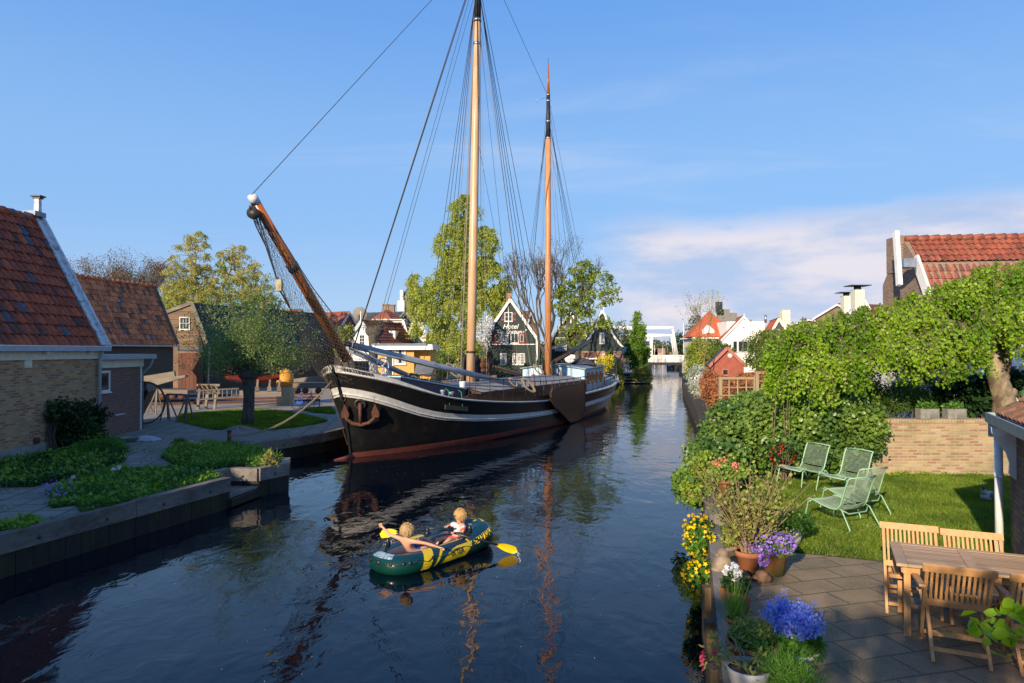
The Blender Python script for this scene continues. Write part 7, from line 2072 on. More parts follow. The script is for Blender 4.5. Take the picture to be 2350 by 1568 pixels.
for s in (1, -1):
 P = []
 for i in range(41):
  f = i / 40; u = s * hw * (1 - f) * (1 - .22 * math.sin(f * math.pi)) ; z = ge_ + (gr_ - ge_) * f; sc = .12 * abs(math.sin(f * math.pi * 6))
  P.append([B['P0'] + B['u'] * (u - s * (.04 + sc)) + V3_(0, 0, z) + B['n'] * .25, B['P0'] + B['u'] * (u + s * .10) + V3_(0, 0, z + .05) + B['n'] * .25])
 m_.grid(P, False); m_.grid([[q + B['d'] * .12 for q in r] for r in P], False)
obj('scalloped_bargeboard', m_, 'white_paint', t)
win_px(B, 1376, 764, 1387, 789, nx=3, nz=4, curtain='curtain_cloth'); win_px(B, 1384, 732, 1394, 745, nx=2, nz=2) if False else None
win_px(B, 1383, 812, 1414, 842, nx=4, nz=3, curtain='curtain_cloth')
panel(B, 1384.2, 706, 1386, 722, 'white_paint', .26, .34, 'finial')
m_ = MB(); a = V(1344, 818, 76);
pantiles(m_, V(1340, 821, 76), V(1369, 820, 76), (0, .8, .6), .9, .3, .3, .03, .03, nx=3); obj('porch_roof', m_, 'brown_tiles', t); m_ = MB(); m_.beam(V(1338, 824, 75.9), V(1371, 823, 75.9), .1, .14); m_.tube([V(1345, 825, 76.2), V(1345, 850, 76.2)], .05, 6); m_.tube([V(1366, 825, 76.2), V(1366, 850, 76.2)], .05, 6); obj('porch_frame', m_, 'white_paint', t)
s_ = thing('oval_sign', 'white oval signboard hanging before the black houses', 'sign', V(1311, 824, 66)); m_ = MB(); m_.lathe([(.001, -.03), (.62, -.03), (.64, 0), (.62, .03), (.001, .03)], V(1311, 824, 66), 28, sx=1, sy=.68, R=Matrix(((1, 0, 0), (0, 0, -1), (0, 1, 0)))); obj('board', m_, 'white_paint', s_); m_ = MB(); c = V(1311, 824, 66); m_.tube([c + V3_(-.35, 0, .4), c + V3_(-.35, 0, 1.1)], .02, 5); m_.tube([c + V3_(.35, 0, .4), c + V3_(.35, 0, 1.1)], .02, 5); m_.tube([c + V3_(-.9, 0, 1.1), c + V3_(.9, 0, 1.1)], .04, 6); m_.tube([c + V3_(.9, 0, 1.1), V3_(c.x + .9, c.y, ZL)], .05, 6); obj('bracket', m_, 'iron', s_)
text_mesh('De Fortuna', .20, 'red_paint', s_, c + V3_(0, -.035, 0), (1, 0, 0), (0, 0, 1), shear=.3)
K = house('gabled_house', 'dark house with red roof edge and two striped awnings between the hotel and scalloped gable', 1308, 86, 96, 786, 716, ang=.15, length=8, front_boards='black_green', pitch=.3, roof='orange_tiles')
win_px(K, 1275, 775, 1300, 790, nx=3, nz=1); panel(K, 1309, 722, 1311.5, 742, 'white_paint', .1, .16, 'finial')
for (x0, y0, x1, y1, l) in ((1279, 748, 1302, 765, 'upper striped awning'), (1272, 788, 1300, 806, 'lower striped awning')):
 a, b, c, d = V(x0, y0, 84.6), V(x1, y0, 84.6), V(x1, y1, 83.2), V(x0, y1, 83.2); n = 14
 m1, m2 = MB(), MB()
 for i in range(n):
  p, q = a.lerp(b, i / n), a.lerp(b, (i + 1) / n); r_, s2 = d.lerp(c, (i + 1) / n), d.lerp(c, i / n); (m1 if i % 2 else m2).prism([p, q, r_, s2], (0, .03, -.02))
 o = obj('awning', m1, 'stripe_cloth', K['t']); obj('awning_stripes', m2, 'stripe_black', o)
house('town_house', 'brown tiled house with one small window behind the hotel', 1218, 105, 34, 770, 716, ang=-.6, length=9, wall='red_brick', roof='brown_tiles', simple=True)
def hip_roof(mb, c, w, l, z0, z1, ridge, ang, tw=.3):
 d = V3_(math.sin(ang), math.cos(ang), 0); u = V3_(d.y, -d.x, 0); hw, hl, hr = w / 2, l / 2, ridge / 2
 A = [c + u * sx * hw + d * sy * hl + V3_(0, 0, z0) for sx, sy in ((-1, -1), (1, -1), (1, 1), (-1, 1))]; r0, r1 = c - d * hr + V3_(0, 0, z1), c + d * hr + V3_(0, 0, z1)
 def face_(quad):
  n_ = 10; R_ = 12; P = []
  for i in range(R_ + 1):
   f = i / R_
   for st in (0, 1):
    if i == R_ and st: break
    g = f if st == 0 else min(1, f + 1 / R_ * .98)
    row = [quad[0].lerp(quad[3], g).lerp(quad[1].lerp(quad[2], g), j / (n_ * 2)) + V3_(0, 0, (.10 if st == 0 else .03) + (.05 if j % 2 else 0)) for j in range(n_ * 2 + 1)]
    P.append(row)
  mb.grid(P, False)
 face_([A[0], A[1], r0, r0]); face_([A[1], A[2], r1, r0]); face_([A[2], A[3], r1, r1]); face_([A[3], A[0], r0, r1])
W1 = house('town_house', 'white gabled house with brown roof and a spike left of the yellow houseboat', 831, 62, 104, 806, 738, ang=.28, length=8, front_boards='white_paint', pitch=.25, roof='red_tiles', rake='grey_fascia', rake_w=.3)
win_px(W1, 825, 768, 838, 793, nx=2, nz=3); panel(W1, 831, 715, 833, 755, 'old_white', .3, .36, 'spike')
dm = V(889, 775, 65.5); m_ = MB(); m_.obox(dm + V3_(0, 1, 0), (1.5, 2, 1.3)); t_ = thing('roof_dormer', 'white box dormer window on the red roof right of the pollard tree', 'dormer', dm); obj('box', m_, 'white_paint', t_)
for dx in (-.35, .35): window(t_, V3_(dm.x, dm.y, 0), (1, 0, 0), (0, -1, 0), dx - .28, dm.z - .5, .56, 1.0, 2, 2)
c = V(878, 800, 84); z0, z1 = V(878, 771, 84).z, V(878, 711, 84).z
t_ = thing('town_house', 'brick house with hipped red roof and cream dormer windows', 'house', (c.x, c.y, ZL)); cc = V3_(c.x, c.y + 3.5, 0)
m_ = MB(); m_.obox(cc + V3_(0, 0, (z0 + ZL) / 2), (6.6, 6.6, z0 - ZL)); obj('wall', m_, 'house_brick', t_)
m_ = MB(); m_.obox(cc + V3_(0, 0, z0), (7.3, 7.3, .3)); obj('cornice', m_, 'cream_paint', t_)
m_ = MB(); hip_roof(m_, cc, 7.6, 7.6, z0 + .1, z1, 1.5, .3); obj('roof', m_, 'red_tiles', t_)
for px, D_, w_, m1 in ((872, 80.5, 1.6, 'cream_paint'), (903, 82, 2.6, 'white_paint')):
 q = V(px, 747, D_); m_ = MB(); m_.obox(q + V3_(0, 1.0, -.2), (w_, 2.2, 1.7)); d_ = obj('dormer', m_, m1, t_); m_ = MB(); m_.obox(q + V3_(0, .9, .68), (w_ + .3, 2.6, .14)); obj('dormer_roof', m_, 'cream_paint', d_)
 window(t_, V3_(q.x, q.y - .1, 0), (1, 0, 0), (0, -1, 0), -.55 if w_ < 2 else .5, q.z - .85, 1.1 if w_ < 2 else .7, 1.3, 2, 2)
for px, py, D_ in ((886, 712, 90), (899, 713, 90)):
 m_ = MB(); m_.obox(V(px, py, D_), (.8, .8, 1.3)); m_.obox(V(px, py, D_) + V3_(0, 0, .7), (.95, .95, .14)); obj('chimney', m_, 'house_brick', t_)
house('town_house', 'slate roofed house behind the hipped red roof', 925, 98, 60, 765, 718, ang=-1.1, length=8, wall='house_brick', roof='slate_tiles', simple=True)
house('town_house', 'red tiled house end on beyond the black shed', 800, 76, 66, 790, 718, ang=-.9, length=7, wall='dark_brick', roof='red_tiles', simple=True, rake='old_white')
house('town_house', 'red roof top showing over the black corrugated roof', 690, 100, 60, 760, 712, ang=-1.2, length=10, wall='house_brick', roof='red_tiles', simple=True)
t_ = thing('satellite_dish', 'large round grey satellite dish between the red roofs', 'dish', V(825, 722, 80)); m_ = MB(); q = V(825, 722, 80); m_.lathe([(.001, 0), (.5, .05), (.85, .18), (.88, .2), (.5, .08), (.001, .03)], q, 22, R=Matrix(((1, 0, 0), (0, 0, 1), (0, -1, 0)))); obj('dish', m_, 'rock_brown' if False else 'grey_stone', t_); m_ = MB(); m_.tube([q, q - V3_(0, 0, 2.5)], .06, 6); obj('pole', m_, 'iron', t_)
G1 = house('town_house', 'cream boarded gable house with clipped window behind the willow', 957, 72, 92, 838, 716, ang=-.12, length=9, front_boards='white_paint', pitch=.3, roof='brown_tiles', rake='white_paint')
win_px(G1, 951, 766, 961, 789, nx=2, nz=2); win_px(G1, 955, 822, 964, 842, nx=2, nz=2)
house('town_house', 'second cream gable close behind the first left of the willow', 925, 80, 60, 832, 735, ang=-.12, length=9, front_boards='cream_paint', pitch=.3, roof='slate_tiles', rake='white_paint')
t_ = thing('houseboat', 'yellow boarded houseboat cabin with white flat roof behind the barge', 'houseboat', V(928, 830, 46));
x0, x1, x2 = V(868, 800, 46).x, V(950, 800, 46).x, V(986, 800, 46).x; zt_, zb_ = V(900, 803, 46).z, .9
m_ = MB(); m_.box(x0, 46, zb_, x1, 50, zt_); m_.box(x1, 46.6, zb_, x2, 50, zt_); obj('wall', m_, 'yellow_boards', t_)
m_ = MB(); boards(m_, (0, 46, 0), (1, 0, 0), (0, -1, 0), [(x0, zb_), (x1, zb_), (x1, zt_), (x0, zt_)], .16, .012); boards(m_, (0, 46.6, 0), (1, 0, 0), (0, -1, 0), [(x1, zb_), (x2, zb_), (x2, zt_), (x1, zt_)], .16, .012); obj('boards', m_, 'yellow_boards', t_)
m_ = MB(); m_.box(x0 - .35, 45.6, zt_, x2 + .25, 50.4, zt_ + .36); obj('roof', m_, 'white_paint', t_)
m_ = MB(); m_.box(x0 - .3, 45.4, zt_ + .36, x1 + .9, 50.3, zt_ + .40); obj('roof_felt', m_, 'grey_fascia', t_)
m_ = MB(); m_.box(V(889, 0, 46).x, 45.94, .9, V(903, 0, 46).x, 45.97, zt_ - .02); obj('doorway', m_, 'black_wood', t_)
for xx in (888, 904):
 m_ = MB(); a = V(xx, 0, 46).x; m_.box(a - .04, 45.9, .9, a + .04, 45.98, zt_ - .02); obj('door_frame', m_, 'white_paint', t_)
window(t_, (0, 46 - .02, 0), (1, 0, 0), (0, -1, 0), V(908, 0, 46).x, V(0, 836, 46).z, .74, 1.28, 1, 1, curtain='curtain_cloth')
m_ = MB(); m_.prism([(x0 - 3, 45.2, -.3), (x2 + 1, 45.2, -.3), (x2 + 1, 51, -.3), (x0 - 3, 51, -.3)], (0, 0, 1.1)); obj('hull', m_, 'navy_paint', t_)
m_ = MB(); m_.box(V(800, 0, 50).x, 50.5, .6, V(866, 0, 50).x, 54, V(0, 824, 50).z); obj('side_cabin', m_, 'old_white', t_); window(t_, (0, 50.48, 0), (1, 0, 0), (0, -1, 0), V(818, 0, 50.5).x, 1.7, 1.0, 1.1, 2, 2)
m_ = MB(); q = V(918, 797, 46.2); m_.obox(q, (.7, .5, .05)); m_.obox(q - V3_(0, 0, .08), (.5, .4, .12)); obj('skylight', m_, 'iron', t_)
t_ = thing('church_tower', 'pale church tower with slate cupola far behind the willow', 'tower', V(942, 800, 240)); q = V(942, 800, 240)
m_ = MB(); w_ = 2.9; m_.box(q.x - w_, 240, 0, q.x + w_, 249, V(0, 690, 240).z); obj('shaft', m_, 'house_brick', t_)
m_ = MB(); m_.box(q.x - w_ - 1.6, 239, 0, q.x - w_ + .9, 243, V(0, 690, 240).z); m_.box(q.x - w_ - .8, 239.5, 0, q.x - w_ + .4, 242, V(0, 666, 240).z); obj('stair_turret', m_, 'tower_white', t_)
m_ = MB(); z_ = V(0, 690, 240).z; m_.lathe([(3.9, z_), (3.3, z_ + 1.8), (2.3, z_ + 3.6), (1.4, z_ + 4.6), (1.0, z_ + 5.2), (1.0, z_ + 6.6), (.6, z_ + 7.4), (.15, z_ + 9), (.03, z_ + 11)], (q.x, 243, 0), 8, smooth=False); obj('cupola', m_, 'slate', t_)
# ---- right bank houses
t_ = thing('town_house', 'house with steep orange tiled hip roof and white dormer right of the bridge', 'house', V(1632, 800, 100)); c = V(1632, 800, 103)
z0, z1 = V(0, 775, 100).z, V(0, 714, 102).z; cc = V3_(c.x, 104, 0)
m_ = MB(); m_.obox(cc + V3_(0, 0, (z0 + ZR) / 2), (6.0, 7, z0 - ZR)); obj('wall', m_, 'grey_siding', t_)
m_ = MB(); hip_roof(m_, cc, 7.2, 8, z0, z1, .8, .12); obj('roof', m_, 'orange_tiles', t_)
m_ = MB(); m_.obox(cc + V3_(0, 0, z0 - .05), (7.0, 7.8, .2)); obj('gutter', m_, 'white_paint', t_)
q = V(1626, 769, 100.6); m_ = MB(); m_.prism([q + V3_(-.85, 0, -.9), q + V3_(.85, 0, -.9), q + V3_(.85, 0, .7), q + V3_(0, 0, 1.5), q + V3_(-.85, 0, .7)], (0, 2, 0)); d_ = obj('dormer', m_, 'white_paint', t_); window(t_, V3_(q.x, q.y, 0), (1, 0, 0), (0, -1, 0), -.4, q.z - .7, .8, 1.1, 2, 2)
t_ = thing('town_house', 'grey stepped gable with chimney behind the orange roof', 'house', V(1652, 800, 112)); m_ = MB(); c = V(1655, 0, 112)
P = []
for k in range(6): zz = V(0, 710 + k * 8, 112).z; P += [V3_(c.x + k * 1.2, 112, zz + .57), V3_(c.x + 1.2 + k * 1.2, 112, zz + .57)]
P = [p - V3_(0, 0, .57) for p in P]; m_.prism([V3_(c.x - .8, 112, 0), V3_(c.x - .8, 112, P[0].z)] + P + [V3_(P[-1].x, 112, 0)], (0, .6, 0))
obj('stepped_gable', m_, 'grey_stone', t_); m_ = MB(); q = V(1650, 706, 111.6); m_.obox(q, (.9, .9, 1.8)); obj('chimney', m_, 'iron', t_)
X = house('town_house', 'bright white boarded gable house with wide dormers on its red roof', 1707, 92, 92, 778, 727, ang=.22, length=9, zb=ZR, front_boards='white_paint', pitch=.25, roof='orange_tiles', rake='white_paint')
win_px(X, 1682, 783, 1692, 808, nx=1, nz=1, frame='grey_fascia'); win_px(X, 1694, 783, 1716, 808, nx=2, nz=1, frame='grey_fascia'); win_px(X, 1718, 783, 1729, 808, nx=1, nz=1, frame='grey_fascia'); win_px(X, 1704, 749, 1710, 754, nx=1, nz=1)
for px0, px1, D_ in ((1668, 1692, 97), (1724, 1756, 98.5)):
 m_ = MB(); a, b = V(px0, 738, D_), V(px1, 780, D_); m_.box(a.x, D_, b.z, b.x, D_ + 5, a.z); d_ = obj('dormer', m_, 'white_paint', X['t'])
panel(X, 1706.4, 720, 1707.8, 733, 'white_paint', .2, .3, 'finial'); m_ = MB(); m_.tube([V(1757, 741, 95), V(1757, 723, 95)], .18, 8); obj('flue', m_, 'chrome', X['t'])
Y = house('town_house', 'grey boarded gable house with white rake right of the white house', 1788, 84, 74, 800, 732, ang=.25, length=9, zb=ZR, front_boards='dark_grey', pitch=.25, roof='orange_tiles', rake='cream_paint', rake_w=.3, vertical=True)
win_px(Y, 1773, 782, 1784, 806, nx=2, nz=2, frame='cream_paint'); win_px(Y, 1784.5, 756, 1790, 768, nx=1, nz=2, frame='cream_paint'); m_ = MB(); m_.obox(V(1801, 745, 86), (1.0, 1.0, 3.6)); m_.tube([V(1799, 730, 86), V(1799, 716, 86)], .25, 8); obj('chimney', m_, 'cream_paint', Y['t'])
Z_ = house('garden_shed', 'red boarded garden shed with white star beneath its gable', 1669, 50, 70, 835, 799, ang=.2, length=3, zb=ZR, front_boards='red_boards', pitch=.16, roof='slate_tiles', rake='red_trim', rake_w=.22, cat='shed', ridge_tiles=False)
win_px(Z_, 1657, 847, 1672, 862, nx=1, nz=1, frame='red_trim')
u_, z_ = WP(Z_, 1675, 816); m_ = MB(); O_2 = Z_['P0'] + Z_['u'] * u_ + V3_(0, 0, z_) + Z_['n'] * .05; P = []
for i in range(24): r_ = .22 if i % 2 == 0 else .10; a = 2 * math.pi * i / 24; P.append(O_2 + Z_['u'] * math.cos(a) * r_ + V3_(0, 0, math.sin(a) * r_))
m_.prism(P, Z_['n'] * .02); obj('star', m_, 'white_paint', Z_['t'])
t_ = thing('corner_house', 'brick house with long weathered red pantile roof behind the birch', 'house', V(2080, 800, 27)); D0 = 26.5
rA_ = V(2078, 551, D0 + 1.6); rB_ = V3_(rA_.x + 9, rA_.y - 1.1, rA_.z); e_ = V(2090, 690, D0 - .8); du = (rB_ - rA_).normalized(); ea = V3_(rA_.x - .05, rA_.y - 2.4, e_.z); kn = V(2085, 600, D0 + .6)
k1 = V3_(rA_.x, rA_.y - .95, kn.z)
m_ = MB(); upv = rA_ - k1; upv -= du * upv.dot(du); pantiles(m_, k1, k1 + du * 9, upv, upv.length, .25, .33, .045, .05); obj('roof', m_, 'red_tiles', t_)
m_ = MB(); lo_ = V3_(k1.x, k1.y - 1.5, e_.z - 1.2); upv = k1 - V3_(0, 0, .12) - lo_; upv -= du * upv.dot(du); pantiles(m_, lo_, lo_ + du * 9, upv, upv.length, .25, .36, .045, .05); obj('roof', m_, 'red_tiles', t_)
m_ = MB();
for i in range(22): m_.tube([rA_ + du * (i * .42) + V3_(0, 0, .03), rA_ + du * (i * .42 + .45) + V3_(0, 0, .06)], [.12, .15], 8)
obj('ridge_tiles', m_, 'red_tiles', t_)
m_ = MB(); gx = rA_.x - .05
for P in ([(gx, lo_.y, ZR), (gx, lo_.y, lo_.z), (gx, k1.y, k1.z - .1), (gx, rA_.y, rA_.z - .05), (gx, rA_.y + 2.5, 4.5), (gx, rA_.y + 2.5, ZR)],): m_.prism(P, du * 8.9)
obj('wall', m_, 'house_brick', t_)
m_ = MB(); m_.beam((gx - .12, lo_.y - .1, lo_.z), (gx - .12, k1.y, k1.z + .15), .10, .40, up=(0, 1, .3)); obj('bargeboard', m_, 'white_paint', t_)
m_ = MB(); a = V(2056, 532, D0 + .2); b = V(2064, 655, D0 - .4); m_.beam(a, b, .20, .16, up=(1, 0, 0)); obj('white_post', m_, 'white_paint', t_)
m_ = MB(); m_.obox(V(2064, 575, D0 + 2.2) + V3_(0, 0, -.2), (.55, 1.0, 1.5)); obj('chimney', m_, 'house_brick', t_); m_ = MB(); m_.obox(V(2079, 605, D0 + .4), (.5, .6, .35)); obj('flashing', m_, 'lead', t_)
t_ = thing('town_house', 'narrow brick gable with red roof left of the white bargeboard', 'house', V(2035, 800, 38)); a = V(2025, 560, 42); m_ = MB(); b = V(2062, 560, 40)
m_.prism([(a.x, 38, ZR), (a.x, 38, V(0, 640, 38).z), (a.x, 40, a.z), (a.x, 42, V(0, 640, 38).z), (a.x, 42, ZR)], (6, 0, 0)); obj('wall', m_, 'house_brick', t_); m_ = MB(); pantiles(m_, V3_(a.x - .1, 37.8, V(0, 645, 38).z), V3_(a.x + 6, 37.8, V(0, 645, 38).z), V3_(0, 2.2, a.z - V(0, 645, 38).z), 2.9, .25, .33, .04, .04); obj('roof', m_, 'orange_tiles', t_)
for (px, D_, w_, ye, yr, l, wl, rf, an) in ((1972, 60, 34, 705, 668, 'white gable tip with red roof above the birch canopy', 'old_white', 'brown_tiles', .5), (1925, 75, 50, 728, 700, 'low brown tiled roof behind the birch top', 'house_brick', 'brown_tiles', 1.2), (1860, 90, 60, 750, 735, 'far brown tiled roof over the left birch branches', 'house_brick', 'brown_tiles', 1.3)):
 house('town_house', l, px, D_, w_, ye, yr, ang=an, length=8, zb=ZR, wall=wl, roof=rf, simple=True)
for px, py, D_ in ((1968, 690, 58), (1942, 700, 70)):
 q = V(px, py, D_); t_ = thing('chimney', 'yellow chimney stack with flat hood, %s' % ('right one' if px > 1950 else 'left one'), 'chimney', q - V3_(0, 0, 1)); m_ = MB(); m_.obox(q, (.8, .8, 1.8)); obj('stack', m_, 'cream_paint', t_); m_ = MB(); m_.obox(q + V3_(0, 0, 1.25), (1.7, 1.4, .07)); m_.tube([q + V3_(0, 0, .9), q + V3_(0, 0, 1.25)], .3, 8); obj('hood', m_, 'iron', t_)
t_ = thing('white_house', 'pale grey boarded house wall with open door behind the birch trunk', 'house', V(2200, 880, 21)); D_ = 20.5; x0, x1 = V(2080, 0, D_).x, 20.0
m_ = MB(); m_.box(x0, D_ + .02, ZR, x1, D_ + 6, 4.3); obj('wall', m_, 'grey_siding', t_); m_ = MB(); boards(m_, (0, D_, 0), (1, 0, 0), (0, -1, 0), [(x0, ZR), (x1, ZR), (x1, 4.3), (x0, 4.3)], .28, .018); obj('boards', m_, 'grey_siding', t_)
O_ = V3_(0, D_ - .02, 0); px_ = lambda x: V(x, 0, D_).x
window(t_, O_, (1, 0, 0), (0, -1, 0), px_(2213), 1.3, px_(2237) - px_(2213), 2.0, 1, 4, fw=.09); m_ = MB(); m_.box(px_(2244), D_ - .05, ZR, px_(2282), D_ - .03, 3.15); obj('doorway', m_, 'black_wood', t_)
m_ = MB(); m_.box(px_(2322), D_ - .10, ZR, px_(2345), D_ - .05, 3.1); obj('door', m_, 'white_paint', t_)
for xx in (2240, 2284, 2318, 2348): m_ = MB(); m_.box(px_(xx), D_ - .12, ZR, px_(xx + 4), D_ - .03, 3.25); obj('door_frame', m_, 'white_paint', t_)
m_ = MB(); m_.box(px_(2236), D_ - .13, 3.25, px_(2352), D_ - .03, 3.38); obj('lintel', m_, 'white_paint', t_)
m_ = MB(); m_.box(px_(2225), D_ - .4, 1.62, px_(2262), D_ - .15, 1.95); tag(obj('books', m_, 'books'), 'row of red and cream books on a ledge by the open door', 'books')
# ---------------------------------------------------------------- white drawbridge
BD_ = 125.0; t_ = thing('drawbridge', 'white wooden double leaf drawbridge crossing the far end of the canal', 'bridge', V(1510, 850, BD_))
bx = lambda px, D_=BD_: V(px, 0, D_).x; bz = lambda py, D_=BD_: V(0, py, D_).z
m_ = MB(); m_.box(bx(1425), BD_, bz(838), bx(1600), BD_ + 4, bz(831)); obj('deck', m_, 'iron', t_)
for x in (1487, 1566): m_ = MB(); m_.box(bx(x), BD_ + .2, -1.5, bx(x + 7), BD_ + 3.5, bz(837)); obj('pier', m_, 'iron', t_)
for yy in (0, 3.8):
 for z_ in (816, 822): m_ = MB(); m_.box(bx(1484), BD_ + yy - .04, bz(z_) - .05, bx(1576), BD_ + yy + .04, bz(z_) + .06); obj('hand_rail', m_, 'white_paint', t_)
 for k in range(30): x = 1485 + k * 3.1; m_ = MB(); m_.box(bx(x), BD_ + yy - .03, bz(832), bx(x) + (.12 if k % 5 else .2), BD_ + yy + .03, bz(816)); obj('baluster', m_, 'white_paint', t_)
for yy in (.1, 3.4):
 m_ = MB(); m_.box(bx(1489.5), BD_ + yy, bz(836), bx(1496), BD_ + yy + .5, bz(768)); obj('portal_post', m_, 'white_paint', t_)
for py0, x0_, x1_ in ((752, 1396, 1544), (770, 1430, 1544)):
 for yy in (0.0, 3.4):
  m_ = MB(); m_.prism([V3_(bx(x0_), BD_ + yy, bz(py0 + 3)), V3_(bx(x0_), BD_ + yy, bz(py0 - 1.5)), V3_(bx(x0_ + 60), BD_ + yy, bz(py0 - 4.2)), V3_(bx(x1_), BD_ + yy, bz(py0 - 2.5)), V3_(bx(x1_), BD_ + yy, bz(py0 + 1.5)), V3_(bx(x0_ + 60), BD_ + yy, bz(py0 + 3.6))], (0, .5, 0)); obj('balance_beam', m_, 'white_paint', t_)
 m_ = MB(); m_.box(bx(x0_ + 2), BD_ + .2, bz(py0 + 2), bx(x0_ + 6), BD_ + 3.6, bz(py0 - 2)); obj('cross_beam', m_, 'white_paint', t_)
for a, b in (((1542, 753), (1553, 818)), ((1545, 753), (1556, 818)), ((1540, 772), (1546, 818)), ((1543, 772), (1550, 818))):
 m_ = MB(); m_.tube([V(a[0], a[1], BD_ + .2), V(b[0], b[1], BD_ + .2)], .11, 6); obj('hanging_rod', m_, 'white_paint', t_)
for px, c1, l in ((1514, 'people_teal', 'distant walker in teal on the white bridge'), (1519, 'people_pink', 'distant walker in pink on the white bridge')):
 b = V3_(bx(px), BD_ + 1.5, bz(831)); t2 = thing('person', l, 'person', b)
 skin_mesh('body', [(b + V3_(0, 0, .9), .15), (b + V3_(0, 0, 1.4), .2), (b + V3_(0, 0, 1.6), .09), (b + V3_(0, 0, 1.75), .13), (b + V3_(.1, 0, .45), .09), (b + V3_(.14, 0, .05), .07), (b + V3_(-.1, .05, .45), .09), (b + V3_(-.16, 0.05, .05), .07), (b + V3_(.27, 0, 1.1), .06), (b + V3_(-.27, 0, 1.1), .06), (b + V3_(.25, -.1, .85), .05), (b + V3_(-.25, -.1, .85), .05)], [(0, 1), (1, 2), (2, 3), (0, 4), (4, 5), (0, 6), (6, 7), (1, 8), (1, 9), (8, 10), (9, 11)], 'skin', t2)
 skin_mesh('jacket', [(b + V3_(0, 0, .95), .2), (b + V3_(0, 0, 1.42), .24), (b + V3_(.26, 0, 1.15), .09), (b + V3_(-.26, 0, 1.15), .09)], [(0, 1), (1, 2), (1, 3)], c1, t2, 1)
 skin_mesh('trousers', [(b + V3_(0, 0, .88), .19), (b + V3_(.1, 0, .45), .11), (b + V3_(.14, 0, .1), .09), (b + V3_(-.1, .05, .45), .11), (b + V3_(-.16, .05, .1), .09)], [(0, 1), (1, 2), (0, 3), (3, 4)], 'jeans', t2, 1)
m_ = MB(); m_.prism([(22.4, 90, -1), (24.5, 88, -1), (33, 120, -1), (31.3, 121, -1)], (0, 0, 3.4)); tag(obj('canal_wall', m_, 'concrete'), 'grey concrete canal wall below the right end of the bridge', 'wall')
rn = random.Random(4)
for k, (px, pt_, D_) in enumerate(((1569, 741, 140), (1586, 757, 150), (1502, 792, 330), (1532, 785, 300), (1548, 790, 320), (1521, 795, 350), (1561, 790, 300))):
 t2 = thing('moored_boat', ('slim white mast right beside the bridge' if k == 0 else 'orange brown mast just right of the white one' if k == 1 else 'far sailing boat mast beyond the bridge, %s' % {1502: 'leftmost of all', 1521: 'second from the left', 1532: 'in the middle', 1548: 'second from the right', 1561: 'rightmost, by the hanging rods'}.get(px, '')), 'boat', V(px, 812, D_), 0, 'far moored boats' if k > 1 else None)
 q = V(px, 812, D_); m_ = MB(); m_.tube([V3_(q.x, q.y, .5), V3_(q.x, q.y, V(0, pt_, D_).z)], [.14, .07] if D_ < 200 else [.16, .1], 6); obj('mast', m_, 'white_paint' if k != 1 and k % 3 else ('varnished_wood' if k else 'white_paint'), t2)
 m_ = MB(); P = [[V3_(q.x + (f - .5) * 7, q.y + s * 1.2 * math.sin(f * math.pi) ** .5, .9 * (1 if r_ else -.1) + r_ * .2 * abs(f - .5)) for s in (-1, 1)] for f in [i / 8 for i in range(9)] for r_ in (1,)]
 m_.grid(P, True); m_.grid([[p0, V3_(p0.x, p0.y, -.2)] for p0 in [r[0] for r in P]], True); obj('hull', m_, 'white_paint' if k % 2 else 'navy_paint', t2)
t_ = thing('terrace_steps', 'grey wooden steps down to the water at the hotel terrace', 'steps', V(1448, 868, 79));
for k in range(4): m_ = MB(); z_ = .12 + .30 * k; m_.box(V(1414, 0, 79).x, 77.2 + k * .7, z_, V(1474, 0, 79).x, 78.0 + k * .7, z_ + .09); obj('step', m_, 'grey_timber', t_); m_ = MB(); m_.box(V(1414, 0, 79).x, 77.95 + k * .7, z_ - .3, V(1474, 0, 79).x, 77.99 + k * .7, z_); obj('riser', m_, 'quay_wet', t_)
q = V(1440, 815, 90); t_ = thing('parasol', 'pale blue parasol open beside the columnar tree', 'parasol', (q.x, 90, ZL)); m_ = MB(); m_.lathe([(2.1, 0), (1.9, .12), (.1, 1.3), (.01, 1.35)], (q.x, 90, V(0, 814, 90).z - .1), 8, smooth=False); obj('canopy', m_, 'umbrella_cloth', t_); m_ = MB(); m_.tube([(q.x, 90, ZL), (q.x, 90, q.z + 1)], .04, 6); obj('pole', m_, 'white_paint', t_)
for i, (px, l) in enumerate(((1432, 'left'), (1440, 'right'))):
 q = V(px, 842, 80); t_ = thing('garden_lamp', 'small globe lamp by the terrace steps, %s one' % l, 'lamp', V3_(q.x, 80, ZL), 0, 'globe lamps by the steps'); m_ = MB(); m_.ball(q, .2, 10, 8); obj('globe', m_, 'lamp_globe', t_); m_ = MB(); m_.tube([q, V3_(q.x, 80, ZL)], .03, 6); obj('stem', m_, 'iron', t_)
for i, (px, l) in enumerate(((1112, 'left'), (1128, 'middle'), (1215, 'right'))):
 q = V(px, 862, 58); t_ = thing('wicker_chair', 'brown wicker armchair on the hotel terrace, %s one' % l, 'chair', V3_(q.x, 58, ZL), 0, 'wicker chairs on the terrace'); m_ = MB(); m_.obox(V3_(q.x, 58, ZL + .22), (.75, .7, .44)); obj('seat', m_, 'wicker', t_); m_ = MB(); m_.obox(V3_(q.x, 58.32, ZL + .6), (.78, .12, .8), None, 1.1); obj('backrest', m_, 'wicker', t_)
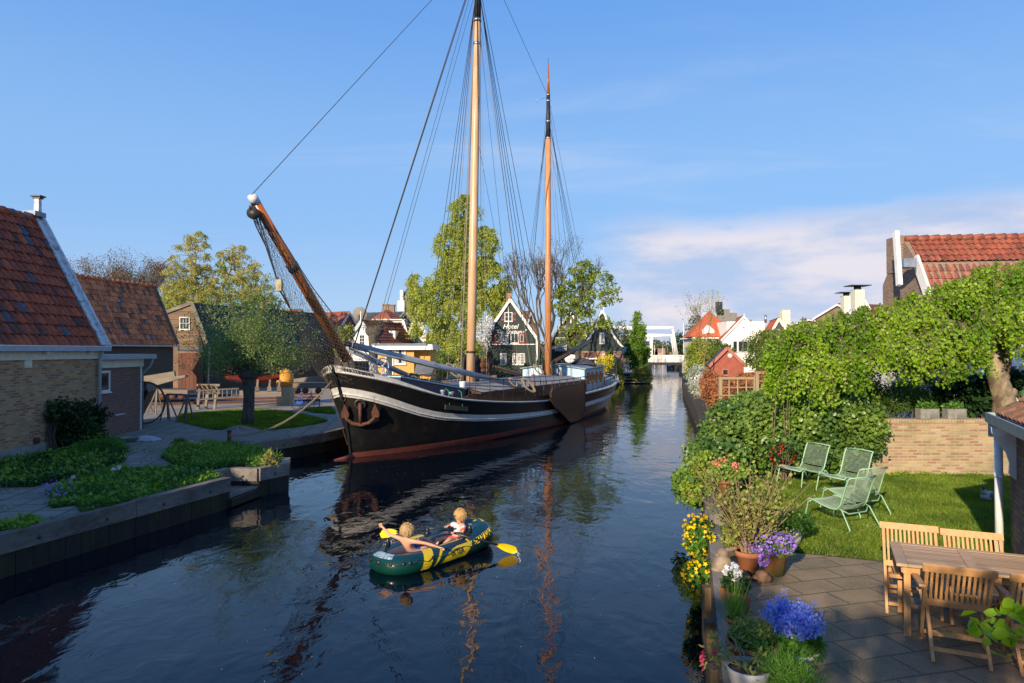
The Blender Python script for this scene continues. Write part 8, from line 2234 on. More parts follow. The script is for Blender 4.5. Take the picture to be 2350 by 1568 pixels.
# ---------------------------------------------------------------- boatyard odds and ends
def rails(px0, py0, px1, py1, name, l):
 a, b = G(px0, py0, ZL), G(px1, py1, ZL); m_ = MB(); u = (b - a).normalized(); n_ = V3_(-u.y, u.x, 0)
 m_.beam(a + V3_(0, 0, .07), b + V3_(0, 0, .07), .07, .14); t_ = thing('slipway_rail', l, 'rail', a, 0, 'rusty slipway rails'); obj('rail', m_, 'rust', t_)
rails(330, 932, 735, 921, 0, 'nearest rusty slipway rail across the yard'); rails(345, 924, 735, 914, 0, 'middle rusty slipway rail across the yard'); rails(400, 912, 740, 906, 0, 'farthest rusty slipway rail across the yard')
t_ = thing('rail_trolley', 'grey timber trolley carrying a long slanted boat cradle beam', 'trolley', G(340, 912, ZL)); D_ = 38
m_ = MB(); m_.prism([V(300, 893, D_), V(430, 896, D_), V(430, 905, D_), V(300, 906, D_)], (0, 1.6, 0)); obj('bed', m_, 'dock_wood', t_)
m_ = MB(); m_.prism([V(240, 893, D_ + .3), V(240, 886, D_ + .3), V(425, 861, D_ + .3), V(425, 866, D_ + .3), V(360, 884, D_ + .3), V(320, 896, D_ + .3)], (0, .35, 0)); obj('slanted_beam', m_, 'grey_timber', t_)
m_ = MB(); m_.beam(V(240, 884, D_ + 1.6), V(402, 858, D_ + 1.6), .2, .3); obj('back_beam', m_, 'grey_timber', t_)
for px in (350, 372, 395, 415): m_ = MB(); q = V(px, 910, D_); m_.tube([q, q + V3_(0, .12, 0)], .17, 12); obj('wheel', m_, 'rust', t_)
t_ = thing('black_boat', 'black wooden boat stern shored up beside the brick lean-to', 'boat', G(290, 965, ZL)); D_ = 27.4
m_ = MB(); m_.prism([V(258, 886, D_), V(334, 886, D_), V(340, 900, D_), V(320, 940, D_), V(306, 968, D_ + .0), V(262, 962, D_)], (-.9, 2.4, 0)); obj('hull', m_, 'black_wood', t_)
m_ = MB(); m_.beam(V(250, 884, D_ - .05), V(336, 885, D_ - .05), .12, .14); m_.beam(V(333, 876, D_ - .1), V(327, 898, D_ - .1), .14, .16); obj('gunwale', m_, 'tarp_brown', t_)
t_ = thing('hoop', 'large rusty wooden hoop leaning against the black boat', 'hoop', G(335, 965, ZL)); q = V(332, 925, 27.0); m_ = MB(); m_.tube([q + V3_(math.cos(a) * .55, math.cos(a) * .5, math.sin(a) * .82) for a in [2 * math.pi * i / 28 for i in range(28)]], .035, 6, closed=True); obj('ring', m_, 'rust', t_)
def trestle(px0, px1, py, D_, l, h=.78):
 a = G(px0, py, ZL); b = G(px1, py + 3, ZL); t_ = thing('trestle', l, 'trestle', a, 0, 'sawhorse trestles in the yard')
 top0, top1 = a + V3_(.1, .2, h), b + V3_(-.1, .2, h); m_ = MB(); m_.beam(top0, top1, .08, .08); obj('top_beam', m_, 'grey_timber', t_)
 for p, s in ((top0, 1), (top1, -1)):
  for dy in (-.35, .35):
   for dx in (-.12, .32): m_ = MB(); e = V3_(p.x + dx * s, p.y + dy, ZL); m_.beam(p, e, .05, .05); obj('leg', m_, 'grey_timber', t_)
trestle(372, 430, 966, 27, 'wooden sawhorse at the corner of the lawn', 1.15); trestle(318, 360, 948, 31, 'wooden sawhorse behind the rusty hoop', 1.2)
t_ = thing('rope_rack', 'timber rack with coiled hoses and ropes in the yard', 'rack', G(470, 925, ZL)); D_ = 36
m_ = MB(); m_.beam(V(452, 884, D_), V(505, 884, D_), .1, .12);
for px in (460, 478, 498): m_.beam(V(px, 884, D_), V3_(V(px, 0, D_).x, D_, ZL), .12, .12)
obj('frame', m_, 'grey_timber', t_)
for k, px in enumerate((466, 474, 486, 494)): coil(V(px, 893, D_ - .15), .26, 4, (0, -1, 0), 'rope' if k % 2 else 'rust', '', seed=k, name='hose_coil', parent=t_)
t_ = thing('ladder', 'grey wooden ladder lying on edge beside the rails', 'ladder', G(455, 925, ZL)); a, b = V(450, 918, 33.5), V(548, 911, 34.5); m_ = MB(); m_.beam(a, b, .05, .07); m_.beam(a + V3_(0, 0, -.45 + .9), b + V3_(0, 0, .42), .05, .07); obj('rail', m_, 'grey_timber', t_)
for k in range(9): p = a.lerp(b, (k + .5) / 9); m_ = MB(); m_.beam(p, p + V3_(0, 0, .43), .035, .035, up=(1, 0, 0)); obj('rung', m_, 'grey_timber', t_)
t_ = thing('red_boat', 'red painted wooden boat on a cradle behind the pollard willow', 'boat', G(590, 905, ZL)); D_ = 37; P = []
for i in range(15):
 f = i / 14; c = V(524 + 122 * f, 0, D_); zt_ = V(0, 849 + 8 * math.sin(f * math.pi), D_).z; w_ = .75 * math.sin(max(.03, f) ** .7 * math.pi) ** .55
 P.append([V3_(c.x, D_ - w_ * math.sin(a), zt_ - (1 - abs(math.cos(a))) * .55) if True else 0 for a in [math.pi * (k / 8 - .5) + math.pi / 2 for k in range(9)]])
P = [[V3_(p.x, D_ + math.cos(math.pi * k / 8) * .75 * math.sin(max(.03, i / 14) ** .7 * math.pi) ** .55, p.z) for k, p in enumerate(r)] for i, r in enumerate(P)]
m_ = MB(); m_.grid(P, True); obj('hull', m_, 'boat_red', t_); m_ = MB(); m_.grid([[r[0] + V3_(0, 0, .0), (r[0] + r[8]) / 2 + V3_(0, 0, .25), r[8]] for r in P], True); obj('cover', m_, 'people_pink', t_)
m_ = MB(); m_.tube([r[8] + V3_(0, -.02, 0) for r in P], .05, 6); obj('gunwale', m_, 'white_paint', t_)
m_ = MB(); m_.beam(V(552, 902, D_ - .8), V(648, 904, D_ - .8), .3, .26); m_.beam(V(552, 902, D_ + .8), V(648, 904, D_ + .8), .3, .26)
for px in (565, 590, 618, 640): m_.beam(V(px, 893, D_ - 1), V(px, 893, D_ + 1), .2, .25); m_.beam(V(px, 893, D_ - .5), V(px + 2, 872, D_ - .3), .1, .1)
obj('cradle', m_, 'dock_wood', t_)
t_ = thing('covered_stack', 'upright stack under an orange yellow tarpaulin beside the black shed', 'stack', G(655, 900, ZL)); q = V(656, 870, 39.5); m_ = MB(); m_.lathe([(.62, ZL), (.60, ZL + .9), (.52, ZL + 1.5), (.3, ZL + 1.85), (.01, ZL + 1.95)], (q.x, 39.5, 0), 9, sx=.8, smooth=False); obj('stack', m_, 'sandbag_tan', t_); m_ = MB(); m_.lathe([(.60, ZL + 1.05), (.56, ZL + 1.5), (.36, ZL + 1.92), (.01, ZL + 2.05)], (q.x, 39.45, 0), 11, sx=.85); obj('tarpaulin', m_, 'tarp_yellow', t_)
t_ = thing('rail_trolley', 'second grey trolley with slanted timber left of the bow', 'trolley', G(700, 915, ZL)); D_ = 35; m_ = MB(); m_.prism([V(672, 880, D_), V(752, 880, D_), V(752, 892, D_), V(672, 890, D_)], (0, 1.6, 0)); obj('bed', m_, 'dock_wood', t_); m_ = MB(); m_.prism([V(674, 878, D_ + .2), V(674, 870, D_ + .2), V(756, 858, D_ + .2), V(756, 872, D_ + .2)], (0, .3, 0)); obj('slanted_beam', m_, 'grey_timber', t_)
for px in (682, 700, 730): m_ = MB(); q = V(px, 897, D_); m_.tube([q, q + V3_(0, .12, 0)], .16, 12); obj('wheel', m_, 'rust', t_)
q = G(700, 940, ZL); t_ = thing('bicycle', 'blue bicycle parked on the grass edge left of the bow', 'bicycle', q); bu = V3_(.97, -.24, 0)
def BK(x, z, y=0): return q + bu * x + V3_(0, y, z)
for x in (-.52, .52):
 m_ = MB(); m_.tube([BK(x + math.cos(a) * .33, .34 + math.sin(a) * .33) for a in [2 * math.pi * i / 24 for i in range(24)]], .022, 6, closed=True); w_ = obj('wheel', m_, 'rubber', t_); m_ = MB()
 for i in range(10): a = 2 * math.pi * i / 10; m_.tube([BK(x, .34), BK(x + math.cos(a) * .31, .34 + math.sin(a) * .31)], .004, 3)
 obj('spokes', m_, 'chrome', w_)
m_ = MB()
for a, b in (((-.52, .34), (-.14, .32)), ((-.52, .34), (-.25, .80)), ((-.14, .32), (-.27, .88)), ((-.14, .32), (.36, .74)), ((-.24, .72), (.34, .82)), ((.52, .34), (.33, .95))): m_.tube([BK(*a), BK(*b)], .022, 6)
obj('frame', m_, 'bike_blue', t_); m_ = MB(); m_.prism([BK(-.5, .42, -.03), BK(-.1, .42, -.03), BK(-.04, .28, -.03), BK(-.5, .27, -.03)], (0, .04, 0)); obj('chain_case', m_, 'bike_blue', t_)
m_ = MB(); m_.ball(BK(-.28, .93), (.13, .07, .035), 10, 6); obj('saddle', m_, 'rubber', t_); m_ = MB(); m_.tube([BK(.30, 1.02, -.25), BK(.34, 1.0, 0), BK(.30, 1.02, .25)], .014, 6); obj('handlebar', m_, 'chrome', t_)
q = G(262, 985, ZL); t_ = thing('tile_pile', 'heap of spare red roof tiles stacked behind the white downpipe', 'tile pile', q); m_ = MB(); rn = random.Random(8)
for k in range(70): m_.obox(q + V3_(rn.uniform(-.7, .55), rn.uniform(-.6, .5), .06 + .022 * (k % 30) * (1 if k < 45 else .5)), (.32, .24, .018), Matrix.Rotation(rn.uniform(-.5, .5), 3, 'Z') @ Matrix.Rotation(rn.uniform(-.2, .2), 3, 'X'))
obj('tiles', m_, 'mossy_terracotta', t_); m_ = MB();
for k in range(4): m_.obox(q + V3_(.45 + .12 * k, -.9 + .05 * k, .16), (.07, .34, .34), Matrix.Rotation(.4, 3, 'Y'))
obj('leaning_tiles', m_, 'terracotta', t_)
q = G(335, 1011, ZL); m_ = MB(); P = [[q + V3_((i / 8 - .5) * .9, (j / 6 - .5) * .5, .01 + .15 * math.sin(math.pi * i / 8) ** .5 * math.sin(math.pi * j / 6) ** .5 + .015 * math.sin(i * 2.1 + j * 3)) for j in range(7)] for i in range(9)]; m_.grid(P, True); tag(obj('cement_bag', m_, 'plastic_bag'), 'slumped grey white plastic bag lying on the path slabs', 'bag')
q = G(297, 1014, ZL); m_ = MB(); m_.lathe([(.20, 0), (.27, .14), (.29, .15), (.26, .14), (.18, .02), (.001, .02)], q, 20); tag(obj('basin', m_, 'grey_pot'), 'round grey basin standing on the slabs by the tile heap', 'basin')
q = G(412, 1027, ZL); t_ = pot('garden_bowl', 'wide terracotta bowl with sprouting plants on the path', q, .26, .20, 'terracotta'); rg = np.random.default_rng(2); P = ellip(rg, tuple(q + V3_(0, 0, .22)), (.18, .18, .07), 150, .2); leaves_obj('leaves', P, .07, 'bed_leaf', t_)
q = G(450, 1026, ZL); lump('sack', 'pale lumpy sack lying right of the terracotta bowl', q, [(0, 0, .07, .22, .13, .10), (.25, .02, .06, .16, .12, .08), (-.15, -.02, .10, .12, .10, .11)], 'sandbag_tan', 'sack')
q = G(249, 996, ZL); t_ = thing('garden_table', 'small weathered table standing before the tile heap', 'table', q); m_ = MB(); m_.obox(q + V3_(0, 0, .72), (.9, .6, .04)); obj('top', m_, 'old_white', t_)
for dx in (-.38, .38):
 for dy in (-.25, .25): m_ = MB(); m_.beam(q + V3_(dx, dy, .70), q + V3_(dx, dy, 0), .04, .04); obj('leg', m_, 'grey_post', t_)
q = G(526, 1018, ZL); m_ = MB(); m_.tube([q, q + V3_(0, 0, .42)], .06, 10); m_.tube([q + V3_(0, 0, .40), q + V3_(0, 0, .44)], .075, 10); tag(obj('mooring_post', m_, 'rust'), 'rusty iron mooring post beside the gravel heap', 'post')
q = G(548, 1003, ZL); m_ = MB(); P = [[V3_(q.x + math.cos(a) * r_ * 1.25, q.y + math.sin(a) * r_ * 1.1, ZL + .015 + .33 * max(0, 1 - r_ / 1.35) ** 1.3 * (1 + .3 * math.sin(a * 3)) + .015 * math.sin(a * 9 + r_ * 9)) for a in [2 * math.pi * i / 28 for i in range(29)]] for r_ in (.01, .2, .4, .6, .8, 1.0, 1.2, 1.4)]; m_.grid(P, True); tag(obj('gravel_heap', m_, 'gravel'), 'low grey gravel heap between the lawn and the quay', 'gravel heap')
# ---------------------------------------------------------------- vegetation
def EL(px, py, D, rx, ry, rd=None):
 c = V(px, py, D); k = D / FPX
 return tuple(c), (rx * k, (rd if rd else (rx + ry) / 2) * k, ry * k)
def bush(name, label, els, n, size, leaf, bark='twig', cat='bush', zb=ZR, group=None, seed=1, shell=.75, core=None, shape='diamond', up=0.0, aspect=1.7, clump=0.22, kind=None, nst=14, flowers=None):
 """leafy mass: stems from the ground into lumpy shells of separate leaves"""
 rg = np.random.default_rng(seed); rn = random.Random(seed)
 cs = [EL(*e) for e in els]; c0, r0 = cs[0]
 t = thing(name, label, cat, (c0[0], c0[1], zb), 0, group)
 vol = np.array([r[0] * r[1] + r[0] * r[2] for c, r in cs]); vol /= vol.sum(); P = []
 for (c, r), w in zip(cs, vol):
  m = int(n * w); k = max(6, m // 26); cc = ellip(rg, c, r, k, shell); idx = rg.integers(0, k, m)
  sd_ = np.array(r) * clump; P.append(cc[idx] + rg.normal(size=(m, 3)) * sd_)
 P = np.concatenate(P); P = P[P[:, 2] > zb - .55 if zb > ZR - .01 else P[:, 2] > .05]
 m_ = MB()
 for (c, r) in cs:
  for _ in range(nst):
   e = Vector(ellip(rg, c, r, 1, .5)[0]); b = V3_(c[0] + rn.gauss(0, r[0] * .3), c[1] + rn.gauss(0, r[1] * .3), min(zb, c[2] - r[2] * .7)); m_.tube([b, b.lerp(e, .55) + V3_(0, 0, .1 * r[2]), e], [.02 * max(1, r[2] * .6), .013, .006], 4, caps=False)
 obj('stems', m_, bark, t, uv=False)
 leaves_obj('crown', P, size, leaf, t, aspect=aspect, seed=seed, shape=shape, up=up)
 if flowers:
  fm, fn, fs = flowers; Q = np.concatenate([ellip(rg, c, np.array(r) * 1.02, int(fn * w), .92) for (c, r), w in zip(cs, vol)]); leaves_obj('flowers', Q, fs, fm, t, seed=seed + 1, shape='star', aspect=1)
 return t
def tree_px(name, label, base, trunk, r0, els, nc, cr, lpc, ls, leaf, bark, **k):
 """crown lobes given as sight-line ellipses at real distances"""
 cs = [EL(*e) for e in els]; w = np.array([r[0] * r[2] for c, r in cs]); w /= w.sum()
 return clump_tree(name, label, 'tree', base, trunk, r0, [(c, r, max(2, int(nc * q))) for (c, r), q in zip(cs, w)], cr, lpc, ls, leaf, bark, **k)
D_ = 76; b = V3_(V(1078, 0, D_).x, D_, ZL)
tree_px('willow_tree', 'tall yellow green willow rising behind the main mast', b, [b, V(1084, 790, D_), V(1078, 700, D_), V(1066, 560, D_), V(1064, 470, D_)], .42,
  [(1066, 480, D_, 32, 42), (1040, 560, D_, 42, 55), (1100, 560, D_, 40, 60), (1062, 620, D_, 55, 60), (1020, 660, D_, 55, 50), (1128, 650, D_, 45, 60), (965, 690, 68, 30, 45), (990, 740, 67, 45, 45), (1055, 730, 68, 55, 60), (1145, 690, D_, 32, 45), (1010, 800, 66, 45, 38), (1070, 800, 64, 38, 42), (950, 645, D_, 14, 20)],
  820, 1.05, 150, .18, 'willow_leaf', 'bark', seed=3, droop=.5, limb_r=.07, strand_len=1.0, shell=.25)
D_ = 62
for k, (bx_, tr, els, l, n_) in enumerate((((452, 700), [(452, 690), (449, 640), (446, 590), (448, 540)], [(450, 545, D_, 28, 30), (440, 590, D_, 48, 34), (420, 630, D_, 45, 40), (470, 640, D_, 42, 35), (400, 670, D_, 32, 30), (450, 680, D_, 45, 25)], 'tall ochre green birch with pale trunk behind the brown shed', 130),
 ((498, 700), [(497, 695), (510, 655), (530, 620), (535, 580)], [(530, 575, D_ + 1, 30, 24), (545, 610, D_ + 1, 48, 34), (575, 640, D_ + 1, 42, 36), (530, 660, D_ + 1, 45, 35), (600, 670, D_ + 1, 30, 28)], 'second ochre green birch leaning right behind the brown shed', 120))):
 b = V3_(V(bx_[0], 0, D_).x, D_ + k, ZL)
 tree_px('birch_tree', l, b, [b] + [V(x, y, D_ + k) for x, y in tr], .24, els, int(n_ * 1.4), .80, 95, .125, 'birch_far_leaf', 'birch_bark', seed=11 + k, droop=.9, limb_r=.055, shell=.2, strand_len=.5, group='birches behind the brown shed')
bush('bush', 'bright yellow green bushes low behind the brown gable', [(395, 690, 66, 26, 22), (430, 672, 67, 35, 28), (480, 680, 68, 30, 24), (560, 690, 68, 40, 20), (620, 700, 66, 26, 18)], 7000, .2, 'bush_light', zb=ZL, seed=4)
for k, (px, h, s, l) in enumerate(((215, 8.6, .5, 'leftmost bare budding tree over the tiled barn'), (262, 9.6, .45, 'bare budding tree over the barn ridge, second from the left'), (318, 9.8, .5, 'bare budding tree over the barn ridge, third from the left'), (358, 9.4, .5, 'bare budding tree beside the birches'))):
 b = V3_(V(px, 0, 72).x, 72, ZL); bare_tree('bare_tree', l, 'tree', b, h * 1.25, s * 1.1, 'bark', seed=20 + k, group='bare trees behind the barn', depth=6, r0=.15, buds='ochre_bud', bud_n=2, bud_s=.12)
b = G(570, 978, ZL); rn = random.Random(6); t = thing('pollard_willow', 'pollard willow with thick straight trunk on the shaded lawn', 'tree', b)
m_ = MB(); m_.tube([b - V3_(0, 0, .1), b + V3_(0, 0, .5), b + V3_(.02, 0, 1.2), b + V3_(0, 0, 1.75), b + V3_(0, 0, 2.05)], [.27, .225, .215, .24, .30], 16); m_.ball(b + V3_(0, 0, 2.1), (.42, .38, .28), 14, 8); obj('trunk', m_, 'willow_bark', t)
m_ = MB(); tips = []
for i in range(120):
 a = rn.uniform(0, 6.28); el = rn.uniform(-.15, 1.35); L = rn.uniform(1.9, 4.6) * (.65 + .35 * math.sin(max(0, el))); d = V3_(math.cos(a) * math.cos(el), math.sin(a) * math.cos(el), math.sin(el))
 p0 = b + V3_(0, 0, 2.15) + d * .25; e = p0 + d * L * .8 + V3_(0, 0, L * .22 * (1 - abs(el) / 2)); P = bez(p0, p0 + d * L * .45, e, 5); m_.tube(P, [.022, .018, .014, .010, .007, .004], 4, caps=False)
 for q in range(2, 6):
  for _ in range(2): e2 = P[q] + V3_(rn.gauss(0, .22), rn.gauss(0, .22), rn.uniform(.0, .4)); m_.tube([P[q], e2], [.006, .003], 3, caps=False); tips += [e2, P[q].lerp(e2, .5)]
  tips.append(P[q]); tips.append(P[q].lerp(P[q - 1], .5))
obj('branches', m_, 'twig', t, uv=False); leafy(t, tips, 7, .10, .080, 'pollard_leaf', 3, 'crown', aspect=2.8)
D_ = 55; b = V3_(V(858, 0, D_).x, D_, ZL); t = thing('pollard_tree', 'knobbly pollarded tree trunk with twig crown before the white house', 'tree', b); m_ = MB(); m_.tube([b, V(857, 800, D_), V(856, 775, D_), V(862, 757, D_)], [.42, .36, .38, .45], 10); m_.ball(V(859, 760, D_), (.75, .5, .55), 10, 8); m_.ball(V(868, 755, D_), (.5, .5, .4), 10, 8); obj('trunk', m_, 'bark', t)
m_ = MB()
for i in range(260): a = rn.uniform(0, 6.28); el = rn.uniform(-.1, 1.4); p = V(rn.uniform(853, 872), 756, D_); d = V3_(math.cos(a) * math.cos(el), math.sin(a) * math.cos(el), math.sin(el)); m_.tube([p, p + d * rn.uniform(.5, 1.1)], [.022, .01], 3, caps=False)
obj('branches', m_, 'twig', t, uv=False)
b = V3_(V(1256, 0, 66).x, 66, ZL); bare_tree('bare_tree', 'leafless tree with upright limbs behind the orange mizzen mast', 'tree', b, 12.4, .55, 'bark', seed=31, depth=6, r0=.30, buds='ochre_bud', bud_n=2, bud_s=.09, upb=.9, trunk_frac=.2)
D_ = 62; b = V3_(V(1334, 0, D_).x, D_, ZL)
tree_px('maple_tree', 'loose spring green tree with forked limbs left of the scalloped gable', b, [b, V(1326, 820, D_), V(1318, 770, D_), V(1325, 700, D_), V(1342, 640, D_)], .26,
  [(1335, 625, D_, 35, 26), (1370, 650, D_, 38, 30), (1400, 680, D_ - 1, 28, 18), (1310, 660, D_, 35, 28), (1345, 700, D_, 45, 30), (1300, 710, D_, 28, 28), (1400, 745, D_ - 2, 30, 10), (1350, 745, D_ - 1, 35, 22), (1310, 775, D_, 30, 28), (1290, 690, D_, 22, 28)], 230, .5, 40, .20, 'spring_leaf', 'bark', seed=8, limb_r=.06, shell=.25)
D_ = 85; b = V3_(V(1464, 0, D_).x, D_, ZL)
tree_px('hornbeam_tree', 'narrow upright hornbeam standing by the terrace steps', b, [b, V(1464, 830, D_), V(1463, 760, D_), V(1463, 730, D_)], .16, [(1463, 740, D_, 10, 24), (1464, 772, D_, 20, 28), (1464, 805, D_, 30, 26), (1465, 830, D_, 26, 20)], 250, .42, 70, .19, 'hornbeam_leaf', 'bark', seed=9, limb_r=.03, branch_bow=-.1, shell=.1)
bush('bush', 'yellow green rounded bush at the water right of the terrace steps', [(1472, 858, 79, 18, 14), (1474, 872, 78.5, 19, 8)], 4200, .2, 'olive_leaf', zb=ZL, seed=5)
bush('bush', 'yellow green bush at the water left of the terrace steps', [(1416, 858, 76, 10, 20), (1418, 870, 75.8, 11, 10)], 3000, .2, 'olive_leaf', zb=ZL, seed=6)
bush('forsythia', 'bright yellow forsythia bush behind the stern rail', [(1388, 836, 60, 17, 15), (1400, 828, 61, 9, 12)], 2000, .13, 'forsythia_leaf', zb=ZL, seed=7)
bush('climber', 'green climber growing up the brick corner by the steps', [(1399, 820, 76, 9, 14), (1402, 845, 75.5, 10, 14)], 1500, .2, 'bush_leaf', zb=ZL, seed=8)
bush('hedge', 'low dark shrubs along the hotel terrace', [(1110, 850, 62, 30, 14), (1150, 852, 63, 20, 10), (1212, 850, 63, 14, 12), (1250, 845, 64, 22, 18), (1290, 850, 62, 26, 14), (1325, 850, 63, 18, 14)], 7000, .17, 'dark_leaf', zb=ZL, seed=9)
bush('blossom_tree', 'white blossoming shrub tree at the left eave of the hotel', [(1105, 775, 66, 16, 38), (1120, 745, 67, 10, 20)], 2400, .14, 'white_flower', zb=ZL, seed=10)
bush('hedge', 'dark shrubs between the yellow houseboat and the willow', [(1010, 838, 56, 30, 22), (985, 815, 58, 18, 22), (960, 845, 56, 24, 12)], 4200, .17, 'bush_leaf', zb=ZL, seed=12)
bush('ivy_patch', 'pale climbing plant at the end of the black shed', [(785, 790, 47, 14, 34), (800, 770, 48, 12, 20)], 2200, .14, 'olive_leaf', zb=ZL, seed=13)
rg = np.random.default_rng(2); P = []
for i in range(150):
 x = rg.uniform(-60, 330); y = rg.uniform(425, 470); h = rg.uniform(6, 11); P.append(ellip(rg, (x, y, h * .55 + .5), (rg.uniform(3, 6), 3, h * .5), 170, .5))
tag(leaves_obj('far_wood', np.concatenate(P), 1.3, 'far_leaf', None, seed=3), kind='stuff')
m_ = MB(); rn = random.Random(9)
for i in range(90): x = rn.uniform(60, 300); w = rn.uniform(3, 8); h = rn.uniform(2, 5); m_.box(x, 423, .6, x + w, 424, .6 + h)
tag(obj('far_shore_houses', m_, 'house_brick'), kind='stuff')
for k, (x0, y0, D_, rx, ry, lf, l) in enumerate(((1560, 790, 150, 22, 20, 'dark_leaf', 'dark evergreen just right of the white bridge rods'), (1425, 780, 118, 20, 34, 'far_leaf', 'grey green tree behind the columnar tree'), (1595, 765, 128, 22, 34, 'far_leaf', 'thin grey green tree left of the orange hip roof'))):
 bush('far_tree', l, [(x0, y0, D_, rx, ry), (x0 + rx * .5, y0 + ry * .5, D_, rx * .8, ry * .7)], 2600, .32, lf, cat='tree', seed=30 + k)
bush('bush', 'bright green tall bush beside the canal wall', [(1605, 815, 56, 26, 30), (1630, 830, 54, 26, 30), (1600, 850, 54, 22, 22)], 9000, .15, 'bush_light', seed=40)
bush('spirea', 'white flowering bush leaning over the water', [(1602, 868, 42, 20, 24), (1612, 892, 41, 18, 18), (1596, 890, 41, 12, 14)], 6000, .10, 'silver_leaf', seed=41, flowers=('white_flower', 900, .10))
bush('beech_hedge', 'copper brown beech hedge before the red garden shed', [(1634, 880, 35, 22, 24), (1662, 905, 33, 22, 26), (1690, 882, 36, 30, 14), (1730, 870, 37, 36, 13), (1770, 865, 37, 30, 13), (1628, 900, 34, 14, 22)], 15000, .11, 'beech_brown', seed=42)
bush('hedge', 'wide olive hedge between the red shed and the grey gable', [(1760, 790, 44, 40, 26), (1738, 825, 43, 22, 22), (1800, 805, 42, 40, 32), (1790, 835, 41, 50, 22), (1850, 800, 42, 40, 40)], 16000, .12, 'bush_leaf', seed=43)
bush('bush', 'low green bushes before the orange roofed house', [(1636, 795, 80, 18, 12), (1662, 806, 75, 20, 12), (1612, 800, 85, 20, 18)], 4500, .22, 'bush_leaf', seed=44)
b = V3_(V(1612, 0, 48).x, 48, ZR); bare_tree('bare_tree', 'thin leafless sapling left of the red garden shed', 'tree', b, 6.8, .4, 'tan_twig', seed=33, depth=5, r0=.06, buds='bush_light', bud_n=1, bud_s=.08)
IV = [(1716, 980, 16.2, 60, 50, 70), (1800, 978, 16.2, 85, 52, 70), (1900, 975, 16.2, 85, 52, 70), (1975, 985, 16.1, 48, 60, 50), (1668, 1000, 15.9, 46, 58, 70), (1700, 1035, 15.8, 85, 50, 45), (1800, 1035, 15.8, 85, 50, 45), (1900, 1035, 15.8, 80, 50, 40), (1622, 1070, 14.9, 40, 55, 60), (1612, 1112, 14.0, 38, 40, 60), (1660, 1060, 15.0, 50, 45, 50), (1585, 1115, 14.2, 32, 35, 50), (1755, 935, 17.2, 78, 28, 60), (1850, 938, 17.2, 90, 26, 60)]
t = bush('ivy_hedge', 'broad glossy ivy hedge covering the wall down to the water', IV, 66000, .085, 'ivy_leaf', cat='hedge', shell=.84, clump=.17, shape='fold', aspect=1.25, seed=50, nst=6)
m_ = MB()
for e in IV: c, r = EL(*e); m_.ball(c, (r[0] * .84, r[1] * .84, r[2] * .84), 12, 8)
obj('inner_filler', m_, 'ivy_core', t, uv=False)  # dark solid lumps added inside the hedge to block see-through gaps, no stems
rg = np.random.default_rng(1); Q = np.concatenate([ellip(rg, *EL(*e), 220, .97) for e in IV]); Q[:, 1] -= .05; leaves_obj('young_leaves', Q, .08, 'ivy_light', t, seed=5, shape='fold', aspect=1.3)
bush('bramble', 'light green bramble shoots at the hedge foot by the quay', [(1620, 1075, 13.6, 28, 32), (1650, 1085, 14.0, 30, 26), (1590, 1130, 13.6, 20, 24)], 2600, .07, 'ivy_light', bark='tan_twig', seed=51, nst=26, shape='fold')
bush('quince', 'small red flowering quince against the ivy by the left chair', [(1795, 1045, 15.2, 28, 24)], 300, .06, 'dark_leaf', seed=52, flowers=('red_flower', 140, .04))
bush('creeper', 'yellow green creeper along the foot of the brick wall', [(2060, 1092, 15.8, 30, 7), (2120, 1094, 15.8, 32, 6), (2180, 1094, 15.8, 26, 6), (2235, 1095, 15.8, 26, 7)], 1500, .06, 'ivy_light', seed=53, nst=4)
bush('maple_shrub', 'yellow leaved shrub under the birch strands', [(1905, 885, 17.6, 55, 42), (1960, 880, 17.8, 45, 45), (1850, 895, 17.6, 40, 28), (1800, 900, 17.8, 40, 20), (1990, 920, 17.4, 40, 25)], 14000, .075, 'ivy_light', seed=54)
bush('laceleaf_maple', 'dark feathery maple behind the brick wall', [(2060, 915, 17.4, 60, 32), (2120, 895, 17.6, 60, 34), (2010, 930, 17.2, 40, 25), (2160, 930, 17.2, 50, 22)], 16000, .07, 'fern_leaf', seed=55, aspect=4)
bush('fatsia', 'dark large leaved shrub left of the birch trunk', [(2215, 895, 17.0, 50, 26), (2255, 915, 16.8, 40, 30), (2190, 930, 17, 30, 18), (2335, 880, 17.5, 36, 22)], 3000, .16, 'dark_leaf', seed=56, shape='fold', up=.5)
D_ = 16.3; b = V3_(V(2300, 0, D_).x, D_, ZR); t = tree_px('weeping_birch', 'weeping birch with gnarled trunk and hanging bright green strands', b,
 [b, V(2302, 900, D_), V(2288, 850, D_), V(2296, 800, D_), V(2285, 775, D_)], .24,
 [(1795, 775, 15.6, 40, 34), (1850, 755, 15.8, 48, 34), (1925, 745, 16, 60, 38), (2010, 728, 16, 64, 38), (2050, 735, 15.9, 50, 38), (2100, 705, 16.2, 64, 42), (2190, 670, 16.3, 66, 46), (2280, 645, 16.3, 70, 50), (2370, 640, 16.2, 60, 55), (2060, 780, 15.7, 90, 34), (2200, 765, 15.6, 80, 34), (2130, 805, 15.6, 70, 22), (2235, 790, 15.5, 30, 20), (2350, 740, 15.6, 40, 30), (2300, 715, 15.6, 60, 30), (1900, 800, 15.7, 70, 34), (1800, 835, 15.5, 38, 36), (1870, 845, 15.5, 50, 30), (1950, 825, 15.5, 50, 26)],
 960, .27, 66, .064, 'birch_leaf', 'twig', seed=5, droop=.9, limb_r=.03, strand_len=.62, shell=.2, shape='fold', aspect=1.25, branch_bow=.12)
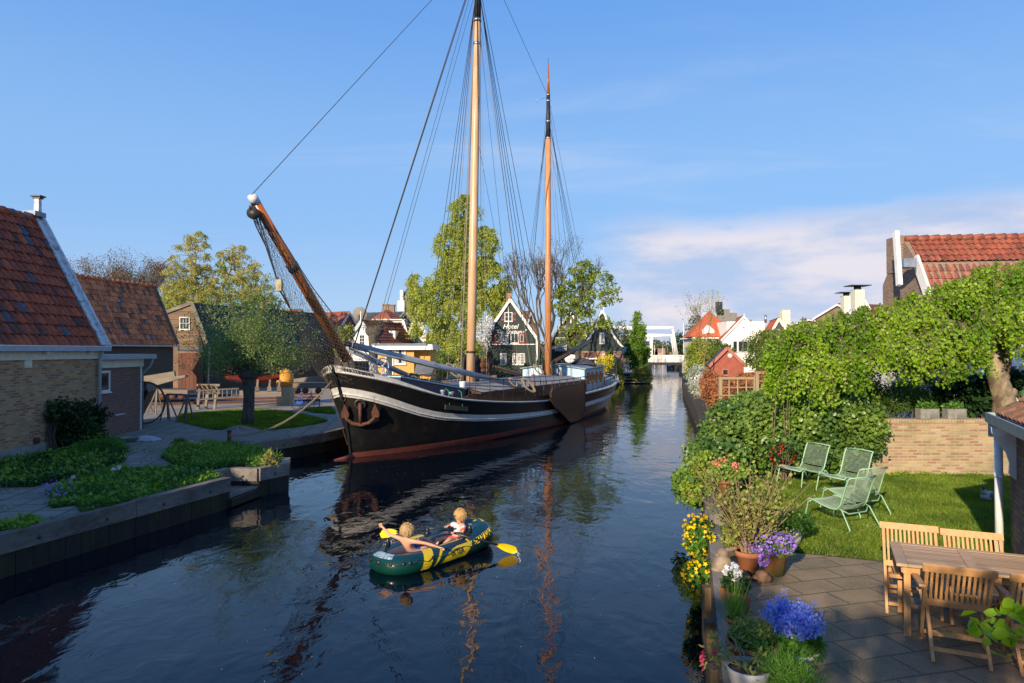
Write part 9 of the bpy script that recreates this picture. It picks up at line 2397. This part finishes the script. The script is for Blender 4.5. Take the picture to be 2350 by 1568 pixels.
m_ = MB(); rn = random.Random(3); P = [b - V3_(0, 0, .1), V(2305, 930, D_), V(2300, 900, D_), V(2288, 865, D_), V(2294, 835, D_), V(2300, 800, D_), V(2286, 772, D_), V(2270, 755, D_)]; m_.tube(P, [.30, .26, .235, .215, .235, .22, .28, .16], 14)
for k in range(9): q = P[2 + k % 5]; m_.ball(q + V3_(rn.uniform(-.18, .18), -.12, rn.uniform(-.1, .1)), (.09, .09, .11), 8, 6)
for e in ((2100, 735), (2180, 700), (2350, 720), (1990, 755), (2240, 690)): q = V(e[0], e[1], 16.0); m_.tube(bez(P[6], P[6].lerp(q, .5) + V3_(0, 0, .25), q, 5), [.13, .10, .08, .06, .045, .03], 8)
m_.tube(bez(V(1990, 755, 16), V(1900, 720, 15.9), V(1800, 780, 15.6), 6), [.035, .03, .028, .024, .02, .015, .01], 6)
obj('gnarled_trunk', m_, 'knotty_bark', t)
bush('birch_tree', 'young birch leaves hanging left over the trellis', [(1775, 850, 15.4, 22, 45, 20), (1800, 880, 15.4, 20, 30, 20)], 900, .066, 'birch_leaf', seed=60, shape='fold', aspect=1.25, nst=3, shell=.1)
t = thing('vine_twig', 'blurred leafy vine twig close to the viewer at the lower right edge', 'plant', V(2340, 1480, 3.0)); m_ = MB(); P = bez(V(2420, 1470, 3.0), V(2330, 1495, 3.0), V(2245, 1425, 3.05), 6); m_.tube(P, [.006, .005, .005, .004, .004, .003, .002], 5); obj('stem', m_, 'bed_light', t, uv=False)
rg = np.random.default_rng(4); Q = np.array([tuple(p) for p in P]); Q = np.repeat(Q, 6, 0) + rg.normal(size=(42, 3)) * .035; Q = np.concatenate([Q, np.array([tuple(V(2330, 1430, 3))]) + rg.normal(size=(26, 3)) * np.array([.06, .03, .05])]); leaves_obj('leaves', Q, .060, 'birch_leaf', t, shape='fold', aspect=1.3, seed=2)
def bed(name, label, poly, n, size, h, leaf, zb=ZL, seed=1, shape='diamond', aspect=2.2, lump=.5, flowers=None, mixb=None):
 rg = np.random.default_rng(seed); P2 = [G(x, y, zb) for x, y in poly]; q = pts_in(P2, n, rg); t = thing(name, label, 'planting bed', tuple(P2[0]))
 hh = h * (.35 + .65 * (.5 + .5 * np.sin(q[:, 0] * 2.9 + seed) * np.cos(q[:, 1] * 2.3 + seed * 2))); z = zb + rg.uniform(0, 1, n) ** .6 * hh
 leaves_obj('leaves', np.column_stack([q, z]), size, leaf, t, seed=seed, shape=shape, aspect=aspect, up=.2)
 m2 = int(n * .16); q = pts_in(P2, m2, rg); d = rg.normal(size=(m2, 3)) * .45; d[:, 2] = 1; leaves_obj('blades', np.column_stack([q, np.full(m2, zb)]), h * 1.5, mixb or leaf, t, seed=seed + 1, shape='blade', aspect=16, dirs=d * 2, sizevar=.5)
 q = pts_in(P2, n // 9, rg); leaves_obj('rosettes', np.column_stack([q, zb + h * (.5 + .6 * rg.random(n // 9))]), size * 1.15, 'bed_light', t, seed=seed + 3, shape='fold', aspect=1.4, up=.6)
 m_ = MB(); from mathutils.geometry import tessellate_polygon as tp
 Z3 = [p + V3_(0, 0, .02) for p in P2]; fs = [tuple(f) if (Z3[f[1]] - Z3[f[0]]).cross(Z3[f[2]] - Z3[f[1]]).z > 0 else (f[0], f[2], f[1]) for f in tp([Z3])]; m_.add(Z3, fs); obj('soil', m_, 'soil', t)
 if flowers:
  fm, pts, s_, k = flowers; Q = np.concatenate([np.array([tuple(G(x, y, zb + h_))]) + rg.normal(size=(k, 3)) * sp for x, y, h_, sp in pts]); leaves_obj('flowers', Q, s_, fm, t, seed=3, shape='star', aspect=1)
 return t
bed('flower_bed', 'long bed of mixed green perennials behind the near quay plank', [(110, 1160), (130, 1150), (105, 1135), (190, 1095), (260, 1075), (340, 1080), (420, 1078), (480, 1088), (512, 1096), (380, 1135), (250, 1172), (190, 1185), (175, 1160), (120, 1168)], 11000, .075, .12, 'bed_leaf', seed=2, mixb='bed_leaf', flowers=('violet_flower', [(108, 1122, .25, .09), (125, 1128, .25, .1), (150, 1120, .28, .12)], .035, 40))
bed('flower_bed', 'leafy green bed on the stepped out quay box', [(368, 1050), (400, 1030), (470, 1020), (540, 1026), (600, 1036), (648, 1060), (598, 1073), (527, 1073), (470, 1083), (400, 1068)], 11000, .075, .17, 'bed_leaf', seed=5, mixb='bed_light')
bed('border_bed', 'dark grassy border along the foot of the brick house', [(0, 1120), (0, 1062), (120, 1045), (240, 1015), (285, 1030), (285, 1062), (190, 1092), (80, 1118)], 13000, .08, .16, 'dark_leaf', seed=7, mixb='bed_leaf', flowers=('white_flower', [(168, 1095, .35, .02), (272, 1072, .4, .025), (259, 1077, .33, .015)], .03, 45))
bush('corner_weeds', 'small green weeds at the near left corner of the quay', [(20, 1215, 11.6, 40, 14), (60, 1200, 11.9, 30, 12), (85, 1205, 12, 20, 10)], 1500, .07, 'bed_light', zb=ZL, seed=70, cat='weeds')
bush('camellia', 'dark glossy shrub climbing against the yellow brick wall', [(140, 960, 21.2, 48, 34, 16), (205, 955, 22.3, 32, 28, 16), (165, 1000, 21.4, 55, 42, 20), (200, 1020, 21.4, 40, 34, 20), (118, 945, 20.8, 22, 18, 12)], 7500, .11, 'dark_leaf', bark='bark', zb=ZL, seed=71, shape='fold')
bush('box_bush', 'rounded bright green box bush at the corner of the path', [(235, 1042, 20.3, 50, 34, 40), (205, 1050, 20.0, 34, 26, 34)], 7500, .06, 'bed_leaf', zb=ZL, seed=72)
bush('twiggy_shrub', 'yellowish twiggy shrub at the corner of the quay box', [(622, 1052, 18.0, 20, 22, 20)], 330, .08, 'olive_leaf', bark='tan_twig', zb=ZL, seed=73, nst=30)
rg = np.random.default_rng(6); Q = pts_in(LAWN_L, 60, rg); tag(leaves_obj('dandelions', np.column_stack([Q, np.full(60, ZL + .12)]), .07, 'yellow_flower', None, shape='star', aspect=1, up=.8, seed=2), kind='stuff')
rg = np.random.default_rng(8); Q = rg.uniform((-14, 8), (-6.9, 24), size=(5200, 2)); Q = Q[(np.sin(Q[:, 0] * 3.3) * np.sin(Q[:, 1] * 2.1 + Q[:, 0]) > .45)]; Q = Q[(Q[:, 0] > -13.9) & (Q[:, 0] < -8.5 + (Q[:, 1] - 11) * .33)]
tag(leaves_obj('path_weeds', np.column_stack([Q, np.full(len(Q), ZL)]), .09, 'bed_leaf', None, shape='blade', aspect=6, dirs=np.tile([0, 0, 2.], (len(Q), 1)) + rg.normal(size=(len(Q), 3)), seed=4), kind='stuff')
b = Vector((-4.4, -6.0, .6)); clump_tree('shade_tree', 'unseen tree added behind the viewer to throw shade on the patio', 'tree', b, [b, b + V3_(0, 0, 2.5), b + V3_(.2, .2, 5)], .2, [((-4.0, -5.2, 5.7), (1.2, 1.0, .8), 24), ((-1.7, -4.3, 5.7), (.8, .7, .4), 14), ((-3.6, -3.0, 5.6), (1.2, .25, .2), 9)], .45, 70, .16, 'spring_leaf', 'bark', seed=77)  # added out of view; crown lobes shaped to cast patchy shade on the patio
